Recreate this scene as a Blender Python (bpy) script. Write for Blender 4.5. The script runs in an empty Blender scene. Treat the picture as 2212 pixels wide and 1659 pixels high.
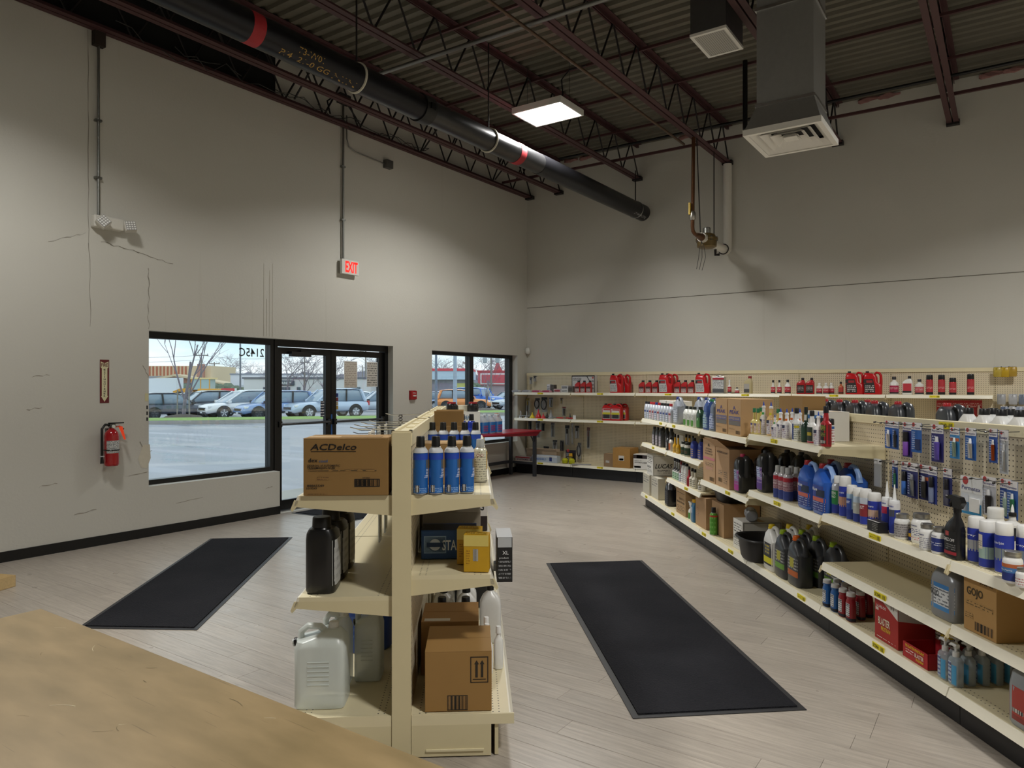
import bpy, math, random
from mathutils import Vector, Matrix
random.seed(7)
D = bpy.data
COL = bpy.context.scene.collection
SC = bpy.context.scene
rad = math.radians
sin, cos, pi = math.sin, math.cos, math.pi

# ------------------------------------------------------------------ camera
YAW = rad(34.65)                 # the view turned from the window wall's direction
cam = D.objects.new('camera', D.cameras.new('camera'))
COL.objects.link(cam)
cam.location = (7.2, -10.9, 1.54)
cam.rotation_euler = (rad(90.115), 0, YAW)
cam.data.sensor_width = 36
cam.data.lens = 1550 / 2212 * 36
cam.data.clip_start = 0.02
cam.data.clip_end = 600
SC.camera = cam

# ------------------------------------------------------------------ sky, exposure
SC.view_settings.view_transform = 'Standard'
SC.view_settings.look = 'None'
SC.view_settings.gamma = 1
SC.view_settings.use_curve_mapping = False
SC.view_settings.exposure = 0.0
SKY = 1.55
LAMP_W = 125.0
world = D.worlds.new('overcast_sky')
SC.world = world
world.use_nodes = True
wn, wl = world.node_tree.nodes, world.node_tree.links
wn.clear()
_o = wn.new('ShaderNodeOutputWorld'); _b = wn.new('ShaderNodeBackground')
_tc = wn.new('ShaderNodeTexCoord'); _sep = wn.new('ShaderNodeSeparateXYZ')
_ramp = wn.new('ShaderNodeValToRGB'); _nz = wn.new('ShaderNodeTexNoise'); _mp = wn.new('ShaderNodeMapping')
_mix = wn.new('ShaderNodeMixRGB'); _cr = wn.new('ShaderNodeValToRGB')
wl.new(_tc.outputs['Generated'], _sep.inputs[0]); wl.new(_sep.outputs['Z'], _ramp.inputs[0])
_ramp.color_ramp.elements[0].position = 0.0; _ramp.color_ramp.elements[0].color = (.55, .74, .80, 1)
_ramp.color_ramp.elements[1].position = 0.35; _ramp.color_ramp.elements[1].color = (.52, .70, .80, 1)
_mp.inputs['Scale'].default_value = (2.2, 2.2, 9); wl.new(_tc.outputs['Generated'], _mp.inputs[0])
wl.new(_mp.outputs[0], _nz.inputs['Vector']); _nz.inputs['Scale'].default_value = 2.2; _nz.inputs['Detail'].default_value = 5
_cr.color_ramp.elements[0].position = .36; _cr.color_ramp.elements[1].position = .58
wl.new(_nz.outputs[0], _cr.inputs[0]); wl.new(_cr.outputs[0], _mix.inputs[0])
wl.new(_ramp.outputs[0], _mix.inputs[1]); _mix.inputs[2].default_value = (.84, .87, .88, 1)
wl.new(_mix.outputs[0], _b.inputs[0]); _b.inputs[1].default_value = SKY
wl.new(_b.outputs[0], _o.inputs[0])

# ------------------------------------------------------------------ materials
def lin(h):
    if not isinstance(h, str): return tuple(h)
    h = h.lstrip('#'); v = [int(h[i:i+2], 16) / 255 for i in (0, 2, 4)]
    return tuple(c / 12.92 if c <= .04045 else ((c + .055) / 1.055) ** 2.4 for c in v)
MATS = {}
def mat(col, rough=.5, metal=0., name=None, noise=.06, scale=30., coat=0., trans=0., spec=.5, alpha=1., bump=0.):
    """plain coloured surface with a slight procedural unevenness"""
    key = (col if isinstance(col, str) else tuple(col), rough, metal, noise, scale, coat, trans, spec, alpha, bump)
    if key in MATS: return MATS[key]
    m = D.materials.new(name or 'surface'); m.use_nodes = True
    n, l = m.node_tree.nodes, m.node_tree.links
    b = n['Principled BSDF']; c = lin(col)
    b.inputs['Roughness'].default_value = rough; b.inputs['Metallic'].default_value = metal
    b.inputs['Specular IOR Level'].default_value = spec
    b.inputs['Coat Weight'].default_value = coat; b.inputs['Transmission Weight'].default_value = trans
    b.inputs['Alpha'].default_value = alpha
    if noise or bump:
        tc = n.new('ShaderNodeTexCoord'); nz = n.new('ShaderNodeTexNoise'); nz.inputs['Scale'].default_value = scale
        nz.inputs['Detail'].default_value = 3; l.new(tc.outputs['Object'], nz.inputs['Vector'])
    if noise:
        mx = n.new('ShaderNodeMixRGB'); l.new(nz.outputs[0], mx.inputs[0])
        mx.inputs[1].default_value = (*[x * (1 - noise) for x in c], 1); mx.inputs[2].default_value = (*[min(1, x * (1 + noise)) for x in c], 1)
        l.new(mx.outputs[0], b.inputs['Base Color'])
    else: b.inputs['Base Color'].default_value = (*c, 1)
    if bump:
        bp = n.new('ShaderNodeBump'); bp.inputs['Strength'].default_value = bump; bp.inputs['Distance'].default_value = .01
        l.new(nz.outputs[0], bp.inputs['Height']); l.new(bp.outputs[0], b.inputs['Normal'])
    MATS[key] = m
    return m
def plastic(c, rough=.35): return mat(c, rough, noise=.03, scale=60)
def paper(c): return mat(c, .6, noise=.03, scale=80)
def steel(c='9a9a9a', rough=.35): return mat(c, rough, 1., noise=.08, scale=25)
def glow(c, s):
    key = ('glow', c, s)
    if key not in MATS:
        m = D.materials.new('lit_surface'); m.use_nodes = True; b = m.node_tree.nodes['Principled BSDF']
        b.inputs['Base Color'].default_value = (*lin(c), 1); b.inputs['Emission Color'].default_value = (*lin(c), 1)
        b.inputs['Emission Strength'].default_value = s; MATS[key] = m
    return MATS[key]
def nodes_mat(name, rough=.5):
    m = D.materials.new(name); m.use_nodes = True
    n, l = m.node_tree.nodes, m.node_tree.links
    b = n['Principled BSDF']; b.inputs['Roughness'].default_value = rough
    tc = n.new('ShaderNodeTexCoord')
    return m, n, l, b, tc
def mathn(n, l, op, a, b=None):
    k = n.new('ShaderNodeMath'); k.operation = op
    for i, v in enumerate((a, b)):
        if v is None: continue
        if isinstance(v, (int, float)): k.inputs[i].default_value = v
        else: l.new(v, k.inputs[i])
    return k.outputs[0]
def peg_mat(col, pitch=.0254, r=.14, axes='XZ', band=None, hole='2a241c'):
    """painted board with a grid of round holes; band keeps the holes to strips of Y"""
    m, n, l, b, tc = nodes_mat('perforated_panel', .45)
    sp = n.new('ShaderNodeSeparateXYZ'); l.new(tc.outputs['Object'], sp.inputs[0])
    d = []
    for a in axes:
        f = mathn(n, l, 'FRACT', mathn(n, l, 'MULTIPLY', sp.outputs[a], 1 / pitch))
        d.append(mathn(n, l, 'POWER', mathn(n, l, 'SUBTRACT', f, .5), 2.))
    hit = mathn(n, l, 'LESS_THAN', mathn(n, l, 'ADD', d[0], d[1]), r * r)
    if band:
        t = None
        for lo, hi in band:
            k = mathn(n, l, 'MULTIPLY', mathn(n, l, 'GREATER_THAN', sp.outputs['Y'], lo), mathn(n, l, 'LESS_THAN', sp.outputs['Y'], hi))
            t = k if t is None else mathn(n, l, 'ADD', t, k)
        hit = mathn(n, l, 'MULTIPLY', hit, t)
    nz = n.new('ShaderNodeTexNoise'); nz.inputs['Scale'].default_value = 6; l.new(tc.outputs['Object'], nz.inputs['Vector'])
    c = lin(col); mv = n.new('ShaderNodeMixRGB'); l.new(nz.outputs[0], mv.inputs[0])
    mv.inputs[1].default_value = (*[x * .93 for x in c], 1); mv.inputs[2].default_value = (*c, 1)
    mx = n.new('ShaderNodeMixRGB'); l.new(hit, mx.inputs[0]); l.new(mv.outputs[0], mx.inputs[1]); mx.inputs[2].default_value = (*lin(hole), 1)
    l.new(mx.outputs[0], b.inputs['Base Color'])
    return m
def bars_mat(dark='1a1a1a', light='d8d4c8', scale=60.):
    """printed bar pattern along local X or Y"""
    key = ('bars', dark, light, scale)
    if key in MATS: return MATS[key]
    m, n, l, b, tc = nodes_mat('printed_bars', .6)
    sp = n.new('ShaderNodeSeparateXYZ'); l.new(tc.outputs['Generated'], sp.inputs[0])
    v = n.new('ShaderNodeCombineXYZ'); l.new(mathn(n, l, 'ADD', sp.outputs['X'], sp.outputs['Y']), v.inputs[0])
    nz = n.new('ShaderNodeTexNoise'); nz.inputs['Scale'].default_value = scale / 2; nz.inputs['Detail'].default_value = 0; l.new(v.outputs[0], nz.inputs['Vector'])
    mx = n.new('ShaderNodeMixRGB'); l.new(mathn(n, l, 'GREATER_THAN', nz.outputs[0], .5), mx.inputs[0])
    mx.inputs[1].default_value = (*lin(dark), 1); mx.inputs[2].default_value = (*lin(light), 1); l.new(mx.outputs[0], b.inputs['Base Color'])
    MATS[key] = m
    return m
def lines_mat(ink, ground, rows=9.):
    """rows of print too small to read"""
    key = ('lines', ink, ground, rows)
    if key in MATS: return MATS[key]
    m, n, l, b, tc = nodes_mat('fine_print', .6)
    sp = n.new('ShaderNodeSeparateXYZ'); l.new(tc.outputs['Generated'], sp.inputs[0])
    f = mathn(n, l, 'FRACT', mathn(n, l, 'MULTIPLY', sp.outputs['Z'], rows))
    row = mathn(n, l, 'MULTIPLY', mathn(n, l, 'GREATER_THAN', f, .3), mathn(n, l, 'LESS_THAN', f, .75))
    mp = n.new('ShaderNodeMapping'); mp.inputs['Scale'].default_value = (14, 14, rows); l.new(tc.outputs['Generated'], mp.inputs[0])
    nz = n.new('ShaderNodeTexNoise'); nz.inputs['Scale'].default_value = 1.; nz.inputs['Detail'].default_value = 1; l.new(mp.outputs[0], nz.inputs['Vector'])
    hit = mathn(n, l, 'MULTIPLY', row, mathn(n, l, 'GREATER_THAN', nz.outputs[0], .46))
    mx = n.new('ShaderNodeMixRGB'); l.new(hit, mx.inputs[0]); mx.inputs[1].default_value = (*lin(ground), 1); mx.inputs[2].default_value = (*lin(ink), 1)
    l.new(mx.outputs[0], b.inputs['Base Color'])
    MATS[key] = m
    return m
def glass_mat(tint=(.93, .96, .97), gloss=.07):
    m = D.materials.new('window_glass'); m.use_nodes = True
    n, l = m.node_tree.nodes, m.node_tree.links; n.clear()
    o = n.new('ShaderNodeOutputMaterial'); t = n.new('ShaderNodeBsdfTransparent'); g = n.new('ShaderNodeBsdfGlossy'); x = n.new('ShaderNodeMixShader')
    t.inputs[0].default_value = (*tint, 1); g.inputs['Roughness'].default_value = .02; x.inputs[0].default_value = gloss
    l.new(t.outputs[0], x.inputs[1]); l.new(g.outputs[0], x.inputs[2]); l.new(x.outputs[0], o.inputs[0])
    return m
def clear_mat(col, mix=.35, rough=.15):
    """thin clear or milky plastic: part see-through, part shiny coloured"""
    key = ('clear', col, mix, rough)
    if key in MATS: return MATS[key]
    m = D.materials.new('clear_plastic'); m.use_nodes = True
    n, l = m.node_tree.nodes, m.node_tree.links; b = n['Principled BSDF']; o = n['Material Output']
    b.inputs['Base Color'].default_value = (*lin(col), 1); b.inputs['Roughness'].default_value = rough
    t = n.new('ShaderNodeBsdfTransparent'); x = n.new('ShaderNodeMixShader'); x.inputs[0].default_value = mix
    l.new(t.outputs[0], x.inputs[1]); l.new(b.outputs[0], x.inputs[2]); l.new(x.outputs[0], o.inputs[0])
    MATS[key] = m
    return m

# ------------------------------------------------------------------ objects
def mesh(name, vs, fs, m=None, smooth=None):
    me = D.meshes.new(name); me.from_pydata([tuple(v) for v in vs], [], fs); me.update()
    if smooth is not None:
        me.shade_smooth(); me.set_sharp_from_angle(angle=rad(smooth))
    if m: me.materials.append(m)
    return me
def obj(name, me, parent=None, loc=(0, 0, 0), rot=(0, 0, 0), kind=None):
    o = D.objects.new(name, me); COL.objects.link(o)
    o.location = loc; o.rotation_euler = rot
    if parent: o.parent = parent
    if kind: o['kind'] = kind
    return o
def tag(o, label, cat, group=None):
    o['label'] = label; o['category'] = cat
    if group: o['group'] = group
    return o
def thing(name, label=None, cat=None, loc=(0, 0, 0), rz=0., group=None):
    o = D.objects.new(name, None); COL.objects.link(o); o.empty_display_size = .05
    o.location = loc; o.rotation_euler = (0, 0, rz)
    if label: tag(o, label, cat, group)
    return o
def dup(root, loc=None, rz=None):
    def cp(o, p):
        c = o.copy(); COL.objects.link(c); c.parent = p
        for k in o.children: cp(k, c)
        return c
    r = cp(root, None)
    if loc is not None: r.location = loc
    if rz is not None: r.rotation_euler = (0, 0, rz)
    return r
ORD = ['first', 'second', 'third', 'fourth', 'fifth', 'sixth', 'seventh', 'eighth', 'ninth', 'tenth', 'eleventh', 'twelfth', 'thirteenth', 'fourteenth', 'fifteenth', 'sixteenth']
def stock(make, name, cat, spots, labels, rz=0., group=None):
    """build one, copy it to the other spots; a label is a text, or a pattern with {} for the ordinal"""
    root = None
    for i, sp in enumerate(spots):
        a = rz
        sp = (sp[0], sp[1], sp[2] + .001)          # a hair above the shelf it stands on
        if root is None:
            root = make(); root.name = name; r = root; r.location = sp; r.rotation_euler = (0, 0, a)
        else: r = dup(root, sp, a)
        lb = labels[i] if isinstance(labels, (list, tuple)) else labels.format(ORD[i]) if '{}' in labels else labels
        tag(r, lb, cat, group)
    return root

# ------------------------------------------------------------------ shapes
def box_vf(x0, x1, y0, y1, z0, z1):
    v = [(x, y, z) for x in (x0, x1) for y in (y0, y1) for z in (z0, z1)]
    return v, [(0, 1, 3, 2), (4, 6, 7, 5), (0, 4, 5, 1), (2, 3, 7, 6), (0, 2, 6, 4), (1, 5, 7, 3)]
def box(name, x0, x1, y0, y1, z0, z1, m, parent=None, bev=0., kind=None, **k):
    v, f = box_vf(x0, x1, y0, y1, z0, z1); me = mesh(name, v, f, m)
    o = obj(name, me, parent, kind=kind, **k)
    if bev:
        b = o.modifiers.new('bevel', 'BEVEL'); b.width = bev; b.segments = 2; b.limit_method = 'ANGLE'
    return o
def join(parts):
    V, Fs = [], []
    for v, f in parts:
        n = len(V); V += list(v); Fs += [tuple(i + n for i in q) for q in f]
    return V, Fs
def ring(hw, hd, ox, n, seg):
    out = []
    for i in range(seg):
        a = 2 * pi * i / seg; s, c = sin(a), cos(a); e = 2 / n
        out.append((ox + hw * math.copysign(abs(s) ** e, s), -hd * math.copysign(abs(c) ** e, c)))
    return out
def full(secs): return [s if len(s) == 5 else (s[0], s[1], s[1], 0., 2.) if len(s) == 2 else (s[0], s[1], s[2], 0. if len(s) < 4 else s[3], 4.) for s in secs]
def loft_vf(secs, seg=20, caps=True):
    secs = full(secs); V = []; Fs = []
    for z, hw, hd, ox, n in secs: V += [(x, y, z) for x, y in ring(hw, hd, ox, n, seg)]
    for k in range(len(secs) - 1):
        for i in range(seg):
            j = (i + 1) % seg; Fs.append((k * seg + i, k * seg + j, (k + 1) * seg + j, (k + 1) * seg + i))
    if caps: Fs += [tuple(reversed(range(seg))), tuple(range((len(secs) - 1) * seg, len(secs) * seg))]
    return V, Fs
def loft(name, secs, m, parent=None, seg=20, smooth=40, caps=True, **k):
    v, f = loft_vf(secs, seg, caps); return obj(name, mesh(name, v, f, m, smooth), parent, **k)
def tube_vf(pts, r, seg=8, flat=1., closed=False):
    P = [Vector(p) for p in pts]; V = []; Fs = []; n = len(P); up = None
    for i, p in enumerate(P):
        if closed: t = P[(i + 1) % n] - P[i - 1]
        else: t = (P[min(i + 1, n - 1)] - P[max(i - 1, 0)])
        t.normalize()
        if up is None: up = Vector((0, 0, 1)) if abs(t.z) < .9 else Vector((0, 1, 0))
        a = t.cross(up); a.normalize(); b = a.cross(t); up = b
        rr = r[i] if isinstance(r, (list, tuple)) else r
        for k in range(seg):
            q = 2 * pi * k / seg; V.append(p + a * (cos(q) * rr * flat) + b * (sin(q) * rr))
    for i in range(n if closed else n - 1):
        for k in range(seg):
            j = (k + 1) % seg; i2 = (i + 1) % n; Fs.append((i * seg + k, i * seg + j, i2 * seg + j, i2 * seg + k))
    if not closed: Fs += [tuple(reversed(range(seg))), tuple(range((n - 1) * seg, n * seg))]
    return V, Fs
def tube(name, pts, r, m, parent=None, seg=8, flat=1., closed=False, smooth=50, **k):
    v, f = tube_vf(pts, r, seg, flat, closed); return obj(name, mesh(name, v, f, m, smooth), parent, **k)
def prism(name, poly, y0, y1, m, parent=None, **k):
    """outline in X,Z given a thickness along Y"""
    n = len(poly); v = [(x, y0, z) for x, z in poly] + [(x, y1, z) for x, z in poly]
    f = [tuple(range(n)), tuple(reversed(range(n, 2 * n)))] + [(i, i + n, (i + 1) % n + n, (i + 1) % n) for i in range(n)]
    return obj(name, mesh(name, v, f, m), parent, **k)

# ------------------------------------------------------------------ print on surfaces
FONTS = {}
def glyphs(s, bold=.0):
    key = (s, bold)
    if key not in FONTS:
        c = D.curves.new('lettering', 'FONT'); c.body = s; c.size = 1; c.resolution_u = 2; c.offset = bold; c.fill_mode = 'FRONT'
        o = D.objects.new('lettering', c); COL.objects.link(o); bpy.context.view_layer.update()
        me = D.meshes.new_from_object(o.evaluated_get(bpy.context.evaluated_depsgraph_get()))
        vs = [v.co.copy() for v in me.vertices]; fs = [tuple(p.vertices) for p in me.polygons]
        D.objects.remove(o); D.curves.remove(c); D.meshes.remove(me)
        x0, x1 = min(v.x for v in vs), max(v.x for v in vs); y0, y1 = min(v.y for v in vs), max(v.y for v in vs)
        FONTS[key] = ([((v.x - x0) / (x1 - x0) - .5, (v.y - y0) / (y1 - y0) - .5) for v in vs], fs)
    return FONTS[key]
def text(parent, s, mp, u, z, w, h, m, bold=.015, slant=0., name='lettering', turn=0, mirror=False):
    vs, fs = glyphs(s, bold); out = []
    for x, y in vs:
        a, b = x * w + slant * y * h, y * h
        if turn: a, b = b, -a
        if mirror: a = -a
        out.append(mp(u + a, z + b))
    if mirror: fs = [tuple(reversed(f)) for f in fs]
    return obj(name, mesh(name, out, fs, m), parent)
def patch(parent, mp, u0, u1, z0, z1, m, nu=1, nz=1, name='label', skew=0.):
    v = [mp(u0 + (u1 - u0) * i / nu + skew * j / nz, z0 + (z1 - z0) * j / nz) for j in range(nz + 1) for i in range(nu + 1)]
    f = [(j * (nu + 1) + i, j * (nu + 1) + i + 1, (j + 1) * (nu + 1) + i + 1, (j + 1) * (nu + 1) + i) for j in range(nz) for i in range(nu)]
    return obj(name, mesh(name, v, f, m, 60), parent)
def poly_patch(parent, mp, pts, m, name='print'):
    return obj(name, mesh(name, [mp(a, b) for a, b in pts], [tuple(range(len(pts)))], m), parent)
def on_front(d, e=.0012): return lambda u, z: (u, -d / 2 - e, z)
def on_right(w, e=.0012): return lambda u, z: (w / 2 + e, u, z)
def on_left(w, e=.0012): return lambda u, z: (-w / 2 - e, -u, z)
def on_top(h, e=.0012): return lambda u, v: (u, v, h + e)
def on_loft(secs, e=.0008):
    """u = distance round the body from the middle of its front, z = height"""
    secs = full(secs); memo = {}
    def prof(z):
        k = round(z, 4)
        if k not in memo:
            for a, b in zip(secs, secs[1:]):
                if a[0] <= z <= b[0]:
                    t = (z - a[0]) / max(1e-6, b[0] - a[0]); s = [p + (q - p) * t for p, q in zip(a, b)]; break
            else: s = secs[0] if z < secs[0][0] else secs[-1]
            R = ring(s[1] + e, s[2] + e, s[3], s[4], 96); acc = [0.]
            for i in range(48): acc.append(acc[-1] + math.dist(R[i], R[i + 1]))
            memo[k] = (R, acc, s[3])
        return memo[k]
    def f(u, z):
        R, acc, ox = prof(z); t = min(abs(u), acc[-1] - 1e-6); i = 0
        while acc[i + 1] < t: i += 1
        q = (t - acc[i]) / max(1e-9, acc[i + 1] - acc[i]); x = R[i][0] + (R[i + 1][0] - R[i][0]) * q; y = R[i][1] + (R[i + 1][1] - R[i][1]) * q
        return (x if u >= 0 else 2 * ox - x, y, z)
    return f

# ================================================================== light fixtures (z of lens, grid of the hall)
M_WALL = None
FIX = [(2.59, -3.46), (2.59, -9.3), (8.5, -3.46), (8.5, -9.3)]
def high_bay(x, y, label, seen):
    z = 4.85; t = thing('high_bay_light', label, 'ceiling light', (x, y, z), 0, 'high bay panel lights')
    box('housing', -.34, .34, -.27, .27, .012, .06, plastic('e6e6e2'), t)
    for nm, a in (('rim', (-.345, -.325, -.275, .275)), ('rim', (.325, .345, -.275, .275)), ('rim', (-.325, .325, -.275, -.255)), ('rim', (-.325, .325, .255, .275))):
        box(nm, *a, -.012, .06, plastic('d8d8d4'), t)
    box('lens', -.323, .323, -.253, .253, .0, .011, glow('fffdf2', 14), t)
    box('driver_box', -.13, .13, -.06, .06, .06, .11, plastic('c8c8c4'), t)
    for sx in (-1, 1):
        tube('hanger_wire', [(sx * .3, 0, .06), (sx * .3, 0, .62)], .0035, steel('555555'), t, 5)
    tube('supply_cord', [(.13, 0, .09), (.2, .02, .2), (.18, .02, .38), (.32, -.03, .45), (.55, -.04, .44)], .009, plastic('15151a'), t)
    L = D.lights.new('high_bay_lamp', 'AREA'); L.shape = 'RECTANGLE'; L.size = .62; L.size_y = .48; L.energy = LAMP_W; L.color = (1., .98, .94); L.spread = rad(142)
    o = D.objects.new('lamp', L); COL.objects.link(o); o.parent = t; o.location = (0, 0, -.004)
    return t
high_bay(*FIX[0], 'glowing rectangular panel light hanging below the joists in view', True)
high_bay(*FIX[1], 'panel light hung above the fire extinguisher wall, out of frame left', False)
high_bay(*FIX[2], 'panel light hung beyond the right-hand shelving, out of frame', False)
high_bay(*FIX[3], 'panel light hung above the plywood counter, out of frame', False)

# ================================================================== shell
def wall_paint():
    m, n, l, b, tc = nodes_mat('painted_masonry', .7)
    nz = n.new('ShaderNodeTexNoise'); nz.inputs['Scale'].default_value = .7; nz.inputs['Detail'].default_value = 4; l.new(tc.outputs['Object'], nz.inputs['Vector'])
    mp = n.new('ShaderNodeMapping'); mp.inputs['Scale'].default_value = (9, 9, .25); l.new(tc.outputs['Object'], mp.inputs[0])
    st = n.new('ShaderNodeTexNoise'); st.inputs['Scale'].default_value = 1.2; st.inputs['Detail'].default_value = 2; l.new(mp.outputs[0], st.inputs['Vector'])
    m1 = n.new('ShaderNodeMixRGB'); l.new(nz.outputs[0], m1.inputs[0]); m1.inputs[1].default_value = (*lin('c3c1b8'), 1); m1.inputs[2].default_value = (*lin('cbc9c1'), 1)
    m2 = n.new('ShaderNodeMixRGB'); m2.blend_type = 'MULTIPLY'; l.new(mathn(n, l, 'MULTIPLY', mathn(n, l, 'GREATER_THAN', st.outputs[0], .70), .05), m2.inputs[0])
    l.new(m1.outputs[0], m2.inputs[1]); m2.inputs[2].default_value = (*lin('b8b098'), 1); l.new(m2.outputs[0], b.inputs['Base Color'])
    bp = n.new('ShaderNodeBump'); bp.inputs['Strength'].default_value = .12; bp.inputs['Distance'].default_value = .01
    n2 = n.new('ShaderNodeTexNoise'); n2.inputs['Scale'].default_value = 40; l.new(tc.outputs['Object'], n2.inputs['Vector']); l.new(n2.outputs[0], bp.inputs['Height']); l.new(bp.outputs[0], b.inputs['Normal'])
    return m
M_WALL = wall_paint()
def wall_grid(name, ys, zs, holes, x0, x1, m):
    """wall in the plane of X with rectangular openings, one closed surface"""
    ny, nz = len(ys), len(zs); V = [(x, y, z) for x in (x1, x0) for y in ys for z in zs]; I = lambda s, i, j: s * ny * nz + i * nz + j
    solid = lambda i, j: 0 <= i < ny - 1 and 0 <= j < nz - 1 and not any(a <= (ys[i] + ys[i + 1]) / 2 <= b and c <= (zs[j] + zs[j + 1]) / 2 <= d for a, b, c, d in holes)
    Fs = []
    for i in range(ny - 1):
        for j in range(nz - 1):
            if not solid(i, j): continue
            Fs.append((I(0, i, j), I(0, i + 1, j), I(0, i + 1, j + 1), I(0, i, j + 1))); Fs.append((I(1, i, j), I(1, i, j + 1), I(1, i + 1, j + 1), I(1, i + 1, j)))
            for di, dj, a, b in ((-1, 0, (i, j), (i, j + 1)), (1, 0, (i + 1, j), (i + 1, j + 1)), (0, -1, (i, j), (i + 1, j)), (0, 1, (i, j + 1), (i + 1, j + 1))):
                if not solid(i + di, j + dj): Fs.append((I(0, *a), I(0, *b), I(1, *b), I(1, *a)))
    return obj(name, mesh(name, V, Fs, m), kind='structure')
W1 = (-6.99, -5.39); DR = (-5.39, -3.46); W2 = (-2.62, -.31)
wl_ = wall_grid('wall_left', [-14.5, W1[0], W1[1], DR[1], W2[0], W2[1], .25], [-.3, 0, .51, .55, 2.075, 2.10, 5.56],
                [(W1[0], W1[1], .51, 2.10), (DR[0], DR[1], 0, 2.10), (W2[0], W2[1], .55, 2.075)], -.28, 0, M_WALL)
wf_ = box('wall_far', 0, 11.2, 0, .25, -.3, 5.56, M_WALL, kind='structure')
box('wall_right', 11.0, 11.2, -14.5, 0, -.3, 5.56, M_WALL, kind='structure')
box('wall_back', -.28, 11.2, -14.7, -14.5, -.3, 5.56, M_WALL, kind='structure')
# long joint, cracks and marks on the walls
box('panel_joint', .0, 11, -.004, .002, 2.942, 2.951, mat('6f6a60', .9), wf_)
DK = mat('8b867b', .9)
def crack(pts, w=.006, m=DK):
    v, f = [], []
    for i, (y, z) in enumerate(pts):
        a = w * (.5 + random.random()); v += [(.0015, y - a / 2, z - a / 2), (.0015, y + a / 2, z + a / 2)]
        if i: f.append((2 * i - 2, 2 * i - 1, 2 * i + 1, 2 * i))
    obj('crack', mesh('crack', v, f, m), wl_)
def wander(a, b, n, amp):
    return [(a[0] + (b[0] - a[0]) * i / n + random.uniform(-amp, amp), a[1] + (b[1] - a[1]) * i / n + random.uniform(-amp, amp)) for i in range(n + 1)]
crack(wander((-7.92, 2.86), (-7.6, 2.98), 8, .012)); crack(wander((-7.47, 2.935), (-7.1, 2.88), 8, .014)); crack(wander((-7.1, 2.88), (-6.74, 2.80), 9, .014))
crack(wander((-6.99, 2.74), (-6.995, 2.11), 14, .012)); crack(wander((-7.58, 4.93), (-7.575, 2.9), 16, .004), .005); crack(wander((-7.57, 2.9), (-7.555, 2.1), 10, .006), .004)
for yy in (-5.62, -5.58, -5.54, -5.50): crack([(yy, 2.12), (yy + .002, 2.5 + random.random() * .5)], .004, mat('a39c8b', .9))
for (y, z, L) in ((-8.0, .62, .16), (-7.2, .64, .2), (-7.7, .33, .2), (-6.7, .3, .3), (-8.1, 1.32, .12), (-8.05, 1.62, .14), (-5.6, .32, .1)): crack(wander((y, z), (y + L, z + .02), 5, .008), .007, mat('9a9488', .9))
crack(wander((-7.06, 1.75), (-6.99, 1.62), 5, .01), .008); crack(wander((-7.08, .97), (-7.02, .86), 4, .006), .008); crack(wander((-7.02, .86), (-6.96, .87), 3, .004), .008)
obj('plaster_patch', mesh('plaster_patch', [(.002, -7.1 + a, .70 + b) for a, b in ((0, .1), (.05, .24), (.12, .24), (.13, .1), (.09, 0), (.03, .01))], [(0, 1, 2, 3, 4, 5)], mat('cfc9b8', .8)), wl_)
box('yellow_tape', 0, .002, -7.03, -6.995, 1.38, 1.46, paper('cfc9a0'), wl_)
for k, z in enumerate((1.18, 1.24, 1.30)): box('stencil_mark', 0, .002, -7.015, -7.0, z, z + .035, paper('2a2a2a'), wl_)
box('baseboard_left', 0, .012, -14.5, W1[1], 0, .092, mat('0c0c0d', .35), kind='structure'); box('baseboard_window', 0, .012, DR[1], 0, 0, .10, mat('0c0c0d', .35), kind='structure')
box('baseboard_far', 0, 11, -.012, 0, 0, .1, mat('0c0c0d', .35), kind='structure')
# dark board fixed to the wall behind the first joist
box('dark_wall_board', .001, .03, -14.4, -5.48, 4.97, 5.45, mat('060606', .9), wl_)

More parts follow.
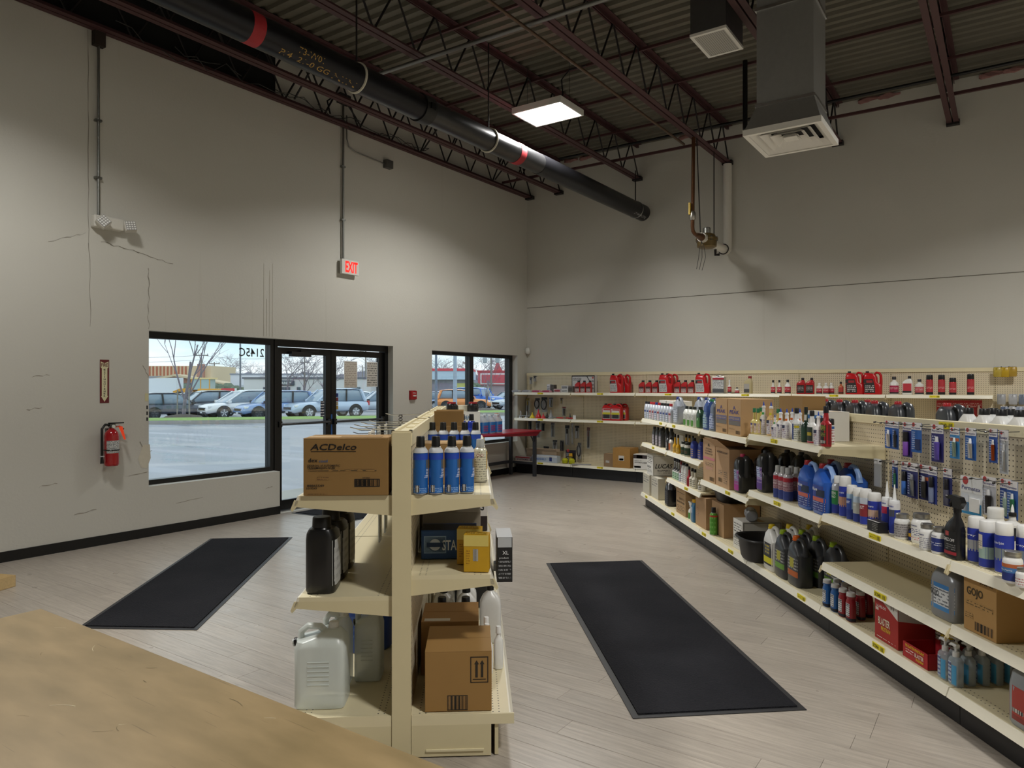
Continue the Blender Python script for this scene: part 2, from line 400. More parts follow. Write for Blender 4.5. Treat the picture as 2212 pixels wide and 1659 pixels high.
# ------------------------------------------------------------------ floor: planks laid along X
def plank_mat(rnd=True):
    m, n, l, b, tc = nodes_mat('vinyl_plank', .33)
    geo = n.new('ShaderNodeNewGeometry'); mp = n.new('ShaderNodeMapping'); mp.inputs['Scale'].default_value = (1.6, 26, 1); l.new(geo.outputs['Position'], mp.inputs[0])
    nz = n.new('ShaderNodeTexNoise'); nz.inputs['Scale'].default_value = 2.2; nz.inputs['Detail'].default_value = 7; nz.inputs['Roughness'].default_value = .7; l.new(mp.outputs[0], nz.inputs['Vector'])
    cr = n.new('ShaderNodeValToRGB'); l.new(nz.outputs[0], cr.inputs[0])
    cr.color_ramp.elements[0].position = .32; cr.color_ramp.elements[0].color = (*lin('9a9187'), 1)
    cr.color_ramp.elements[1].position = .68; cr.color_ramp.elements[1].color = (*lin('b9b0a4'), 1)
    oi = n.new('ShaderNodeObjectInfo'); mx = n.new('ShaderNodeMixRGB'); mx.blend_type = 'MULTIPLY'; mx.inputs[0].default_value = 1.
    v = mathn(n, l, 'ADD', mathn(n, l, 'MULTIPLY', oi.outputs['Random'], .10), .92); cb = n.new('ShaderNodeCombineColor')
    for i in range(3): l.new(v, cb.inputs[i])
    l.new(cr.outputs[0], mx.inputs[1]); l.new(cb.outputs[0], mx.inputs[2]); l.new(mx.outputs[0], b.inputs['Base Color'])
    n2 = n.new('ShaderNodeTexNoise'); n2.inputs['Scale'].default_value = 7; n2.inputs['Detail'].default_value = 4; l.new(geo.outputs['Position'], n2.inputs['Vector'])
    mr = n.new('ShaderNodeMapRange'); mr.inputs[3].default_value = .22; mr.inputs[4].default_value = .40; l.new(n2.outputs[0], mr.inputs[0]); l.new(mr.outputs[0], b.inputs['Roughness'])
    bp = n.new('ShaderNodeBump'); bp.inputs['Strength'].default_value = .18; bp.inputs['Distance'].default_value = .004; l.new(nz.outputs[0], bp.inputs['Height']); l.new(bp.outputs[0], b.inputs['Normal'])
    return m
M_PL = plank_mat()
floor = box('floor', 0, 11, -14.5, 0, -.3, -.004, mat('3a352f', .8), kind='structure')
PW, PLN = .1478, 1.2
def plank_vf(x0, x1, y0, y1):
    e = .0006; b = .0008; v = []
    for z, k in ((-.004, 0), (-b, 0), (0, b)): v += [(x0 + e + k, y0 + e + k, z), (x1 - e - k, y0 + e + k, z), (x1 - e - k, y1 - e - k, z), (x0 + e + k, y1 - e - k, z)]
    f = [(8, 9, 10, 11)] + [(4 * s + i, 4 * s + (i + 1) % 4, 4 * s + 4 + (i + 1) % 4, 4 * s + 4 + i) for s in (0, 1) for i in range(4)]
    return v, f
_me = mesh('plank', *plank_vf(0, PLN, -PW / 2, PW / 2), M_PL); cand, rest = [], []
fwv = Vector((-sin(YAW), cos(YAW), 0)); rtv = Vector((cos(YAW), sin(YAW), 0)); rr = random.Random(3)
for k in range(98):
    y = -7.434 - PW / 2 + (k - 48) * PW
    if not -14.45 < y - PW / 2 or y + PW / 2 > 0: continue
    x = {48: 6.647, 47: 6.796, 46: 6.575}.get(k, 6 + rr.random() * PLN) % PLN - PLN
    while x < 11:
        a, b = max(x, 0.), min(x + PLN, 11.); c = Vector(((a + b) / 2, y, 0)) - Vector((7.2, -10.9, 0)); t = c.dot(fwv); s = c.dot(rtv)
        if b - a > .1:
            if t > 1.9 and abs(s) < .80 * t + .5 and a == x and b == x + PLN and c.length < 13: cand.append((c.length, x, y))
            else: rest.append((a, b, y))
        x += PLN
cand.sort()
for d, x, y in cand[:300]: obj('plank', _me, floor, (x, y, 0))
rest += [(x, x + PLN, y) for d, x, y in cand[300:]]
obj('far_planks', mesh('far_planks', *join([plank_vf(a, b, y - PW / 2, y + PW / 2) for a, b, y in rest]), M_PL), floor, kind='stuff')

# ------------------------------------------------------------------ ceiling: ribbed deck
M_DECK = mat('6b675b', .6, .15, noise=.12, scale=8)
V, Fs = [], []; prof = []
y = -14.5; p = .152
while y < .0: prof += [(y, 5.5), (y + .062, 5.5), (y + .076, 5.538), (y + .138, 5.538)]; y += p
for i, (yy, z) in enumerate(prof):
    V += [(0, yy, z), (11, yy, z)]
    if i: Fs.append((2 * i - 2, 2 * i - 1, 2 * i + 1, 2 * i))
ceil = obj('ceiling', mesh('ceiling', V, Fs, M_DECK), kind='structure')
box('roof_slab', -.28, 11.2, -14.7, .25, 5.56, 5.7, mat('555555', .9), ceil)
M_STEEL = mat('4c2f31', .55, .1, noise=.15, scale=12)
M_DARKB = mat('1c1718', .55, .1)
def joist(x, label):
    t = thing('roof_joist', label, 'joist', (x, 0, 0), 0, 'open web roof joists')
    def angle(s, z0, up):
        a = .008 * s; b = .068 * s; h = .055 * up
        pts = [(a, z0), (b, z0), (b, z0 + .007 * up), (a + .007 * s, z0 + .007 * up), (a + .007 * s, z0 + h), (a, z0 + h)]
        if s * up < 0: pts.reverse()
        return prism('', pts, -14.3, -.02, M_STEEL)
    for z0, up, nm in ((4.925, 1, 'bottom_chord_angle'), (5.495, -1, 'top_chord_angle')):
        for s in (-1, 1):
            o = angle(s, z0, up); o.name = nm; o.parent = t
    w = mesh('web_bar', *tube_vf([(0, 0, 4.95), (0, .3, 5.47)], .0115, 6), M_DARKB, 60); w2 = mesh('web_bar', *tube_vf([(0, 0, 5.47), (0, .3, 4.95)], .0115, 6), M_DARKB, 60)
    yy = -9.0
    while yy < -.5: obj('web_bar', w, t, (0, yy, 0)); obj('web_bar', w2, t, (0, yy + .3, 0)); yy += .6
    box('bearing_seat', -.075, .075, -.09, -.005, 4.90, 4.96, M_DARKB, t)
    return t
for x, lb in ((.09, 'maroon steel joist running right along the window wall'), (.70, 'maroon steel joist second from the window wall'), (2.2, 'maroon steel joist above the black pipe and panel light'),
              (3.69, 'maroon steel joist carrying the gas regulator rods'), (5.24, 'maroon steel joist passing behind the large metal duct'), (6.62, 'maroon steel joist furthest right in the picture')): joist(x, lb)
def rod(name, label, cat, pts, r, m, group=None, seg=8):
    p0 = Vector(pts[0]); o = tube(name, [Vector(p) - p0 for p in pts], r, m, None, seg); o.location = p0; return tag(o, label, cat, group)
for i, (yy, lb) in enumerate(((-.97, 'closest to the far wall'), (-2.18, 'second from the far wall'), (-3.25, 'level with the panel light'), (-4.87, 'nearest the camera'))):
    o = box('bridging_bar', 0, 10.8, 0, .03, 0, .03, M_STEEL, loc=(.15, yy, 5.405)); tag(o, 'thin maroon bridging bar under the deck, ' + lb, 'bridging bar', 'top bridging bars')
o = box('bridging_bar', 0, 10.8, 0, .035, 0, .035, M_STEEL, loc=(.1, -.93, 4.985)); tag(o, 'long dark bridging bar resting on the joists before the far wall', 'bridging bar')
for a, b, c in ((.15, .64, -5.3), (.15, .64, -3.0), (.15, .64, -1.2)):
    rod('cross_brace', 'short diagonal brace between the two wall joists, ' + {-5.3: 'nearest the camera', -3.0: 'middle one', -1.2: 'nearest the corner'}[c], 'brace', [(a, c, 4.98), (b, c, 5.44)], .012, M_DARKB, 'diagonal joist braces')
rod('insulated_pipe', 'black pipe running along the deck edge above the far wall', 'pipe', [(.98, -.5, 5.36), (4.1, -.5, 5.36), (7.3, -.5, 5.38), (10.9, -.5, 5.38)], .022, plastic('141416'))
rod('vent_pipe', 'upright black pipe rising beside the metal duct', 'pipe', [(4.6, -2.2, 4.62), (4.6, -2.2, 5.45)], .03, plastic('0c0c0c'))
rod('conduit', 'grey conduit hung across the joists left of the panel light', 'conduit', [(1.7, -5.42, 4.86), (4.2, -5.38, 4.86), (8, -5.3, 4.86)], .022, steel('8a8a88', .45))
for xx in (.8, 1.1, 2.9, 4.3, 5.5, 5.75, 6.9, 7.15):   # pink insulation tufts squeezed out at the deck edge
    v, f = loft_vf([(0, .02), (.05, .03), (.2, .035), (.35, .02), (.45, .008)], 7); v = [(a[2] * .6, -.02 + a[0] * .6 + random.uniform(-.008, .008), 5.47 + a[1] + random.uniform(-.02, .01)) for a in v]
    o = obj('insulation_tuft', mesh('insulation_tuft', v, f, mat('96706c', .95, noise=.2, bump=.6)), ceil, (xx, 0, 0))

# ------------------------------------------------------------------ black pipe with hangers
def black_pipe():
    t = thing('drain_pipe', 'long black iron pipe hanging under the joists to the far wall', 'pipe', (2.34, 0, 4.33))
    R = .128; m = mat('26262a', .32, .6, noise=.25, scale=5); m2 = mat('4a4a4c', .28, .8, noise=.25, scale=6)
    tube('pipe_length', [(0, -13.5, 0), (0, -5.5, 0)], R, m, t, 28); tube('pipe_length', [(0, -5.40, 0), (0, -3.3, 0)], R * .97, m2, t, 28); tube('pipe_length', [(0, -3.3, 0), (0, -.14, 0)], R, m, t, 28)
    tube('coupling', [(0, -5.53, 0), (0, -5.38, 0)], R * 1.10, mat('161616', .5), t, 28)
    for s in (-1, 1): box('coupling_bolt', s * R * 1.05 - .02, s * R * 1.05 + .02, -5.49, -5.42, -.03, .03, steel('333333'), t)
    for yy in (-7.45, -3.78): tube('red_band', [(0, yy - .06, 0), (0, yy + .05, 0)], R * 1.004, mat('a3232c', .6, noise=.3, scale=9), t, 28)
    for yy in (-8.6, -6.35, -4.34): tube('hanger_strap', [(R * 1.02 * sin(a), yy, -R * 1.02 * cos(a)) for a in [i * pi / 14 - pi for i in range(29)]], .012, mat('c9c4b4', .5), t, 6); tube('hanger_rod', [(0, yy, R), (0, yy, 1.1)], .008, M_DARKB, t, 6)
    tube('hanger_ring', [(R * 1.03 * sin(a), -.42, -R * 1.03 * cos(a)) for a in [i * pi / 14 - pi for i in range(29)]], .006, steel('aaaaaa'), t, 6); tube('hanger_rod', [(0, -.42, R), (0, -.42, .62)], .009, M_DARKB, t, 6)
    def mp(u, z):
        a = rad(52) + z / R; return (R * 1.004 * sin(a), u, -R * 1.004 * cos(a))
    ck = paper('b08a3c')
    text(t, '73-W01', mp, -6.95, .03, .26, .05, ck, 0); text(t, 'P/4  21-0 GG', mp, -6.98, -.045, .5, .05, ck, 0); text(t, 'NIN', mp, -6.55, -.05, .26, .06, ck, 0); text(t, 'LT WOR LT-2', mp, -.42, -.03, .4, .035, paper('cfcfcf'), 0)
black_pipe()
# ------------------------------------------------------------------ ducts
def sheet(): return mat('a4a5a4', .4, .55, noise=.08, scale=25)
def duct():
    t = thing('supply_duct', 'large galvanized square duct with flared hood and white diffuser', 'duct', (5.63, -4.29, 3.70))
    m = sheet(); hw, hd = .31, .35; a, b = .235, .235
    def sq(z, x, y): return [(-x, -y, z), (x, -y, z), (x, y, z), (-x, y, z)]
    Q = [(i, (i + 1) % 4, 4 + (i + 1) % 4, 4 + i) for i in range(4)]
    obj('trunk', mesh('trunk', sq(.28, a, b) + sq(1.78, a, b), Q, m), t)
    v = sq(.045, hw, hd) + sq(.28, a, b); obj('hood', mesh('hood', v, [(i, (i + 1) % 4, 4 + (i + 1) % 4, 4 + i) for i in range(4)], m), t)
    for zz in (.28, 1.12): 
        for q in ((-a - .012, a + .012, -b - .012, -b), (-a - .012, a + .012, b, b + .012), (-a - .012, -a, -b, b), (a, a + .012, -b, b)): box('seam_flange', *q, zz - .012, zz + .012, steel('c8c8c8', .3), t)
    for s in (-1, 1):   # raised cross breaks on the sheet faces
        obj('cross_break', mesh('cross_break', [(-a, -b - .0015, .33), (a, -b - .0015, 1.08), (-a, -b - .0015, 1.08), (a, -b - .0015, .33), (0, -b - .008, .70)], [(0, 3, 4), (3, 1, 4), (1, 2, 4), (2, 0, 4)], m), t) if s < 0 else None
    w = plastic('e4e2dc', .5)
    for q in ((-hw - .01, hw + .01, -hd - .01, -hd + .03), (-hw - .01, hw + .01, hd - .03, hd + .01), (-hw - .01, -hw + .03, -hd + .03, hd - .03), (hw - .03, hw + .01, -hd + .03, hd - .03)): box('diffuser_frame', *q, 0, .05, w, t)
    for k in range(4):
        s0 = 1 - .22 * k; s1 = s0 - .19; z0 = .008 + .004 * k
        v = sq(z0, hw * s0 - .03, hd * s0 - .03) + sq(z0 + .05, hw * s1 - .03, hd * s1 - .03)
        obj('diffuser_louver', mesh('diffuser_louver', v, [(i, (i + 1) % 4, 4 + (i + 1) % 4, 4 + i) for i in range(4)], w), t)
    box('diffuser_core', -.055, .055, -.06, .06, .015, .02, w, t); box('damper', -hw + .03, hw - .03, -hd + .03, hd - .03, .08, .085, mat('17171a', .8), t)
duct()
def grille():
    t = thing('return_duct', 'small grey duct with a white square grille under the deck', 'duct', (4.96, -4.28, 4.75))
    box('trunk', -.165, .165, -.25, .25, .02, .745, steel('77777a', .5), t)
    for q in ((-.17, .17, -.255, -.225), (-.17, .17, .225, .255), (-.17, -.14, -.225, .225), (.14, .17, -.225, .225)): box('grille_frame', *q, -.005, .02, plastic('e6e4de'), t)
    box('grille_mesh', -.14, .14, -.225, .225, .0, .006, peg_mat('b9b7b0', .019, .3, 'XY', hole='6f6d68'), t)
grille()
# ------------------------------------------------------------------ gas regulator under the fourth joist
def regulator():
    t = thing('gas_regulator', 'brass gas regulator hung on rods with a white vent pipe', 'gas regulator', (3.70, -.99, 3.60))
    br = mat('7d6a45', .45, .7, noise=.2); br2 = mat('6b4a34', .45, .8, noise=.2); wp = plastic('dedbd2')
    loft('regulator_body', [(-.12, .10), (-.10, .135), (-.02, .14), (-.015, .155), (.015, .155), (.02, .13), (.07, .11), (.09, .06)], br, t, 18)
    for k in range(8): a = k * pi / 4; loft('flange_bolt', [(-.03, .012), (.03, .012)], steel('777777'), t, 6, loc=(.142 * cos(a), .142 * sin(a), 0))
    loft('spring_cap', [(.09, .055), (.16, .055), (.17, .045)], steel('a8a8a4', .4), t, 12)
    tube('white_vent_pipe', [(0, .12, -.02), (0, .86, -.02), (0, .90, .0), (0, .91, .05), (0, .91, 1.30)], .062, wp, t, 16)
    tube('union', [(0, -.12, 0), (0, -.22, 0)], .065, wp, t, 12); tube('inlet_pipe', [(0, -.2, 0), (0, -.48, .0), (0, -.545, .03), (0, -.56, .08), (0, -.52, 1.30)], .025, br2, t, 10)
    tube('inlet_cone', [(0, -.22, 0), (0, -.42, 0)], [.055, .028], br2, t, 12)
    loft('shutoff_valve', [(.17, .03), (.20, .045), (.26, .045), (.29, .03)], steel('b5b2aa', .4), t, 10, loc=(0, -.56, 0)); box('yellow_valve_handle', -.035, -.015, -.62, -.585, .24, .40, plastic('d6b21c'), t)
    tube('hanger_rod', [(0, -.26, .06), (0, -.40, 1.33)], .008, M_DARKB, t, 6); tube('hanger_rod', [(0, .30, .0), (0, .30, 1.33)], .008, M_DARKB, t, 6)
    tube('pipe_clamp', [(.075 * cos(a), .72, -.02 + .075 * sin(a)) for a in [i * pi / 8 for i in range(17)]], .008, M_DARKB, t, 5); tube('drain_cock', [(0, .36, -.08), (0, .36, -.16), (.06, .36, -.16)], .02, M_DARKB, t, 6)
    for k in range(3): tube('loose_wire', [(0, -.22, -.06), (.03 * k, -.28, -.15), (-.04 + .05 * k, -.22, -.28), (.01 * k - .04, -.30 + .08 * k, -.45)], .004, plastic('3a3a3a'), t, 5)
regulator()
rod('gas_line', 'thin pipe running below the joist to the gas regulator', 'pipe', [(3.58, -8.5, 4.80), (3.60, -1.6, 4.80)], .016, mat('5d4a3c', .5, .6))
# ------------------------------------------------------------------ conduits, boxes, wires on the window wall
GAL = steel('8f908c', .4)
def conduit1():
    t = thing('wall_conduit', 'vertical grey conduit above the emergency light', 'conduit', (.03, -7.5, 3.17)); tube('conduit_pipe', [(0, 0, 0), (0, 0, 1.68)], .013, GAL, t)
    box('junction_box', -.028, .04, -.05, .05, 1.62, 1.80, mat('2a2018', .7), t)
    for z in (.9, .35): box('conduit_strap', -.028, .016, -.03, .03, z, z + .02, GAL, t)
conduit1()
def conduit2():
    t = thing('wall_conduit', 'vertical grey conduit dropping to the exit sign', 'conduit', (.03, -4.42, 3.2)); tube('conduit_pipe', [(0, 0, 0), (0, 0, .06), (0, 0, 2.05)], .014, GAL, t)
    tube('conduit_pipe', [(0, .06, 1.9), (0, .06, 1.60), (0, .10, 1.5), (0, .2, 1.46), (0, .76, 1.44)], .009, GAL, t); box('end_box', -.028, .05, .76, .88, 1.39, 1.50, steel('7d7d7a', .5), t)
    box('top_box', -.028, .05, -.09, .09, 2.03, 2.15, mat('242424', .6), t)
    for z in (.5, 1.2): box('conduit_strap', -.028, .016, -.03, .03, z, z + .02, GAL, t)
conduit2()
random.seed(11)
for i in range(7):
    a = -7.4 + i * .62; b = a + random.uniform(.7, 1.6); pts = [(.16 + random.uniform(-.05, .03), a + (b - a) * k / 7, 5.0 + random.uniform(0, .05) - random.choice((0, .08, .12)) * sin(pi * k / 7)) for k in range(8)]
    rod('loose_cable', 'thin dark cable sagging along the wall joist, %s from the camera' % ORD[i], 'cable', pts, .005, plastic('0e0e0e'), 'cables along the wall joist', 5)
rod('loose_cable', 'dark cable looping round the conduit top box', 'cable', [(.1, -4.7, 5.0), (.1, -4.75, 5.15), (.1, -4.6, 5.28), (.1, -4.42, 5.22), (.1, -4.28, 5.1), (.12, -4.2, 4.99)], .010, plastic('0e0e0e'))

# ------------------------------------------------------------------ windows and door
BLK = mat('0a0a0b', .35, noise=.1); GLASS = glass_mat()
FX = -.16   # the frames sit back in the wall
def frame_bar(parent, name, y0, y1, z0, z1, d=.10): return box(name, FX - d / 2, FX + d / 2, y0, y1, z0, z1, BLK, parent)
def pane(parent, y0, y1, z0, z1, name='pane'): return box(name, FX - .004, FX + .004, y0, y1, z0, z1, GLASS, parent)
w1 = thing('window_1'); w1['kind'] = 'structure'
frame_bar(w1, 'window_head', W1[0], W1[1], 2.03, 2.10); frame_bar(w1, 'window_frame_sill', W1[0], W1[1], .51, .56); frame_bar(w1, 'window_stile', W1[1] - .055, W1[1] + .005, .56, 2.03); frame_bar(w1, 'window_stile', W1[0], W1[0] + .04, .56, 2.03)
pane(w1, W1[0] + .04, W1[1] - .055, .56, 2.03)
text(w1, '2145C', lambda u, z: (FX + .006, u, z), W1[1] - .28, 1.93, .34, .10, mat('44484c', .6), .01, mirror=True, name='window_lettering')
w2 = thing('window_2'); w2['kind'] = 'structure'; ym = -1.50
frame_bar(w2, 'window_head', W2[0], W2[1], 2.02, 2.075); frame_bar(w2, 'window_frame_sill', W2[0], W2[1], .55, .60)
for a, b in ((W2[0], W2[0] + .05), (ym - .05, ym + .05), (W2[1] - .10, W2[1])): frame_bar(w2, 'window_stile', a, b, .60, 2.02)
pane(w2, W2[0] + .05, ym - .05, .60, 2.02); pane(w2, ym + .05, W2[1] - .10, .60, 2.02)
dr = thing('door_1'); dr['kind'] = 'structure'
frame_bar(dr, 'door_head', DR[0], DR[1], 2.02, 2.10, .12); frame_bar(dr, 'door_jamb', DR[0], DR[0] + .045, 0, 2.02, .12); frame_bar(dr, 'door_jamb', DR[1] - .06, DR[1], 0, 2.02, .12)
box('threshold', FX - .09, FX + .09, DR[0], DR[1], -.004, .012, steel('a8a8a8', .35), dr)
mid = -4.48
for (a, b, hinge) in ((DR[0] + .047, mid - .005, -1), (mid + .005, DR[1] - .062, 1)):
    lf = thing('door_leaf'); lf.parent = dr
    st = .085
    frame_bar(lf, 'stile', a, a + st, .015, 2.01, .05); frame_bar(lf, 'stile', b - st, b, .015, 2.01, .05); frame_bar(lf, 'top_rail', a + st, b - st, 1.93, 2.01, .05); frame_bar(lf, 'bottom_rail', a + st, b - st, .015, .13, .05)
    pane(lf, a + st, b - st, .13, 1.93)
    v, f = tube_vf([(FX + .045, a + .02, 1.06), (FX + .06, a + .05, 1.065), (FX + .06, b - .05, 1.065), (FX + .045, b - .02, 1.06)], .017, 8); obj('push_bar', mesh('push_bar', v, f, mat('55575a', .4, .6), 50), lf)
    box('bar_bracket', FX + .025, FX + .07, a + .012, a + .06, 1.03, 1.1, BLK, lf); box('bar_bracket', FX + .025, FX + .07, b - .06, b - .012, 1.03, 1.1, BLK, lf)
box('door_closer', FX + .03, FX + .09, -5.16, -4.86, 1.90, 1.96, mat('161617', .4), dr); box('closer_arm', FX + .05, FX + .065, -5.0, -4.72, 1.965, 1.98, mat('161617', .4), dr)
box('pull_handle', FX + .026, FX + .06, mid - .12, mid - .07, .82, 1.0, BLK, dr)
pf = lambda u, z: (FX + .007, u, z)
for (y, z0, z1, w, nm, lbm) in ((-4.12, 1.52, 1.86, .22, 'door_notice', lines_mat('9a8f86', 'c9c2b6', 14)), (-3.72, 1.53, 1.86, .19, 'door_notice', lines_mat('6a6a66', 'c6c2ba', 10))):
    patch(dr, pf, y - w / 2 - .01, y + w / 2 + .01, z0 - .01, z1 + .01, paper('e4e6e8'), name='notice_border'); patch(dr, lambda u, z: (FX + .009, u, z), y - w / 2, y + w / 2, z0, z1, lbm, name=nm)
patch(dr, pf, -4.64, -4.58, 1.13, 1.34, lines_mat('dddddd', '1c2438', 6), name='door_sticker')
for k, c in enumerate(('1f2f6e', '7a2c2c', 'b7a887', 'a88a3c')): patch(dr, pf, -4.39, -4.34, 1.22 + .055 * (3 - k), 1.27 + .055 * (3 - k), paper(c), name='card_sticker')
box('blue_tape', FX + .026, FX + .03, mid - .005, mid + .02, .88, 1.16, paper('2a5a9a'), dr)

# ================================================================== outside: lot, island, cars, trees, buildings
def ground_mat():
    m, n, l, b, tc = nodes_mat('wet_asphalt', .28)
    mp = n.new('ShaderNodeMapping'); mp.inputs['Rotation'].default_value = (0, 0, -YAW); mp.inputs['Scale'].default_value = (.09, .9, 1); geo = n.new('ShaderNodeNewGeometry'); l.new(geo.outputs['Position'], mp.inputs[0])
    nz = n.new('ShaderNodeTexNoise'); nz.inputs['Scale'].default_value = 1.3; nz.inputs['Detail'].default_value = 6; l.new(mp.outputs[0], nz.inputs['Vector'])
    cr = n.new('ShaderNodeValToRGB'); l.new(nz.outputs[0], cr.inputs[0]); cr.color_ramp.elements[0].position = .38; cr.color_ramp.elements[0].color = (*lin('6f7480'), 1)
    cr.color_ramp.elements[1].position = .66; cr.color_ramp.elements[1].color = (*lin('b3b5bd'), 1); l.new(cr.outputs[0], b.inputs['Base Color'])
    mr = n.new('ShaderNodeMapRange'); mr.inputs[1].default_value = .35; mr.inputs[2].default_value = .65; mr.inputs[3].default_value = .22; mr.inputs[4].default_value = .6; l.new(nz.outputs[0], mr.inputs[0]); l.new(mr.outputs[0], b.inputs['Roughness'])
    return m
GPROF = [(-.28, -.08), (-45, -.62), (-72, -.25), (-110, .35), (-400, .8)]
def gz(x):
    for (a, za), (b, zb) in zip(GPROF, GPROF[1:]):
        if b <= x <= a: return za + (zb - za) * (x - a) / (b - a)
    return GPROF[-1][1] if x < 0 else GPROF[0][1]
def strip(name, x0, x1, m, dz=0.):
    xs = sorted({x0, x1} | {a for a, _ in GPROF if x1 < a < x0}, reverse=True); v = []; f = []
    for i, x in enumerate(xs):
        v += [(x, -80, gz(x) + dz), (x, 330, gz(x) + dz)]
        if i: f.append((2 * i - 2, 2 * i - 1, 2 * i + 1, 2 * i))
    return obj(name, mesh(name, v, f, m), kind='structure')
strip('ground_lot', -.28, -50, ground_mat()); strip('ground_verge', -50, -78, mat('7f8466', .95, noise=.25, scale=.5)); strip('ground_road', -78, -92, mat('a9adb4', .7, noise=.08, scale=.3)); strip('ground_far', -92, -400, mat('8d8f7c', .95, noise=.2, scale=.2))
box('ground_step', -1.7, -.285, -6.5, -2.5, -.3, -.03, mat('b9b6ae', .8, noise=.1), kind='structure')
FW, RT = fwv, rtv
def island(s0, s1, t0, t1, label):
    c = Vector((7.2, -10.9, 0)); P = lambda s, t, dz: (lambda q: (q.x, q.y, gz(q.x) + dz))(c + RT * s + FW * t)
    t = thing('parking_island', label, 'grass island'); n = 24
    v, f = [], []
    for i in range(n + 1):
        s = s0 + (s1 - s0) * i / n; v += [P(s, t0, -.02), P(s, t0, .17), P(s, t0 + .3, .17), P(s, t1, .17), P(s, t1 + .3, -.02)]
        if i: f += [(5 * i - 5 + k, 5 * i + k, 5 * i + k + 1, 5 * i + k - 4) for k in range(4)]
    obj('curb', mesh('curb', v, f, mat('a8a49e', .85, noise=.15, scale=.8)), t)
    v, f = [], []
    for i in range(n + 1):
        s = s0 + .1 + (s1 - s0 - .2) * i / n; v += [P(s, t0 + .32, .18), P(s, (t0 + t1) / 2, .26), P(s, t1 - .05, .18)]
        if i: f += [(3 * i - 3 + k, 3 * i + k, 3 * i + k + 1, 3 * i + k - 2) for k in range(2)]
    obj('turf', mesh('turf', v, f, mat('8fae62', .95, noise=.3, scale=1.2)), t, kind='stuff')
    return t
island(-24, -5.6, 36.0, 40.4, 'long grass island with concrete curb in front of the parked cars'); island(-3.0, 10, 44, 48, 'grass island with mulch seen through the corner window')

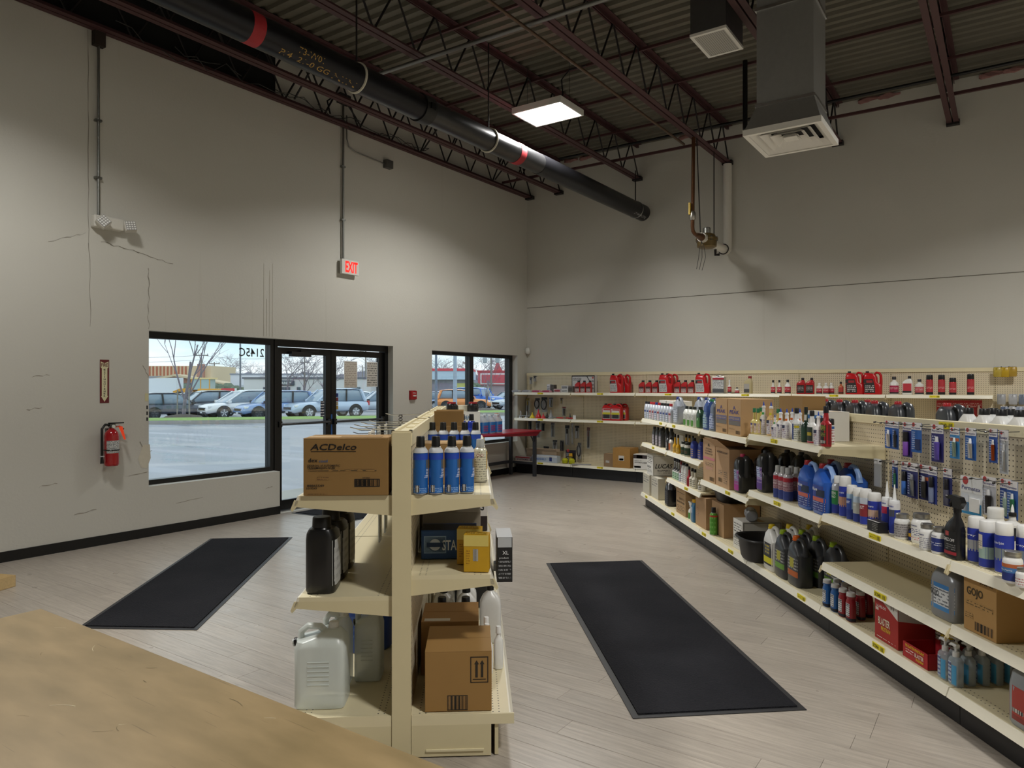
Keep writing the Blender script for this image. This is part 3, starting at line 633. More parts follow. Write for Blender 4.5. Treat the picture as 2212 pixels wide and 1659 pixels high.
def car(loc, rz, label, L, W, H, col, belt=.56, hood=.30, ws=.16, rear=.95, rearslope=.06, spoke='c9ccd0', light='f2f4f6', tail=None, group=None, hoodz=None, flat_rear=False, drop=.0):
    """front at +X. belt/hood/ws/rear are fractions of height and length"""
    t = thing('parked_car', label, 'car', loc, rz, group); pc = mat(col, .22, .15, noise=.04, coat=.6); gl = mat('8fa3b4', .08, .0, noise=0); dk = plastic('22262a', .5)
    hl = L / 2; zb = .20 * H; zt = belt * H; fx = hl - hood * L; wx = fx - ws * L; bx = -hl + (1 - rear) * L; hz = hoodz * H if hoodz else zt * .96
    def S(x, lo, hi, hw, n=5.): return (x, (hi - lo) / 2, hw, (hi + lo) / 2, n)
    def shell(name, secs, m, seg=20):
        v, f = loft_vf(secs, seg); return obj(name, mesh(name, [(z, y, x) for x, y, z in v], [tuple(reversed(q)) for q in f], m, 45), t)
    shell('body', [S(-hl, .3 * H, zt * .92, W * .40), S(-hl + .06, .22 * H, zt * .98, W * .46), S(-hl + .25, zb, zt, W * .5), S(bx + .3, zb, zt * 1.02, W * .5), S(wx, zb, zt * 1.01, W * .5), S(fx, zb, zt * .99, W * .5), S(hl - .45, zb, hz * .95, W * .485), S(hl - .14, .17 * H, hz * .84, W * .45), S(hl, .2 * H, hz * .66, W * .38)], pc)
    rs = rearslope * L
    shell('greenhouse_glass', [S(bx, zt - .05, zt + .02, W * .44), S(bx + rs, zt - .05, H * .955, W * .39), S(bx + rs + .5, zt - .05, H * .97, W * .395), S(wx - .35, zt - .05, H * .965, W * .395), S(wx, zt - .05, H * .93, W * .40), S(fx, zt - .05, zt + .015, W * .43)], gl)
    shell('roof', [S(bx + rs - .03, H * .93, H * .965, W * .37, 3.), S(bx + rs + .5, H * .945, H, W * .385, 3.), S(wx - .4, H * .945, H * .995, W * .385, 3.), S(wx + .02, H * .90, H * .94, W * .37, 3.)], pc)
    for s in (-1, 1):
        y0, y1 = s * W * .445, s * W * .385
        for nm, a, b in (('front_pillar', (fx - .02, y0, zt), (wx, y1 * 1.03, H * .94)), ('middle_pillar', ((wx + bx) / 2 + .1, y0, zt), ((wx + bx) / 2 + .05, y1 * 1.04, H * .96)), ('rear_pillar', (bx + .02, y0, zt), (bx + rs, y1 * 1.02, H * .95))):
            tube(nm, [a, b], .05 if nm != 'rear_pillar' else .11, pc if nm != 'middle_pillar' else dk, t, 6)
        box('mirror', fx - .22, fx - .05, s * W * .5 - (.0 if s > 0 else .2), s * W * .5 + (.2 if s > 0 else .0), zt - .02, zt + .13, pc if spoke != 'dark' else dk, t)
        for x in (hl - .19 * L, -hl + .2 * L):
            r = .20 * H + .03 if H > 1.6 else .33
            w = thing('wheel'); w.parent = t; w.location = (x, s * W * .455, r - .02)
            def disc(nm, rr, th, m, seg=24):
                v, f = loft_vf([(-th, rr * .94), (-th * .8, rr), (th * .8, rr), (th, rr * .94)], seg); return obj(nm, mesh(nm, [(a, c, b) for a, b, c in v], [tuple(reversed(q)) for q in f], m, 40), w)
            disc('tyre', r, .11, dk); disc('rim', r * .64, .114, steel('55585c', .5) if spoke == 'dark' else steel('8d9094', .4))
            for k in range(5):
                a = 2 * pi * k / 5 + .3; c = plastic('d9dde2') if spoke != 'dark' else plastic('55585c')
                tube('spoke', [(.04 * cos(a), s * .117, .04 * sin(a)), (r * .6 * cos(a), s * .117, r * .6 * sin(a))], .035, c, w, 5)
            v = [(x + (r + .07) * cos(q), s * (W * .5 + .004), r - .02 + (r + .07) * sin(q)) for q in [i * pi / 16 for i in range(17)]]; obj('wheel_arch', mesh('wheel_arch', v, [tuple(range(17))], dk), t)
        box('headlight', hl - .42, hl - .10, s * W * .41 - .09, s * W * .41 + .09, hz * .70, hz * .84, mat(light, .15, noise=0), t, .03)
        box('tail_light', -hl - .01, -hl + .16, s * W * .43 - .06, s * W * .43 + .06, zt * .72, zt * 1.0, plastic(tail or 'c2343a'), t, .02)
    box('grille', hl - .10, hl + .015, -W * .27, W * .27, hz * .55, hz * .70, dk, t); box('lower_grille', hl - .16, hl + .03, -W * .34, W * .34, .20 * H, hz * .44, dk, t); box('number_plate', hl + .03, hl + .04, -.17, .17, hz * .36, hz * .46, paper('e8ecef'), t)
    return t
car((-36.685, 16.418, -0.52), -1.804, 'dark grey SUV beside the white minivan, behind the sapling', 4.9, 1.98, 1.74, '3c444e')
car((-31.829, 16.297, -0.461), -1.804, 'white minivan facing left behind the grass island', 5.1, 1.98, 1.74, 'eef2f6', hood=.22, ws=.2, hoodz=.54, rear=.985, rearslope=.03)
car((-28.995, 16.505, -0.427), -1.804, 'blue SUV just right of the white minivan', 4.6, 1.82, 1.68, '7f9fd0', hood=.24, spoke='dark')
car((-26.764, 18.462, -0.4), -1.839, 'pale blue SUV filling the left door pane', 4.9, 1.92, 1.78, 'c2d3e8')
car((-27.118, 23.149, -0.404), -2.188, 'silver SUV seen through the right door pane', 4.7, 1.85, 1.66, 'c6d2e0', spoke='dark')
car((-35.025, 13.569, -0.5), 1.390, 'dark navy hatchback cut off at the left window edge, tail lights showing', 4.7, 1.9, 1.62, '4c5566', spoke='dark')
car((-45.69, 20.53, -0.611), -1.874, 'black estate roof showing between the first two cars', 4.8, 1.9, 1.6, '2c3238')
car((-37.768, 24.986, -0.533), -1.874, 'light blue car roof between the blue and pale blue SUVs', 4.7, 1.85, 1.55, 'a8bfe2')
car((-34.917, 29.791, -0.498), 0.605, 'white hatchback with a red tail light behind the door mullion', 4.6, 1.85, 1.58, 'dbe6f0')
car((-28.538, 34.078, -0.421), 0.605, 'orange SUV in the corner window', 4.5, 1.85, 1.66, 'ef9a55', spoke='dark')
car((-34.352, 43.431, -0.491), 0.605, 'navy SUV behind the orange one', 4.6, 1.9, 1.72, '4d5d8c')
car((-29.748, 37.63, -0.436), 0.081, 'bright blue off-roader in the corner window', 4.2, 1.9, 1.82, '2f6fd0', hood=.30, ws=.06, rear=1., rearslope=.01, belt=.62, hoodz=.62)
car((-32.82, 46.131, -0.473), -2.013, 'dark saloon parked to the right of the blue off-roader', 4.6, 1.8, 1.45, '5a6672')
car((-25.926, 38.176, -0.39), -1.926, 'pale silver car at the right edge of the corner window', 4.8, 1.85, 1.5, 'b9c8d4')
car((-75.639, 107.452, -0.193), 0.605, 'small red SUV far off in the corner window', 4.6, 1.85, 1.75, 'cf4a55')
car((-31.485, 36.077, -0.457), 0.605, 'pale blue car behind the sign post in the corner window', 4.6, 1.8, 1.5, '9fb4d8')

def lathe_at(name, secs, m, parent, loc=(0, 0, 0), seg=10): return loft(name, secs, m, parent, seg, loc=loc)
def van_and_loader():
    p = (-82.607, 38.865, -0.083); t = thing('delivery_van', 'white panel van on the far road at the left window edge', 'van', p, 3.746)
    wv = mat('e3e9ef', .4, noise=.03); prism('van_body', [(-3, .4), (2.2, .4), (2.35, 1.2), (1.6, 1.5), (1.0, 2.5), (-3, 2.6)], -1, 1, wv, t); prism('windscreen', [(1.62, 1.52), (1.1, 2.35), (.6, 2.35), (.6, 1.52)], -1.01, 1.01, mat('68788a', .1), t)
    for x in (-2, 1.5):
        for s in (-1, 1): v, f = tube_vf([(x, s * .8, .38), (x, s * 1.02, .38)], .38, 14); obj('wheel', mesh('wheel', v, f, plastic('222222'), 40), t)
    p = (-66.987, 35.074, -0.319); t = thing('wheel_loader', 'yellow wheel loader with cab behind the parked cars', 'loader', p, 0.605); yl = mat('e8a83c', .5)
    box('rear_body', .2, 2.3, -.9, .9, .7, 1.5, yl, t, .08); prism('engine_hood', [(-2.6, .8), (-.4, .8), (-.4, 1.6), (-1.9, 1.5), (-2.6, 1.2)], -.7, .7, yl, t); box('cab', -.5, 1.5, -.75, .75, 1.4, 2.55, mat('a8c4cc', .1), t); box('cab_roof', -.75, 1.75, -.85, .85, 2.55, 2.72, mat('f0d9a0', .5), t)
    for x in (-.48, .5, 1.48): box('cab_post', x - .05, x + .05, -.78, -.7, 1.4, 2.55, yl, t)
    for x in (-1.7, 1.6):
        for s in (-1, 1): v, f = tube_vf([(x, s * .7, .6), (x, s * 1.1, .6)], .6, 16); obj('wheel', mesh('wheel', v, f, plastic('2a2a2a'), 40), t)
van_and_loader()
# ------------------------------------------------------------------ trees
def tree_mesh(h, spread, seed, levels=4, r0=None, upright=.75, kids=3):
    R = random.Random(seed); parts = []; r0 = r0 or h * .012
    def grow(p, d, L, r, lev):
        n = 3; pts = [p]; q = p; dd = d.copy()
        for i in range(n):
            dd = (dd + Vector((R.uniform(-.14, .14), R.uniform(-.14, .14), R.uniform(-.05, .1)))).normalized(); q = q + dd * (L / n); pts.append(q)
        parts.append(tube_vf(pts, [r * (1 - .5 * i / n) for i in range(n + 1)], 4 if lev > 1 else 6))
        if lev >= levels: return
        for k in range(kids + (lev == 0)):
            a = 2 * pi * (k + R.random()) / kids; base = pts[R.choice((2, 3))] if lev else pts[R.choice((1, 2, 3))]
            nd = (dd * upright + Vector((cos(a), sin(a), R.uniform(-.1, .3))) * spread).normalized(); grow(base, nd, L * R.uniform(.62, .8), r * .52, lev + 1)
    grow(Vector((0, 0, 0)), Vector((0, 0, 1)), h * .32, r0, 0)
    return parts
def tree(loc, h, label, seed, spread=.7, col='6f6a78', levels=4, r0=None, upright=.75, kids=3):
    t = thing('bare_tree', label, 'tree', loc, 0, 'bare trees outside'); P = tree_mesh(h, spread, seed, levels, r0, upright, kids); m = mat(col, .9, noise=.1)
    obj('trunk', mesh('trunk', *P[0], m, 60), t); obj('branches', mesh('branches', *join(P[1:]), m, 60), t, kind='stuff')
    return t
sap = tree((-30.994, 11.813, -0.451), 10.5, 'young bare tree with two stakes on the grass island', 5, .42, '7d7684', 4, .11, 1.1, 3)
for s in (-1, 1): tube('tree_stake', [(s * .45, .1 * s, 0), (s * .4, .1 * s, 1.75)], .04, mat('8f8a86', .9), sap, 6)
lathe_at('mulch_ring', [(.15, 1.1), (.28, .9), (.36, .4), (.38, .1)], mat('5c544e', .95, noise=.3), sap, seg=14)
sap2 = tree((-21.637, 27.761, -0.338), 7., 'thin staked sapling on the corner island', 15, .45, '7d7684', 3, .05, 1.1)
tube('tree_stake', [(.6, 0, 0), (.1, 0, 2.0)], .03, mat('c9c6c2', .9), sap2, 6); lathe_at('mulch_ring', [(.1, 1.2), (.3, .8), (.36, .2)], mat('6a625c', .95, noise=.3), sap2, seg=14)
for i, (s, lb) in enumerate(((((-131.105, 75.851, 0.383), 9, .8), 'spreading bare tree behind the yellow loader'), (((-135.485, 84.98, 0.39), 11, .8), 'round bare tree above the red sign'), (((-126.501, 85.111, 0.376), 9.5, .8), 'bare tree behind the low white building'),
        (((-63.052, 43.871, -0.373), 8.5, .75), 'bare tree at the left of the left door pane'), (((-59.05, 42.991, -0.427), 7.5, .5), 'forked bare tree in front of the shop sign'), (((-55.353, 43.115, -0.478), 7.5, .6), 'bare tree right of the shop sign'),
        (((-80.516, 74.347, -0.116), 10, .6), 'bare tree behind the utility pole in the right door pane'), (((-70.453, 81.302, -0.271), 9, .8), 'bare tree above the red roofed restaurant'), (((-74.571, 96.69, -0.209), 11.5, .9), 'wide bare tree behind the corner window divider'),
        (((-73.439, 103.551, -0.227), 11, .9), 'bare tree at the right edge of the corner window'), (((-153.143, 94.657, 0.417), 8, .9), 'hazy low tree on the skyline right of the loader'), (((-89.551, 80.259, 0.027), 7.5, .9), 'low bare tree beside the door notice'))):
    tree(s[0], s[1], lb, 30 + i, s[2], '8a8694' if i != 8 else '857f90', 4, s[1] * .016, .7, 4)
def bush(loc, w, h, label, seed):
    R = random.Random(seed); parts = []
    for k in range(14):
        a = R.random() * 6.28; d = R.random() * w * .5; r = w * R.uniform(.18, .3); v, f = loft_vf([(0, r * .5), (r * .5, r), (r * 1.2, r * .9), (r * 1.7, r * .4)], 7); zz = R.random() * (h - r * 1.5)
        parts.append(([(x + d * cos(a) + R.uniform(-.1, .1), y + d * sin(a) + R.uniform(-.1, .1), z + max(0, zz)) for x, y, z in v], f))
    o = obj('bush', mesh('bush', *join(parts), mat('6a7a68', .95, noise=.3, scale=3)), None, loc); o['kind'] = 'stuff'; return tag(o, label, 'bush', 'bushes along the far road')
for i, (p, w, h, lb) in enumerate((((-97.424, 48.075, 0.151), 3.2, 1.9, 'green bush in front of the brick gable building'), ((-91.12, 47.569, 0.052), 3., 1.6, 'dark bush behind the young tree'), ((-87.146, 50.316, -0.011), 3.6, 1.9, 'purple grey thicket right of the loader'), ((-80.97, 49.722, -0.108), 2.6, 1.5, 'bush beside the lamp pole'), ((-79.059, 51.043, -0.139), 2., 1.3, 'bush before the white building'), ((-51.812, 66.228, -0.527), 2.2, 2.6, 'thicket left of the red building'))): bush(p, w, h, lb, i)
# ------------------------------------------------------------------ poles and wires
def pole(loc, h, r, label, arms=(), name='utility_pole', col='8a8680', extra=None):
    t = thing(name, label, 'pole', loc, YAW, 'poles outside'); tube('shaft', [(0, 0, 0), (0, 0, h)], [r, r * .7], mat(col, .8), t, 8)
    for z, w in arms: box('crossarm', -w / 2, w / 2, -.08, .08, z, z + .16, mat(col, .8), t); [lathe_at('insulator', [(0, .06), (.15, .08), (.2, .04)], plastic('9aa0a4'), t, (s * w * .45, 0, z + .16), 6) for s in (-1, 1)]
    if extra: extra(t, h)
    return t
def lamp_head(t, h): box('lamp_head', -.1, .9, -.2, .2, h - .1, h + .12, mat('aab4bc', .5), t, .03)
P1 = (-99.139, 55.398, 0.179); P2 = (-115.626, 68.315, 0.359); P3 = (-73.79, 66.84, -0.222); P4 = (-69.401, 51.639, -0.286); P5 = (-52.637, 70.52, -0.515)
pole(P1, 6.6, .16, 'wooden utility pole with crossarm behind the loader', [(6.1, 2.2)]); pole(P2, 5.6, .14, 'utility pole left of the round bare tree', [(5.2, 2.)]); pole((-56.167, 32.827, -0.467), 9.2, .10, 'tall thin lamp pole beside the window number', name='lamp_pole', col='6d7784', extra=lamp_head)
pole(P3, 7.4, .15, 'double crossarm utility pole in the right door pane', [(7.0, 1.8), (6.2, 1.8)]); pole(P4, 6., .12, 'utility pole between the door trees', [(5.6, 1.4), (4.8, 1.2)]); pole(P5, 7.2, .16, 'utility pole with crossarm in the corner window', [(6.9, 2.4)], extra=lambda t, h: [box('transformer', s * .9 - .3, s * .9 + .3, -.3, .3, h - 2, h - 1.2, mat('a8b2b8', .6), t, .1) for s in (-1, 1)])
pole((-61.18, 75.556, -0.398), 5.6, .12, 'lamp post left of the window divider', [(5.3, .9)]); pole((-75.679, 67.966, -0.192), 4.9, .09, 'plain thin pole beside the double crossarm pole'); 
pole((-18.657, 19.172, -0.302), 4.2, .085, 'grey perforated sign post near the corner window', name='sign_post', col='7d8898'); pole((-19.865, 22.3, -0.317), 5.2, .13, 'thick pale grey post near the corner window', name='lamp_pole', col='a9b6c6')
def wire(a, b, za, zb, sag, i):
    A, B = Vector(a), Vector(b); pts = [(A + (B - A) * k / 12 + Vector((0, 0, za + (zb - za) * k / 12 - sag * sin(pi * k / 12)))) for k in range(13)]
    rod('power_line', 'thin far power line, ' + ('upper left', 'upper left of the door', 'second at the left edge', 'low, beside the loader', 'low, above the white shop', 'upper in the door panes', 'lower in the door panes', 'between the door and the corner window', 'right part of the corner window', 'lowest at the left edge')[i], 'power line', pts, .022, mat('7f8a94', .8), 'overhead power lines', 4)
LP0 = (-113.306, 41.96, 0.355); LP9 = (-47.919, 87.152, -0.58)
for i, (a, b, za, zb) in enumerate(((LP0, P1, 6.2, 6.2), (P1, P4, 6.2, 5.7), (LP0, P1, 5.4, 5.5), (P1, P2, 5.2, 5.3), (P2, P4, 5.3, 4.9), (P4, P3, 5.7, 7.1), (P4, P3, 4.9, 6.3), (P3, P5, 7.1, 7.0), (P5, LP9, 7.0, 6.6), (LP0, P2, 4.6, 4.8))): wire(a, b, za, zb, .5, i)
def lot_sign():
    t = thing('lot_sign', 'small red and white roadside sign behind the minivan', 'sign', (-55.299, 30.996, -0.479), YAW)
    box('sign_face', -.75, .55, -.05, .05, .7, 1.75, mat('d8404c', .5), t); box('sign_post', .55, .72, -.06, .06, 0, 1.75, mat('eceff2', .5), t); patch(t, lambda u, z: (u, -.06, z), -.5, .3, 1.1, 1.45, paper('f0c8c8'), name='sign_print')
lot_sign()
# ------------------------------------------------------------------ buildings
def building(loc, label, build):
    t = thing('building', label, 'building', loc, YAW, None); build(t); return t
def win(t, x0, x1, z0, z1, y, c='5a6a78', nm='window'): return box(nm, x0, x1, y - .06, y, z0, z1, mat(c, .15), t)
def b_left(t):
    br = mat('b08478', .85, noise=.1); tn = mat('d9c6a8', .85)
    box('hall_wall', -12, 4.2, 3, 14, 0, 4.6, tn, t)
    for k in range(20): box('roof_rib', -12 + k * .62, -11.72 + k * .62, 2.9, 3, 2.9, 4.5, mat('b06a52', .8), t)
    box('hall_band', -12, -1, 2.85, 3, 1.6, 2.8, mat('8d93a0', .7), t); box('chimney', 2.2, 3.2, 2.2, 3, 0, 4.9, br, t)
    prism('gable_roof', [(-8, 1.5), (0, 3.1), (8.5, 1.6), (8.5, 1.35), (0, 2.75), (-8, 1.25)], -1.5, 4, tn, t); prism('gable_wall', [(-5.5, 0), (-5.5, 1.7), (0, 2.75), (6, 1.75), (6, 0)], -.6, 3, br, t)
    win(t, -3, -1, .4, 1.6, -.6); win(t, 1, 3, .4, 1.6, -.6)
building((-106.947, 56.08, 0.302), 'brick and tan gabled building at the left of the window', b_left)
def b_white(t):
    w = mat('dfe0e6', .8, noise=.04); box('wall', -9, 8, 0, 9, 0, 2.7, w, t); box('roof_edge', -9.2, 8.2, -.15, 9, 2.7, 2.95, mat('6d7484', .7), t)
    for a, b in ((-6.4, -5.6), (-4.6, -2.8), (-1.9, -1.4), (1.6, 3.2), (4.6, 6.6)): win(t, a, b, .2, 1.6, 0)
    box('shop_sign', -5.4, -2.2, -.22, 0, 1.8, 2.5, mat('4d5a68', .5), t, .1); text(t, 'COMMUNITY', lambda u, z: (u, -.23, z), -3.8, 2.15, 2.4, .36, paper('e8ecf0')); box('base_band', -9, 8, -.05, 0, 0, .2, mat('8a8f9a', .8), t)
building((-69.495, 52.791, -0.284), 'low white shop building with a dark oval sign', b_white)
def b_white2(t): box('wall', -4.5, 9, 0, 8, 0, 3.2, mat('dfe0e6', .8), t); box('roof_edge', -4.6, 9, -.1, 8, 3.2, 3.4, mat('8d94a2', .7), t); win(t, -1.4, .8, 1.6, 2.2, 0, '7a8494', 'wall_graphic'); box('lean_to', -3, 3, -2, 0, 0, 1.6, mat('c5cbd4', .8), t); win(t, .8, 2.2, .2, 1., -2)
building((-88.934, 58.804, 0.017), 'small white block building under the window number', b_white2)
def b_red(t):
    box('canopy_fascia', -7, 3.6, -1, 9, 2.8, 4.0, mat('c3d9ee', .6), t); box('red_roof_band', -7, 3.6, -1.1, 9, 4.0, 4.35, mat('dc4d5c', .6), t); box('wall', -6.4, 3.2, 0, 8, 0, 2.8, mat('a9a8b4', .8), t)
    for a, b in ((-6, -4.6), (-3.6, -1.2), (-1, 1.2)): win(t, a, b, .6, 2.3, 0, '9c98ac')
    box('yellow_panel', 1.4, 3.1, -.12, 0, 1.0, 2.3, mat('e6e48c', .5), t); box('bollard', -4.5, -4.2, -2.5, -2.2, 0, 1.8, mat('e8dd8c', .6), t)
building((-57.14, 66.192, -0.454), 'restaurant with pale blue fascia and red roof band', b_red)
def b_red2(t):
    box('wall', -2, 9, 0, 9, 0, 2., mat('b8a8b4', .8), t); box('red_fascia', -2, 9, -.3, 9, 2., 4., mat('d8707c', .7), t); box('roof_cap', -2.1, 9, -.4, 9, 4., 4.3, mat('c23c48', .6), t); prism('spire', [(.4, 4.2), (1.8, 4.2), (1.1, 5.9)], -.2, .4, mat('c86068', .7), t)
    for a, b in ((-1.6, 2.4), (3, 6.6), (7, 9)): box('white_frame', a, b, -.38, -.3, 2.15, 3.85, mat('eceef2', .6), t); box('red_panel', a + .2, b - .2, -.44, -.38, 2.35, 3.65, mat('d05a68', .7), t)
building((-59.213, 79.346, -0.425), 'red restaurant with white framed panels in the corner window', b_red2)
# hazy ridge of winter woods closing the view
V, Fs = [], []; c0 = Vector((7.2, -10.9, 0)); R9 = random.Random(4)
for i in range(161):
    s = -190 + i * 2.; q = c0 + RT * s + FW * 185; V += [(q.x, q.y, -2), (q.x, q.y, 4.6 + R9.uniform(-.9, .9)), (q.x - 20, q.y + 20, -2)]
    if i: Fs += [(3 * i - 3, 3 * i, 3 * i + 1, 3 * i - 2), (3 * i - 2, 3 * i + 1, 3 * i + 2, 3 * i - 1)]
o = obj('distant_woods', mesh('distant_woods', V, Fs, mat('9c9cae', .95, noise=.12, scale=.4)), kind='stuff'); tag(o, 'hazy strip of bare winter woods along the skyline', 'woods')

# ================================================================== shelving
GA = rad(37.65)
RZ, CZ, CR = GA - pi / 2, GA, GA + pi / 2      # facing the aisle from the right run / facing the camera / facing the aisle from the centre run
CREAM = mat('e2d7b4', .42, noise=.05, scale=6, spec=.4); CREAM2 = mat('d6caa4', .45, noise=.05, scale=5); KICK = mat('17171a', .45); RAIL = mat('e9e4d2', .35, noise=.03); YEL = paper('e8d820')
PEG = peg_mat('d9cdb2'); SLOT = peg_mat('d2c6a6', .0254, .22)
SHF = {}
def shelf_mat(Dp):
    if Dp not in SHF: SHF[Dp] = peg_mat('e0d5b2', .0254, .13, 'XY', [(-Dp + .02, -Dp + .075), (-.085, -.03)])
    return SHF[Dp]
def price_tag(par, x, y, z, txt=None, w=.11, h=.03, flip=1):
    o = box('price_tag', x - w / 2, x + w / 2, y - .003, y, z - h / 2, z + h / 2, YEL, par)
    f = lambda u, zz: (u, y - .004, zz)
    if txt: text(o, txt, f, x - w * .18, z, w * .5, h * .62, paper('33300c'), .01)
    else: patch(o, f, x - w * .42, x + w * .1, z - h * .3, z + h * .3, lines_mat('6a6410', 'e8d820', 1.5), name='tag_print')
    patch(o, f, x + w * .2, x + w * .45, z - h * .34, z + h * .34, bars_mat('2a2808', 'd8c81c', 26), name='barcode')
def shelf(par, L, z, Dp, tags=(), s=1, name='shelf', bk=(True, True), lip=.042):
    """s = -1 mirrors the shelf to the other side of a double run"""
    g = thing(name); g.parent = par
    if s < 0: g.rotation_euler = (0, 0, pi); g.location = (L, .07, 0)
    box('shelf_plate', .004, L - .004, -Dp, 0, z - .018, z, shelf_mat(Dp), g)
    v = [(x, y, zz) for x in (.004, L - .004) for y, zz in ((-Dp, z), (-Dp - .006, z), (-Dp - .022, z - lip), (-Dp - .004, z - lip), (-Dp, z - .018))]
    obj('price_rail', mesh('price_rail', v, [(0, 1, 2, 3, 4), (9, 8, 7, 6, 5)] + [(i, i + 5, (i + 1) % 5 + 5, (i + 1) % 5) for i in range(5)], RAIL), g)
    pts = [(0, z - .018), (-Dp - .02, z - .018), (-Dp - .035, z - .055), (-Dp - .028, z - .065), (-Dp - .010, z - .046), (0, z - .085)]
    for x in ([0.004] if bk[0] else []) + ([L - .008] if bk[1] else []):
        v = [(xx, y, zz) for xx in (x, x + .004) for y, zz in pts]; n = len(pts); obj('bracket', mesh('bracket', v, [tuple(range(n)), tuple(reversed(range(n, 2 * n)))] + [(i, (i + 1) % n, (i + 1) % n + n, i + n) for i in range(n)], CREAM2), g)
    for tg in tags: price_tag(g, tg[0], -Dp - .016, z - .020, tg[1] if len(tg) > 1 else None)
    return g
def unit(label, org, rz, L, H, base, shelves, Dp=.40, kick=KICK, group=None, left=None, cat='shelving', first=False, last=False, name='gondola_shelving', btags=(), rail=True):
    t = thing(name, label, cat, org, rz, group); two = left is not None
    box('back_panel', .0256, L - .001, 0, .012, base, H - .02, PEG, t); 
    if two: box('back_panel', .0256, L - .001, .058, .07, base, H - .02, PEG, t)
    th = .07 if two else .05
    box('upright', 0, .0254, -.004, th + .004 if two else th, 0, H, SLOT, t)
    if last: box('upright', L, L + .0254, -.004, th + .004 if two else th, 0, H, SLOT, t)
    if rail:
        if two:
            box('top_rail', .001, L - .001, -.008, .006, H - .062, H, CREAM, t); box('top_rail', .001, L - .001, .064, .078, H - .062, H, CREAM, t); box('top_cover', .001, L - .001, .006, .064, H - .02, H - .008, CREAM2, t)
            for k in range(4): box('cover_rib', L * (k + .5) / 4 - .08, L * (k + .5) / 4 + .08, .018, .052, H - .008, H - .004, CREAM, t)
            for yy in (-.008, .066): box('rail_plug', .001, .014, yy, yy + .012, H - .008, H + .004, plastic('101010'), t)
        else: box('top_rail', .001, L - .001, -.012, th, H - .05, H, CREAM, t)
    for s, sh in ((1, shelves), (-1, left or ())):
        if s < 0 and not two: continue
        shelf(t, L, base, Dp, btags if s > 0 else (), s, 'base_deck', (False, False))
        a = thing('kick'); a.parent = t
        if s < 0: a.rotation_euler = (0, 0, pi); a.location = (L, .07, 0)
        box('kick_plate', .002, L - .002, -Dp + .045, -Dp + .06, .004, base - .03, kick, a)
        for z, dp, tg in sh: shelf(t, L, z, dp, tg, s, bk=(True, z != .512))
    return t
# ---- centre run, three double-sided sections
LN = 1.2
for i, lb in enumerate(('cream double-sided shelving section nearest the camera', 'cream double-sided shelving section in the middle of the centre run', 'cream double-sided shelving section at the far end of the centre run')):
    c = unit(lb, ((5.164, -8.695, 0), (4.431, -7.744, 0), (3.698, -6.794, 0))[i], CR, LN, 1.352, .177, [(1.085, .33, ()), (.752, .33, ())], .41, CREAM2, 'centre shelving run', left=[(1.085, .385, ()), (.668, .385, ())], last=(i == 2))
    if i == 0:
        box('end_post', -.012, 0, -.004, .074, 0, 1.345, CREAM2, c)
        for s in (1, -1):
            y0, y1 = (-.335, -.006) if s > 0 else (.076, .405); box('base_end_panel', -.008, 0, y0, y1, .006, .135, CREAM2, c); ya, yb = (-.43, -.006) if s > 0 else (.076, .5); box('deck_end_cap', -.008, 0, ya, yb, .135, .178, CREAM, c)
            box('end_lip', -.014, -.008, y0 + .03, y1 - .06, .028, .036, CREAM, c)
# ---- right run
UJ = [9.12, 7.925, 6.73, 5.535, 4.34, 3.14, 1.94]
RS = [('far end of the right run', [(1.12, .40, ((.95,),)), (.81, .40, ((.6,),))], ((.3,),)), ('second section from the far end of the right run', [(1.12, .40, ((.3,),)), (.81, .40, ()), (.512, .40, ((.75,),))], ((.3,),)),
      ('section with the antifreeze cartons in the right run', [(1.12, .40, ()), (.648, .40, ((.75,),))], ((.15,), (.85,))), ('section with the blue jugs in the right run', [(1.16, .40, ((.5,),)), (.722, .40, ((.55,),))], ((.95,),)),
      ('section with hanging adhesive cards in the right run', [(.747, .40, ((.6,),)), (.447, .40, ((.65, 'SC04B'),))], ((.65, 'SC04A'),)), ('section at the right edge of the picture', [(.747, .40, ()), (.462, .40, ())], ())]
ORG = [(3.656, -2.115, 0), (4.386, -3.062, 0), (5.116, -4.008, 0), (5.846, -4.954, 0), (6.576, -5.9, 0), (7.309, -6.85, 0)]
for i, (lb, sh, bt) in enumerate(RS):
    r = unit('cream pegboard shelving ' + lb, ORG[i], RZ, UJ[i] - UJ[i + 1], 1.347 if i > 2 else 1.30, .175, sh, .41, group='right shelving run', last=(i == 5), btags=bt, rail=(i > 2))
    if i == 4: price_tag(r, .59, -.013, 1.322, 'SC04D', .12, .038)
    if i > 2:      # the far side of the run carries a shelf too
        shelf(r, UJ[i] - UJ[i + 1], 1.17, .40, (), -1, 'rear_shelf')
# ---- wall run along the far wall
WX = [.04, 1.19, 2.36, 3.535, 4.72, 5.893, 7.056, 8.22]
for i in range(7):
    sh = [(1.42, .40, ((.55,),)), (.97, .40, ((.55,),))] if i < 6 else []
    unit('cream pegboard wall shelving, ' + ('section in the corner by the window', 'second section from the corner', 'third section from the corner', 'fourth section from the corner', 'fifth section from the corner', 'sixth section, with the spray cans', 'section at the right edge with hanging packets')[i],
         (WX[i], -.065, 0), 0, WX[i + 1] - WX[i], 1.765, .22, sh, .40, group='wall shelving', btags=((.55,),) if i < 6 else ())

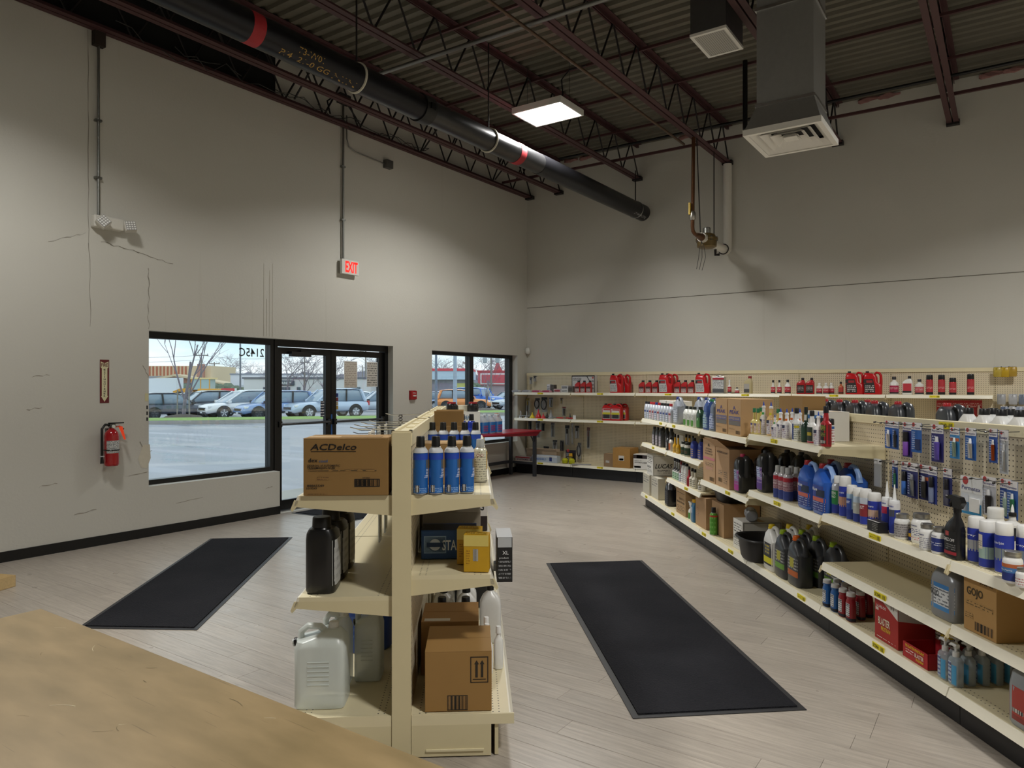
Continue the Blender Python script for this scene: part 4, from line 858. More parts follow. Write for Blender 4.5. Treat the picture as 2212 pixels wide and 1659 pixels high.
# ================================================================== mats, table, counter
def mat_pile():
    m, n, l, b, tc = nodes_mat('ribbed_pile', .95); b.inputs['Specular IOR Level'].default_value = .15
    wv = n.new('ShaderNodeTexVoronoi'); wv.inputs['Scale'].default_value = 70; mp = n.new('ShaderNodeMapping'); mp.inputs['Scale'].default_value = (1, 2.2, 1); l.new(tc.outputs['Object'], mp.inputs[0]); l.new(mp.outputs[0], wv.inputs['Vector'])
    nz = n.new('ShaderNodeTexNoise'); nz.inputs['Scale'].default_value = 2.; nz.inputs['Detail'].default_value = 5; l.new(tc.outputs['Object'], nz.inputs['Vector'])
    cr = n.new('ShaderNodeValToRGB'); l.new(nz.outputs[0], cr.inputs[0]); cr.color_ramp.elements[0].color = (*lin('14151a'), 1); cr.color_ramp.elements[1].color = (*lin('2c2c30'), 1); l.new(cr.outputs[0], b.inputs['Base Color'])
    bp = n.new('ShaderNodeBump'); bp.inputs['Strength'].default_value = .9; bp.inputs['Distance'].default_value = .006; l.new(wv.outputs['Distance'], bp.inputs['Height']); l.new(bp.outputs[0], b.inputs['Normal'])
    return m
PILE = mat_pile()
def floor_mat(c4, label):
    P = [Vector((*p, 0)) for p in c4]; o = sum(P, Vector()) / 4; t = thing('floor_mat', label, 'floor mat', o); q = [p - o for p in P]
    def slab(nm, k, z0, z1, m):
        a = [p * 1.0 for p in q]; cc = []
        for i in range(4):
            e1 = (a[i - 1] - a[i]).normalized(); e2 = (a[(i + 1) % 4] - a[i]).normalized(); cc.append(a[i] + (e1 + e2) * k)
        e = [c + (Vector()) for c in a]; v = [(*p.xy, z0) for p in cc] + [(*p.xy, z1) for p in cc]
        obj(nm, mesh(nm, v, [(4, 5, 6, 7), (3, 2, 1, 0)] + [(i, (i + 1) % 4, 4 + (i + 1) % 4, 4 + i) for i in range(4)], m), t)
    slab('rubber_border', 0, .0008, .004, mat('2b2b2d', .5)); slab('pile', .032, .004, .0105, PILE)
floor_mat([(5.775, -7.856), (6.414, -7.306), (4.554, -5.06), (3.913, -5.623)], 'black runner mat in the aisle before the right shelving')
floor_mat([(2.349, -8.723), (3.004, -8.312), (1.236, -6.182), (0.613, -6.693)], 'black runner mat left of the centre shelving')
floor_mat([(.10, -5.30), (1.08, -5.20), (1.16, -3.75), (.13, -3.80)], 'grey entrance mat just inside the glass door')
def counter_mat():
    m, n, l, b, tc = nodes_mat('worn_plywood', .38)
    mp = n.new('ShaderNodeMapping'); mp.inputs['Scale'].default_value = (2.2, 7, 1); l.new(tc.outputs['Object'], mp.inputs[0])
    nz = n.new('ShaderNodeTexNoise'); nz.inputs['Scale'].default_value = 2.2; nz.inputs['Detail'].default_value = 6; l.new(mp.outputs[0], nz.inputs['Vector'])
    cr = n.new('ShaderNodeValToRGB'); l.new(nz.outputs[0], cr.inputs[0]); cr.color_ramp.elements[0].position = .3; cr.color_ramp.elements[0].color = (*lin('7d6a45'), 1); cr.color_ramp.elements[1].position = .7; cr.color_ramp.elements[1].color = (*lin('98815a'), 1)
    v = n.new('ShaderNodeTexNoise'); v.inputs['Scale'].default_value = 1.; v.inputs['Detail'].default_value = 3; mp2 = n.new('ShaderNodeMapping'); mp2.inputs['Scale'].default_value = (4, 130, 1); mp2.inputs['Rotation'].default_value = (0, 0, .5); l.new(tc.outputs['Object'], mp2.inputs[0]); l.new(mp2.outputs[0], v.inputs['Vector'])
    mx = n.new('ShaderNodeMixRGB'); mx.blend_type = 'MULTIPLY'; l.new(mathn(n, l, 'MULTIPLY', mathn(n, l, 'GREATER_THAN', v.outputs[0], .70), .35), mx.inputs[0]); l.new(cr.outputs[0], mx.inputs[1]); mx.inputs[2].default_value = (*lin('6a5a3c'), 1)
    l.new(mx.outputs[0], b.inputs['Base Color']); return m
def counter():
    t = thing('counter', 'worn plywood counter in the near left foreground', 'counter', (5.095, -10.045, 0)); m = counter_mat(); L, Dp = 1.9, .72
    box('countertop', 0, L, -Dp, 0, .91, .95, m, t, .003); R = random.Random(8)
    for k in range(44):
        x, y, a, ln = R.uniform(.05, L - .3), R.uniform(-Dp + .05, -.03), R.uniform(-.7, .9), R.uniform(.01, .05); d = Vector((cos(a), sin(a))) * ln; c = R.uniform(-.1, .1) * ln; w = R.uniform(.0003, .0007)
        pts = [(x + d.x * q + c * sin(pi * q) * -sin(a), y + d.y * q + c * sin(pi * q) * cos(a)) for q in (0, .25, .5, .75, 1)]
        if not all(0 < px_ < L and -Dp < py_ < 0 for px_, py_ in pts): continue
        v = []; [v.extend([(px_, py_ - w, .9504), (px_, py_ + w, .9504)]) for px_, py_ in pts]
        obj('scratch', mesh('scratch', v, [(2 * i, 2 * i + 1, 2 * i + 3, 2 * i + 2) for i in range(4)], mat('6a5c40', .8) if k % 4 else mat('ddd2b4', .8)), t)
    for x in (.05, L - .12):
        for y in (-.1, -Dp + .04): box('leg', x, x + .07, y, y + .06, 0, .91, mat('a8935f', .6), t)
    box('front_apron', .05, L - .05, -.06, -.04, .80, .91, mat('b39a66', .6), t)
counter()
def red_table():
    t = thing('folding_table', 'table with a red top and grey steel legs before the corner window', 'table', (.60, -.68, 0), pi / 2); L, Wd = 1.75, .52; g = mat('3c3e42', .5, .3)
    box('tabletop', -L + .10, .10, -.08, Wd, .76, .785, mat('a81f36', .35, noise=.08), t, .006); prism('top_skirt', [(-L + .1, .76), (-.02, .69), (.10, .76)], -.06, -.045, mat('8f1a2e', .4), t)
    for x in (-L + .25, -.03):
        for y in (-.03, Wd - .06): box('leg', x, x + .05, y, y + .05, 0, .76, g, t)
    box('stretcher', -L + .25, .02, Wd - .05, Wd - .02, .2, .25, g, t); box('side_stretcher', -.025, .01, 0, Wd - .05, .2, .24, g, t); tube('brace', [(-.02, .0, .58), (-.16, .0, .75)], .012, g, t, 6)
    return t
red_table()
# ================================================================== things on the window wall
def on_wall(name, label, cat, y, z): return thing(name, label, cat, (0, y, z))
def fire_sign():
    t = on_wall('extinguisher_sign', 'tall red and cream FIRE EXTINGUISHER arrow sign', 'sign', -7.427, 1.37); f = lambda e: (lambda u, z: (.003 + e, u, z))
    box('sign_plate', 0, .003, -.043, .043, 0, .42, mat('641a1e', .5), t); poly_patch(t, f(.0006), [(-.036, .402), (0, .385), (.036, .402), (.036, .345), (.026, .335), (.026, .068), (.034, .068), (0, .012), (-.034, .068), (-.026, .068), (-.026, .335), (-.036, .345)][::-1], paper('d8d2ac'), 'arrow'); ik = paper('5a1518'); ik2 = paper('22201a')
    text(t, 'FIRE', f(.0012), 0, .368, .062, .034, ik, .02)
    for i, ch in enumerate('EXTINGUISHER'): text(t, ch, f(.0012), 0, .322 - i * .0232, .017 if ch != 'I' else .005, .0165, ik2, .02)
fire_sign()
def extinguisher():
    t = on_wall('fire_extinguisher', 'red fire extinguisher with black hose hung on the window wall', 'fire extinguisher', -7.40, .765); t.location.x = .085; rd = mat('a3141c', .22, noise=.05, coat=.4)
    S = [(0, .055), (.008, .062), (.02, .064), (.29, .064), (.32, .058), (.345, .038), (.355, .024), (.375, .022)]; loft('cylinder', S, rd, t, 28); f = on_loft(S)
    mp = lambda u, z: (lambda p: (-p[1], p[0], p[2]))(f(u, z)); patch(t, mp, -.075, .06, .125, .245, lines_mat('44484c', 'c9cac8', 9), 10, 1, 'instruction_label')
    tube('strap', [(.067 * cos(a), .067 * sin(a), .155) for a in [2 * pi * i / 24 for i in range(24)]], .006, plastic('0c0c0c'), t, 6, closed=True)
    box('valve_block', -.02, .025, -.025, .025, .37, .405, steel('6a6a6a', .4), t); box('top_handle', -.012, .012, -.03, .115, .405, .417, plastic('101010'), t, .004); tube('lower_lever', [(0, .02, .385), (0, .07, .375), (0, .115, .35)], .009, plastic('101010'), t, 6); loft('gauge', [(0, .016), (.012, .016)], plastic('d8d8d0'), t, 12, loc=(.03, .0, .38), rot=(0, pi / 2, 0))
    tube('hose', [(0, -.02, .395), (0, -.06, .40), (.01, -.095, .36), (.02, -.10, .25), (.01, -.095, .10)], .0115, plastic('0d0d0d'), t, 8); tube('hose_nozzle', [(.01, -.095, .10), (.012, -.095, .03)], [.012, .017], plastic('0d0d0d'), t, 8); box('nozzle_ring', -.004, .028, -.11, -.08, .094, .104, plastic('c8c8c8'), t)
    v = [(.03, .05, .375), (.035, .085, .378), (.06, .105, .25), (.055, .09, .25)]; obj('orange_tag', mesh('orange_tag', v, [(0, 1, 2, 3)], glow('ff4a1c', .15)), t); tube('tag_loop', [(.02, .03, .37), (.04, .055, .385), (.03, .08, .375)], .004, plastic('ff5a28'), t, 5); box('wall_bracket', -.085, -.06, -.02, .02, .2, .36, steel('777777'), t)  # orange tag has a faint glow added to its colour; it is no lamp
extinguisher()
def exit_sign():
    t = on_wall('exit_sign', 'white exit sign with lit red EXIT letters above the door', 'exit sign', -4.33, 3.0)
    box('back_box', 0, .03, -.12, .12, .02, .15, plastic('8a8a86'), t); box('sign_housing', .03, .075, -.15, .15, 0, .195, plastic('d9d8d2'), t, .006); text(t, 'EXIT', lambda u, z: (.0765, u, z), .015, .098, .215, .145, glow('ff1a14', 1.6), .03)
    v, f = [], []
exit_sign()
def emergency_light():
    t = on_wall('emergency_light', 'white emergency light with two square lamp heads', 'emergency light', -7.43, 3.06); w = plastic('d4d1c8')
    box('body', 0, .085, -.13, .15, -.01, .105, w, t, .012)
    for y, tw, nm in ((-.07, rad(45), 'lamp_head'), (.185, rad(8), 'lamp_head')):
        h = thing(nm); h.parent = t; h.location = (.13, y, .035); h.rotation_euler = (tw, rad(-12), rad(-18)); box('head_shell', -.04, .025, -.052, .052, -.052, .052, w, h, .012); box('lamp_lens', .025, .031, -.045, .045, -.045, .045, peg_mat('9a9894', .022, .34, 'YZ', hole='e6e6e2'), h)
        tube('swivel', [(-.10, 0, 0), (-.03, 0, 0)], .02, w, h, 8)
emergency_light()
def pull_station():
    t = on_wall('fire_alarm_pull', 'red fire alarm pull station right of the door', 'fire alarm', -3.065, 1.335); rd = mat('a51a20', .4); box('housing', 0, .045, -.06, .06, 0, .125, rd, t, .008); box('pull_bar', .045, .058, -.03, .03, .045, .062, plastic('dcdcd8'), t); text(t, 'FIRE', lambda u, z: (.0465, u, z), 0, .095, .06, .016, paper('e8e4e0')); box('mounting_plate', -.0, .012, -.065, .065, -.006, .13, mat('8c161b', .4), t)
pull_station()
o = loft('motion_sensor', [(0, .03), (.02, .045), (.08, .045), (.11, .03)], plastic('d8d8d2'), seg=14, loc=(.05, -.055, 2.11)); tag(o, 'small white motion sensor in the room corner', 'sensor')
def block():
    t = thing('wood_block', 'short sawn timber block on the floor at the left edge', 'timber block', (0.882, -8.663, 0), .35); box('timber', -.22, .10, -.045, .10, 0, .088, mat('b39664', .7, noise=.15, scale=9), t, .003)
    box('end_grain', .10, .1005, -.04, .095, .004, .084, mat('c8ad7c', .8, noise=.2, scale=60), t); patch(t, lambda u, z: (u, -.0462, z), .03, .08, .03, .06, lines_mat('3a3020', 'b39664', 2), name='stamp')
block()

# ================================================================== packaging kit (each maker returns a root with its parts, front towards -Y)
def at_sec(secs, z):
    for a, b in zip(secs, secs[1:]):
        if a[0] <= z <= b[0]:
            t = (z - a[0]) / max(1e-6, b[0] - a[0]); return tuple(p + (q - p) * t for p, q in zip(a, b))
    return secs[-1]
def dress(root, secs, w, h, bands=(), texts=(), seg=20):
    """bands: (z0,z1,colour or material[,u0,u1]) as fractions of height and width; texts: (words,z,width,height,colour[,slant[,u]])"""
    secs = full(secs); half = None
    for i, bnd in enumerate(bands):
        z0, z1, c = bnd[0] * h, bnd[1] * h, bnd[2]; m = c if not isinstance(c, str) else paper(c); e = .0004 + .00016 * i
        if len(bnd) == 3:
            zs = [z0] + [s[0] for s in secs if z0 < s[0] < z1] + [z1]; q = [at_sec(secs, z) for z in zs]; q = [(z, s[1] + e, s[2] + e, s[3], s[4]) for z, s in zip(zs, q)]
            v, f = loft_vf(q, seg, False); obj('label', mesh('label', v, f, m, 40), root)
        else: patch(root, on_loft(secs, e), bnd[3] * w, bnd[4] * w, z0, z1, m, 8, 3, 'label')
    f = on_loft(secs, .0008 + .00016 * len(bands))
    for tx in texts:
        text(root, tx[0], f, (tx[6] if len(tx) > 6 else 0) * w, tx[1] * h, tx[2] * w, tx[3] * h, paper(tx[4]), .012, tx[5] if len(tx) > 5 else 0)
def R0(name='product'): return thing(name)
def can(w, h, body, cap, bands=(), texts=(), style='neck', top='c9c9c6', seg=20):
    t = R0(); r = w / 2; S = [(0, r * .94), (.006, r), (.715 * h, r), (.76 * h, r * .93), (.80 * h, r * .70)] if style == 'neck' else [(0, r * .94), (.006, r), (.74 * h, r), (.755 * h, r * .95)] if style == 'full' else [(0, r * .94), (.006, r), (.80 * h, r), (.86 * h, r * .86), (.91 * h, r * .5)]
    bm = mat(body, .28, .25, noise=.03) if isinstance(body, str) else body
    loft('can_body', S, bm, t, seg); loft('base_rim', [(0, r * .97), (.004, r * 1.005), (.007, r * 1.004)], steel('b9b9b6'), t, seg)
    if style == 'neck': loft('collar', [(.795 * h, r * .72), (.815 * h, r * .70), (.82 * h, r * .6)], steel(top), t, seg); c0, cr = .815 * h, r * .60; loft('cap', [(c0, cr * 1.02), (c0 + .004, cr * 1.02), (h * .985, cr * .95), (h, cr * .86)], plastic(cap), t, seg)
    elif style == 'full': loft('cap', [(.752 * h, r * .96), (.76 * h, r * .985), (.965 * h, r * .95), (.99 * h, r * .87), (h, r * .7)], plastic(cap), t, seg)
    else: loft('dome', [(.855 * h, r * .88), (.90 * h, r * .7), (.92 * h, r * .3)], steel(top), t, seg); loft('spray_button', [(.915 * h, r * .28), (.97 * h, r * .26), (h, r * .18)], plastic(cap), t, 10)
    dress(t, S, w, h, bands, texts, seg); return t
def quart(w, d, h, body, cap, bands=(), texts=(), side=-1, capw=.36, n=4.5, hi=0.):
    t = R0(); a, b = w / 2, d / 2; ox = side * .20 * w
    S = [(0, a * .93, b * .93, 0, n), (.01, a, b, 0, n), ((.60 + hi) * h, a, b, 0, n), ((.68 + hi) * h, a * .95, b * .95, ox * .12, n), ((.78 + hi * .6) * h, a * .70, b * .8, ox * .55, 3.2), (.845 * h, capw * a * 1.15, capw * a * 1.15, ox * .95, 2.2), (.87 * h, capw * a, capw * a, ox, 2.)]
    loft('bottle_body', S, plastic(body, .3) if isinstance(body, str) else body, t, 22); r = capw * a * 1.12
    loft('cap', [(.865 * h, r), (.985 * h, r * .96), (h, r * .86)], plastic(cap), t, 16, loc=(ox, 0, 0)); dress(t, S, w, h, bands, texts); return t
def jug(w, d, h, body, cap, bands=(), texts=(), style='top', side=-1, shiny=.28, grip=None):
    """style top: spout at one side, handle bridging over the shoulder; side: handle loop down one side; flat: square jug with a moulded grip"""
    t = R0(); a, b = w / 2, d / 2; bm = plastic(body, shiny) if isinstance(body, str) else body; n = 4.5; s = side
    if style == 'top':
        ox = s * .24 * w; S = [(0, a * .92, b * .92, 0, n), (.012, a, b, 0, n), (.60 * h, a, b, 0, n), (.66 * h, a * .98, b * .98, 0, n), (.80 * h, a * .62, b * .72, ox * .9, 3.), (.87 * h, a * .36, b * .45, ox * 1.15, 2.4), (.925 * h, .020, .020, ox * 1.25, 2.)]
        tube('handle', [(ox * .9, 0, .885 * h), (0, 0, .955 * h), (-s * .20 * w, 0, .94 * h), (-s * .40 * w, 0, .80 * h), (-s * .45 * w, 0, .64 * h)], [.011, .013, .013, .014, .018], bm if grip is None else plastic(grip), t, 8, 1.3); cx, cz, cr = ox * 1.25, .915 * h, .0235
    elif style == 'side':
        ox = s * .30 * w; S = [(0, a * .95, b * .93, 0, n), (.012, a, b, 0, n), (.42 * h, a, b, 0, n), (.50 * h, a * .78, b, s * .11 * w, n), (.74 * h, a * .74, b, s * .13 * w, n), (.86 * h, a * .60, b * .85, s * .16 * w, 3.5), (.915 * h, a * .34, b * .5, ox, 2.5), (.93 * h, .019, .019, ox, 2.)]
        tube('handle', [(-s * .10 * w, 0, .87 * h), (-s * .20 * w, 0, .93 * h), (-s * .36 * w, 0, .90 * h), (-s * .43 * w, 0, .80 * h), (-s * .44 * w, 0, .60 * h), (-s * .43 * w, 0, .40 * h)], [.016, .016, .016, .017, .018, .02], bm, t, 8, 1.5); cx, cz, cr = ox, .925 * h, .021
    else:
        ox = s * .22 * w; S = [(0, a * .95, b * .95, 0, 7), (.01, a, b, 0, 7), (.72 * h, a, b, 0, 7), (.80 * h, a * .93, b * .93, 0, 5), (.87 * h, a * .5, b * .6, ox * .8, 3.), (.915 * h, a * .3, b * .4, ox, 2.4), (.93 * h, .019, .019, ox, 2.)]
        tube('handle', [(ox * .4, 0, .86 * h), (-s * .05 * w, 0, .94 * h), (-s * .28 * w, 0, .95 * h), (-s * .42 * w, 0, .88 * h), (-s * .42 * w, 0, .76 * h)], .014, bm, t, 8, 1.4); cx, cz, cr = ox, .925 * h, .021
    loft('jug_body', S, bm, t, 24); loft('cap', [(cz, cr), (cz + (h - cz) * .8, cr), (h, cr * .85)], plastic(cap), t, 16, loc=(cx, 0, 0)); loft('cap_collar', [(cz - .004, cr * 1.15), (cz + .003, cr * 1.15)], plastic(cap), t, 16, loc=(cx, 0, 0))
    dress(t, S, w, h, bands, texts); return t
def flask(w, h, body, cap, bands=(), texts=(), neck=.62, sh=.5, capr=.5, spout=None, seg=18, d=None):
    """round bottle with sloping shoulder and long neck; spout adds a pointed tip"""
    t = R0(); r = w / 2; k = (d or w) / w; nr = r * .34; S = [(0, r * .94, r * .94 * k, 0, 2.4), (.006, r, r * k, 0, 2.4), (sh * h, r, r * k, 0, 2.4), ((sh + neck) / 2 * h, r * .78, r * .78 * k, 0, 2.2), (neck * h, nr * 1.25, nr * 1.25, 0, 2.), (.84 * h, nr, nr, 0, 2.)]
    loft('bottle_body', S, plastic(body, .3) if isinstance(body, str) else body, t, seg)
    if spout: loft('cap', [(.80 * h, nr * 1.35), (.855 * h, nr * 1.3), (.87 * h, nr * .8)], plastic(cap), t, 14); loft('spout', [(.865 * h, nr * .62), (.93 * h, nr * .5), (.985 * h, nr * .22), (h, nr * .15)], plastic(spout), t, 10)
    else: loft('cap', [(.835 * h, capr * r * .95), (.985 * h, capr * r * .9), (h, capr * r * .8)], plastic(cap), t, 14)
    dress(t, S, w, h, bands, texts, seg); return t
def jar(w, h, body, lid, bands=(), texts=(), metal=True, seg=22):
    t = R0(); r = w / 2; S = [(0, r * .93), (.008, r), (.66 * h, r), (.74 * h, r * .95), (.80 * h, r * .80), (.82 * h, r * .78)]
    loft('jar_body', S, plastic(body, .3), t, seg); lm = steel(lid, .35) if metal else plastic(lid)
    loft('lid', [(.81 * h, r * .80), (.83 * h, r * .84), (.87 * h, r * .80), (.90 * h, r * .84), (.95 * h, r * .82), (.99 * h, r * .82), (h, r * .78)], lm, t, seg); dress(t, S, w, h, bands, texts, seg); return t
def tin(w, d, h, face, prints, texts):
    t = R0(); box('tin_body', -w / 2, w / 2, -d / 2, d / 2, 0, h * .92, steel('c2c4c4', .3), t, .006); loft('screw_cap', [(h * .92, .02), (h * .97, .02), (h * .975, .015)], steel('8d8d8d'), t, 12, loc=(-w * .12, 0, 0))
    tube('carry_handle', [(-w * .3, 0, h * .92), (-w * .22, 0, h), (w * .22, 0, h), (w * .3, 0, h * .92)], .005, steel('9a9a9a'), t, 6)
    for z0, z1, c in prints: patch(t, on_front(d), -w * .46, w * .46, z0 * h, z1 * h, c if not isinstance(c, str) else paper(c))
    for s_, z, ww, hh, c in texts: text(t, s_, on_front(d, .0026), 0, z * h, ww * w, hh * h, paper(c))
    return t
KRAFT = mat('997747', .75, noise=.07, scale=9); KRAFT2 = mat('9a7444', .75, noise=.07, scale=9); WBOX = mat('dcdad4', .7, noise=.04, scale=7)
def carton(w, d, h, m=None, prints=(), texts=(), open_=0, tape=True, m2=None):
    """prints: (face,u0,u1,z0,z1,colour) and texts: (face,words,u,z,width,height,colour[,slant]) with sizes as fractions of that face"""
    t = R0(); m = m or KRAFT; e = .003; F_ = {'f': (on_front(d), w, h), 'r': (on_right(w), d, h), 'l': (on_left(w), d, h), 't': (on_top(h), w, d)}; F2 = {'f': on_front(d, .0022), 'r': on_right(w, .0022), 'l': on_left(w, .0022), 't': on_top(h, .0022)}
    box('carton_body', -w / 2, w / 2, -d / 2, d / 2, 0, h - e, m, t, .002)
    if not open_:
        box('top_flap', -w / 2, w / 2, -d / 2, -.0015, h - e, h, m2 or m, t); box('top_flap', -w / 2, w / 2, .0015, d / 2, h - e, h, m2 or m, t)
        if tape: box('tape', -w / 2, w / 2, -.025, .025, h, h + .0006, mat('c9a878', .3, noise=.03), t)
    else:
        for s, nm in ((-1, 'top_flap'), (1, 'top_flap')):
            y = s * d / 2; a = rad(open_); v = [(x, y + s * q * cos(a) * d * .48, h - e + q * sin(a) * d * .48 + k) for x in (-w / 2, w / 2) for q in (0, 1) for k in (0, e)]
            obj(nm, mesh(nm, v, [(0, 1, 3, 2), (4, 6, 7, 5), (0, 4, 5, 1), (2, 3, 7, 6), (0, 2, 6, 4), (1, 5, 7, 3)], m), t)
        box('carton_inside_shade', -w / 2 + .006, w / 2 - .006, -d / 2 + .006, d / 2 - .006, h - e, h - e + .0006, mat('4a3820', .9), t)  # dark sheet on the solid body, painted as the shade inside an open carton
    for fc, u0, u1, z0, z1, c in prints:
        f, W_, H_ = F_[fc]; o = (0 if fc != 't' else -.5); patch(t, f, (u0 - .5) * W_, (u1 - .5) * W_, (z0 + o) * H_, (z1 + o) * H_, c if not isinstance(c, str) else paper(c), name='print')
    for tx in texts:
        fc, s_, u, z, ww, hh, c = tx[:7]; f, W_, H_ = F2[fc], F_[fc][1], F_[fc][2]; o = (0 if fc != 't' else -.5); text(t, s_, f, (u - .5) * W_, (z + o) * H_, ww * W_, hh * H_, paper(c), .015, tx[7] if len(tx) > 7 else 0)
    return t
BC = bars_mat('1c1812', 'a07a48', 46); BCW = bars_mat('1c1c1c', 'dddbd4', 46)
def card(w, h, col, head='e6e4e6', item='tube', ic='d9dce0', cap='e8eaec', hook=.076, words='Permatex', headf=.24, bands=(), wc='3a3a78'):
    """blister card hanging on a peg hook; root at the top centre of the card"""
    t = R0(); box('backing_card', -w / 2, w / 2, 0, .0015, -h, 0, paper(col), t); f = lambda e: (lambda u, z: (u, -e, z))
    patch(t, f(.0008), -w / 2, w / 2, -h * headf, 0, paper(head), name='card_header'); text(t, words, f(.0016), 0, -h * headf * .72, w * .86, h * headf * .26, paper(wc), .01); loft('emblem', [(0, w * .13), (.001, w * .13)], paper('b03a3a'), t, 12, loc=(-w * .26, -.001, -h * headf * .28), rot=(pi / 2, 0, 0))
    for z0, z1, c in bands: patch(t, f(.0012), -w * .46, w * .46, -h * z1, -h * z0, paper(c), name='card_print')
    patch(t, f(.0012), -w * .44, -w * .12, -h * .92, -h * (headf + .05), lines_mat('c9d2e6', col, 9), name='card_text')
    r = w * .17; x = w * .14
    if item == 'tube': loft('product_tube', [(-h * .93, r * 1.25, .003, 0, 2.), (-h * .85, r * 1.15, r * .35, 0, 2.), (-h * .48, r, r * .8, 0, 2.), (-h * .46, r * .5, r * .5, 0, 2.)], steel(ic, .3) if ic[0] in 'abcde' and cap != 'e8eaec' else plastic(ic), t, 12, loc=(x, -r * .8, 0)); loft('tube_cap', [(-h * .46, r * .55), (-h * .33, r * .42), (-h * .32, r * .35)], plastic(cap), t, 10, loc=(x, -r * .8, 0))
    elif item == 'bottle': loft('product_bottle', [(-h * .95, r * .9), (-h * .93, r), (-h * .56, r), (-h * .54, r * .8)], plastic(ic), t, 14, loc=(x * .6, -r, 0)); loft('bottle_cap', [(-h * .55, r * 1.02), (-h * .28, r * .92), (-h * .27, r * .8)], plastic(cap), t, 14, loc=(x * .6, -r, 0))
    else: box('product_window', -w * .05, w * .4, -.006, 0, -h * .9, -h * .55, paper(ic), t)
    tube('peg_hook', [(0, hook, -.008), (0, -.06, -.012), (0, -.085, -.004)], .0022, steel('6a6a6a', .4), t, 6); loft('hook_tip', [(0, .004), (.012, .004)], plastic('141414'), t, 6, loc=(0, -.082, -.008), rot=(pi / 2, 0, 0))
    return t

# ================================================================== goods on the right run
# ---- upper shelf, far sections (z 1.12)
ZA = 1.12
for i, (p, cp, side) in enumerate(zip([(3.424, -2.421, 1.121), (3.502, -2.521, 1.121), (3.579, -2.622, 1.121), (3.657, -2.722, 1.121), (3.735, -2.823, 1.121), (3.812, -2.923, 1.121), (3.89, -3.024, 1.121), (3.967, -3.124, 1.121), (4.045, -3.225, 1.121), (4.122, -3.326, 1.121)], ('1a1a1e', '1a1a1e', 'b0242c', 'b0242c', '24307a', 'b0242c', '1a1a1e', '1a1a1e', '1a1a1e', 'b0242c'), [0] * 10)):
    if i == 0: SQ = {}
    if cp not in SQ:
        r = SQ[cp] = quart(.088, .055, .215, 'b9bfc9', cp, [(.06, .58, lines_mat('b03a44' if cp[0] == 'b' else '5a6a9a', 'd5dae2', 5), -.46, .46), (.40, .5, '8f2a34' if cp[0] == 'b' else '3a4a86', -.46, .46)])
        r.location = p; r.rotation_euler = (0, 0, RZ); r.name = 'oil_bottle'
    else: r = dup(SQ[cp], p)
    tag(r, 'slim silver oil bottle with %s cap, %s from the far end of the top shelf' % ({'1': 'black', 'b': 'red', '2': 'blue'}[cp[0]], ORD[i]), 'oil bottle', 'silver oil bottles on the right run')
stock(lambda: quart(.09, .06, .19, 'b32a30', 'b32a30', [(.1, .55, '3f7f56', -.4, .4)]), 'oil_bottle', 'bottle', [(3.473, -2.345, 1.12)], ['red bottle with a green label at the far end of the right run'], RZ)
stock(lambda: carton(.30, .22, .235, WBOX, [('f', .1, .9, .2, .7, lines_mat('8a8a88', 'dcdad4', 5))]), 'white_carton', 'carton', [(3.79, -2.518, 1.12), (3.997, -2.787, 1.12)], ['white carton behind the silver bottles, the farther of two', 'white carton behind the silver bottles, the nearer of two'], RZ, 'white cartons on the top shelf')
stock(lambda: jug(.19, .12, .295, '9298a2', '2a3c8a', [(.08, .56, lines_mat('6a7484', 'c3c9d4', 6), -.42, .42)], (), 'top', -1), 'oil_jug', 'oil jug', [(4.266, -3.438, 1.12), (4.504, -3.444, 1.12), (4.657, -3.642, 1.12), (4.804, -3.832, 1.12)], 'grey gallon oil jug with blue cap, {} from the far end', RZ, 'grey gallon oil jugs')
stock(lambda: quart(.11, .075, .205, 'e3e5df', '1d241f', [(.04, .34, '4f8a30', -.48, .48), (.36, .62, lines_mat('44484a', 'd8dad4', 4), -.44, .44)], (), -1, .3), 'coolant_bottle', 'bottle', [(4.466, -3.739, 1.12), (4.546, -3.841, 1.12), (4.625, -3.944, 1.12)], 'white bottle with green lower label, {} from the far end', RZ, 'white and green bottles')
stock(lambda: quart(.12, .08, .21, '20402a', '101614', [(.06, .5, '3f7a34', -.46, .46)], [('eP', .42, .3, .12, 'd8e6d8')], -1, .32), 'oil_bottle', 'bottle', [(4.731, -4.065, 1.12)], ['dark green bottle beside the white and green ones'], RZ)
stock(lambda: jug(.15, .12, .29, '3b5a9e', '2f8a50', [(.08, .56, lines_mat('4a6aa8', 'a8c4c8', 6), -.44, .44)], (), 'side', 1), 'coolant_jug', 'jug', [(4.885, -4.249, 1.12)], ['blue jug with a green cap left of the PEAK cartons'], RZ)
stock(lambda: jug(.15, .12, .285, '6a7486', '2a3c8a', [(.08, .56, lines_mat('4a5a94', 'b4c0da', 6), -.44, .44)], (), 'side', 1), 'coolant_jug', 'jug', [(4.998, -4.395, 1.12)], ['silver blue jug touching the PEAK cartons'], RZ)
PEAKC = 'b5916a'
def peak(): return carton(.30, .27, .305, mat('bd9a70', .75, noise=.05, scale=9), [('f', .06, .94, .40, .52, '6a6a90'), ('f', .06, .94, .28, .39, '76726e'), ('f', .60, .92, .05, .14, BC), ('f', .08, .5, .17, .2, lines_mat('5a4a3a', 'bd9a70', 1))],
    [('f', 'PEAK', .5, .64, .72, .10, '4a4a8c', .2), ('f', 'A', .5, .76, .2, .10, '4a4a8c'), ('f', 'ANTIFREEZE COOLANT', .5, .46, .8, .05, 'c8b0a0')])
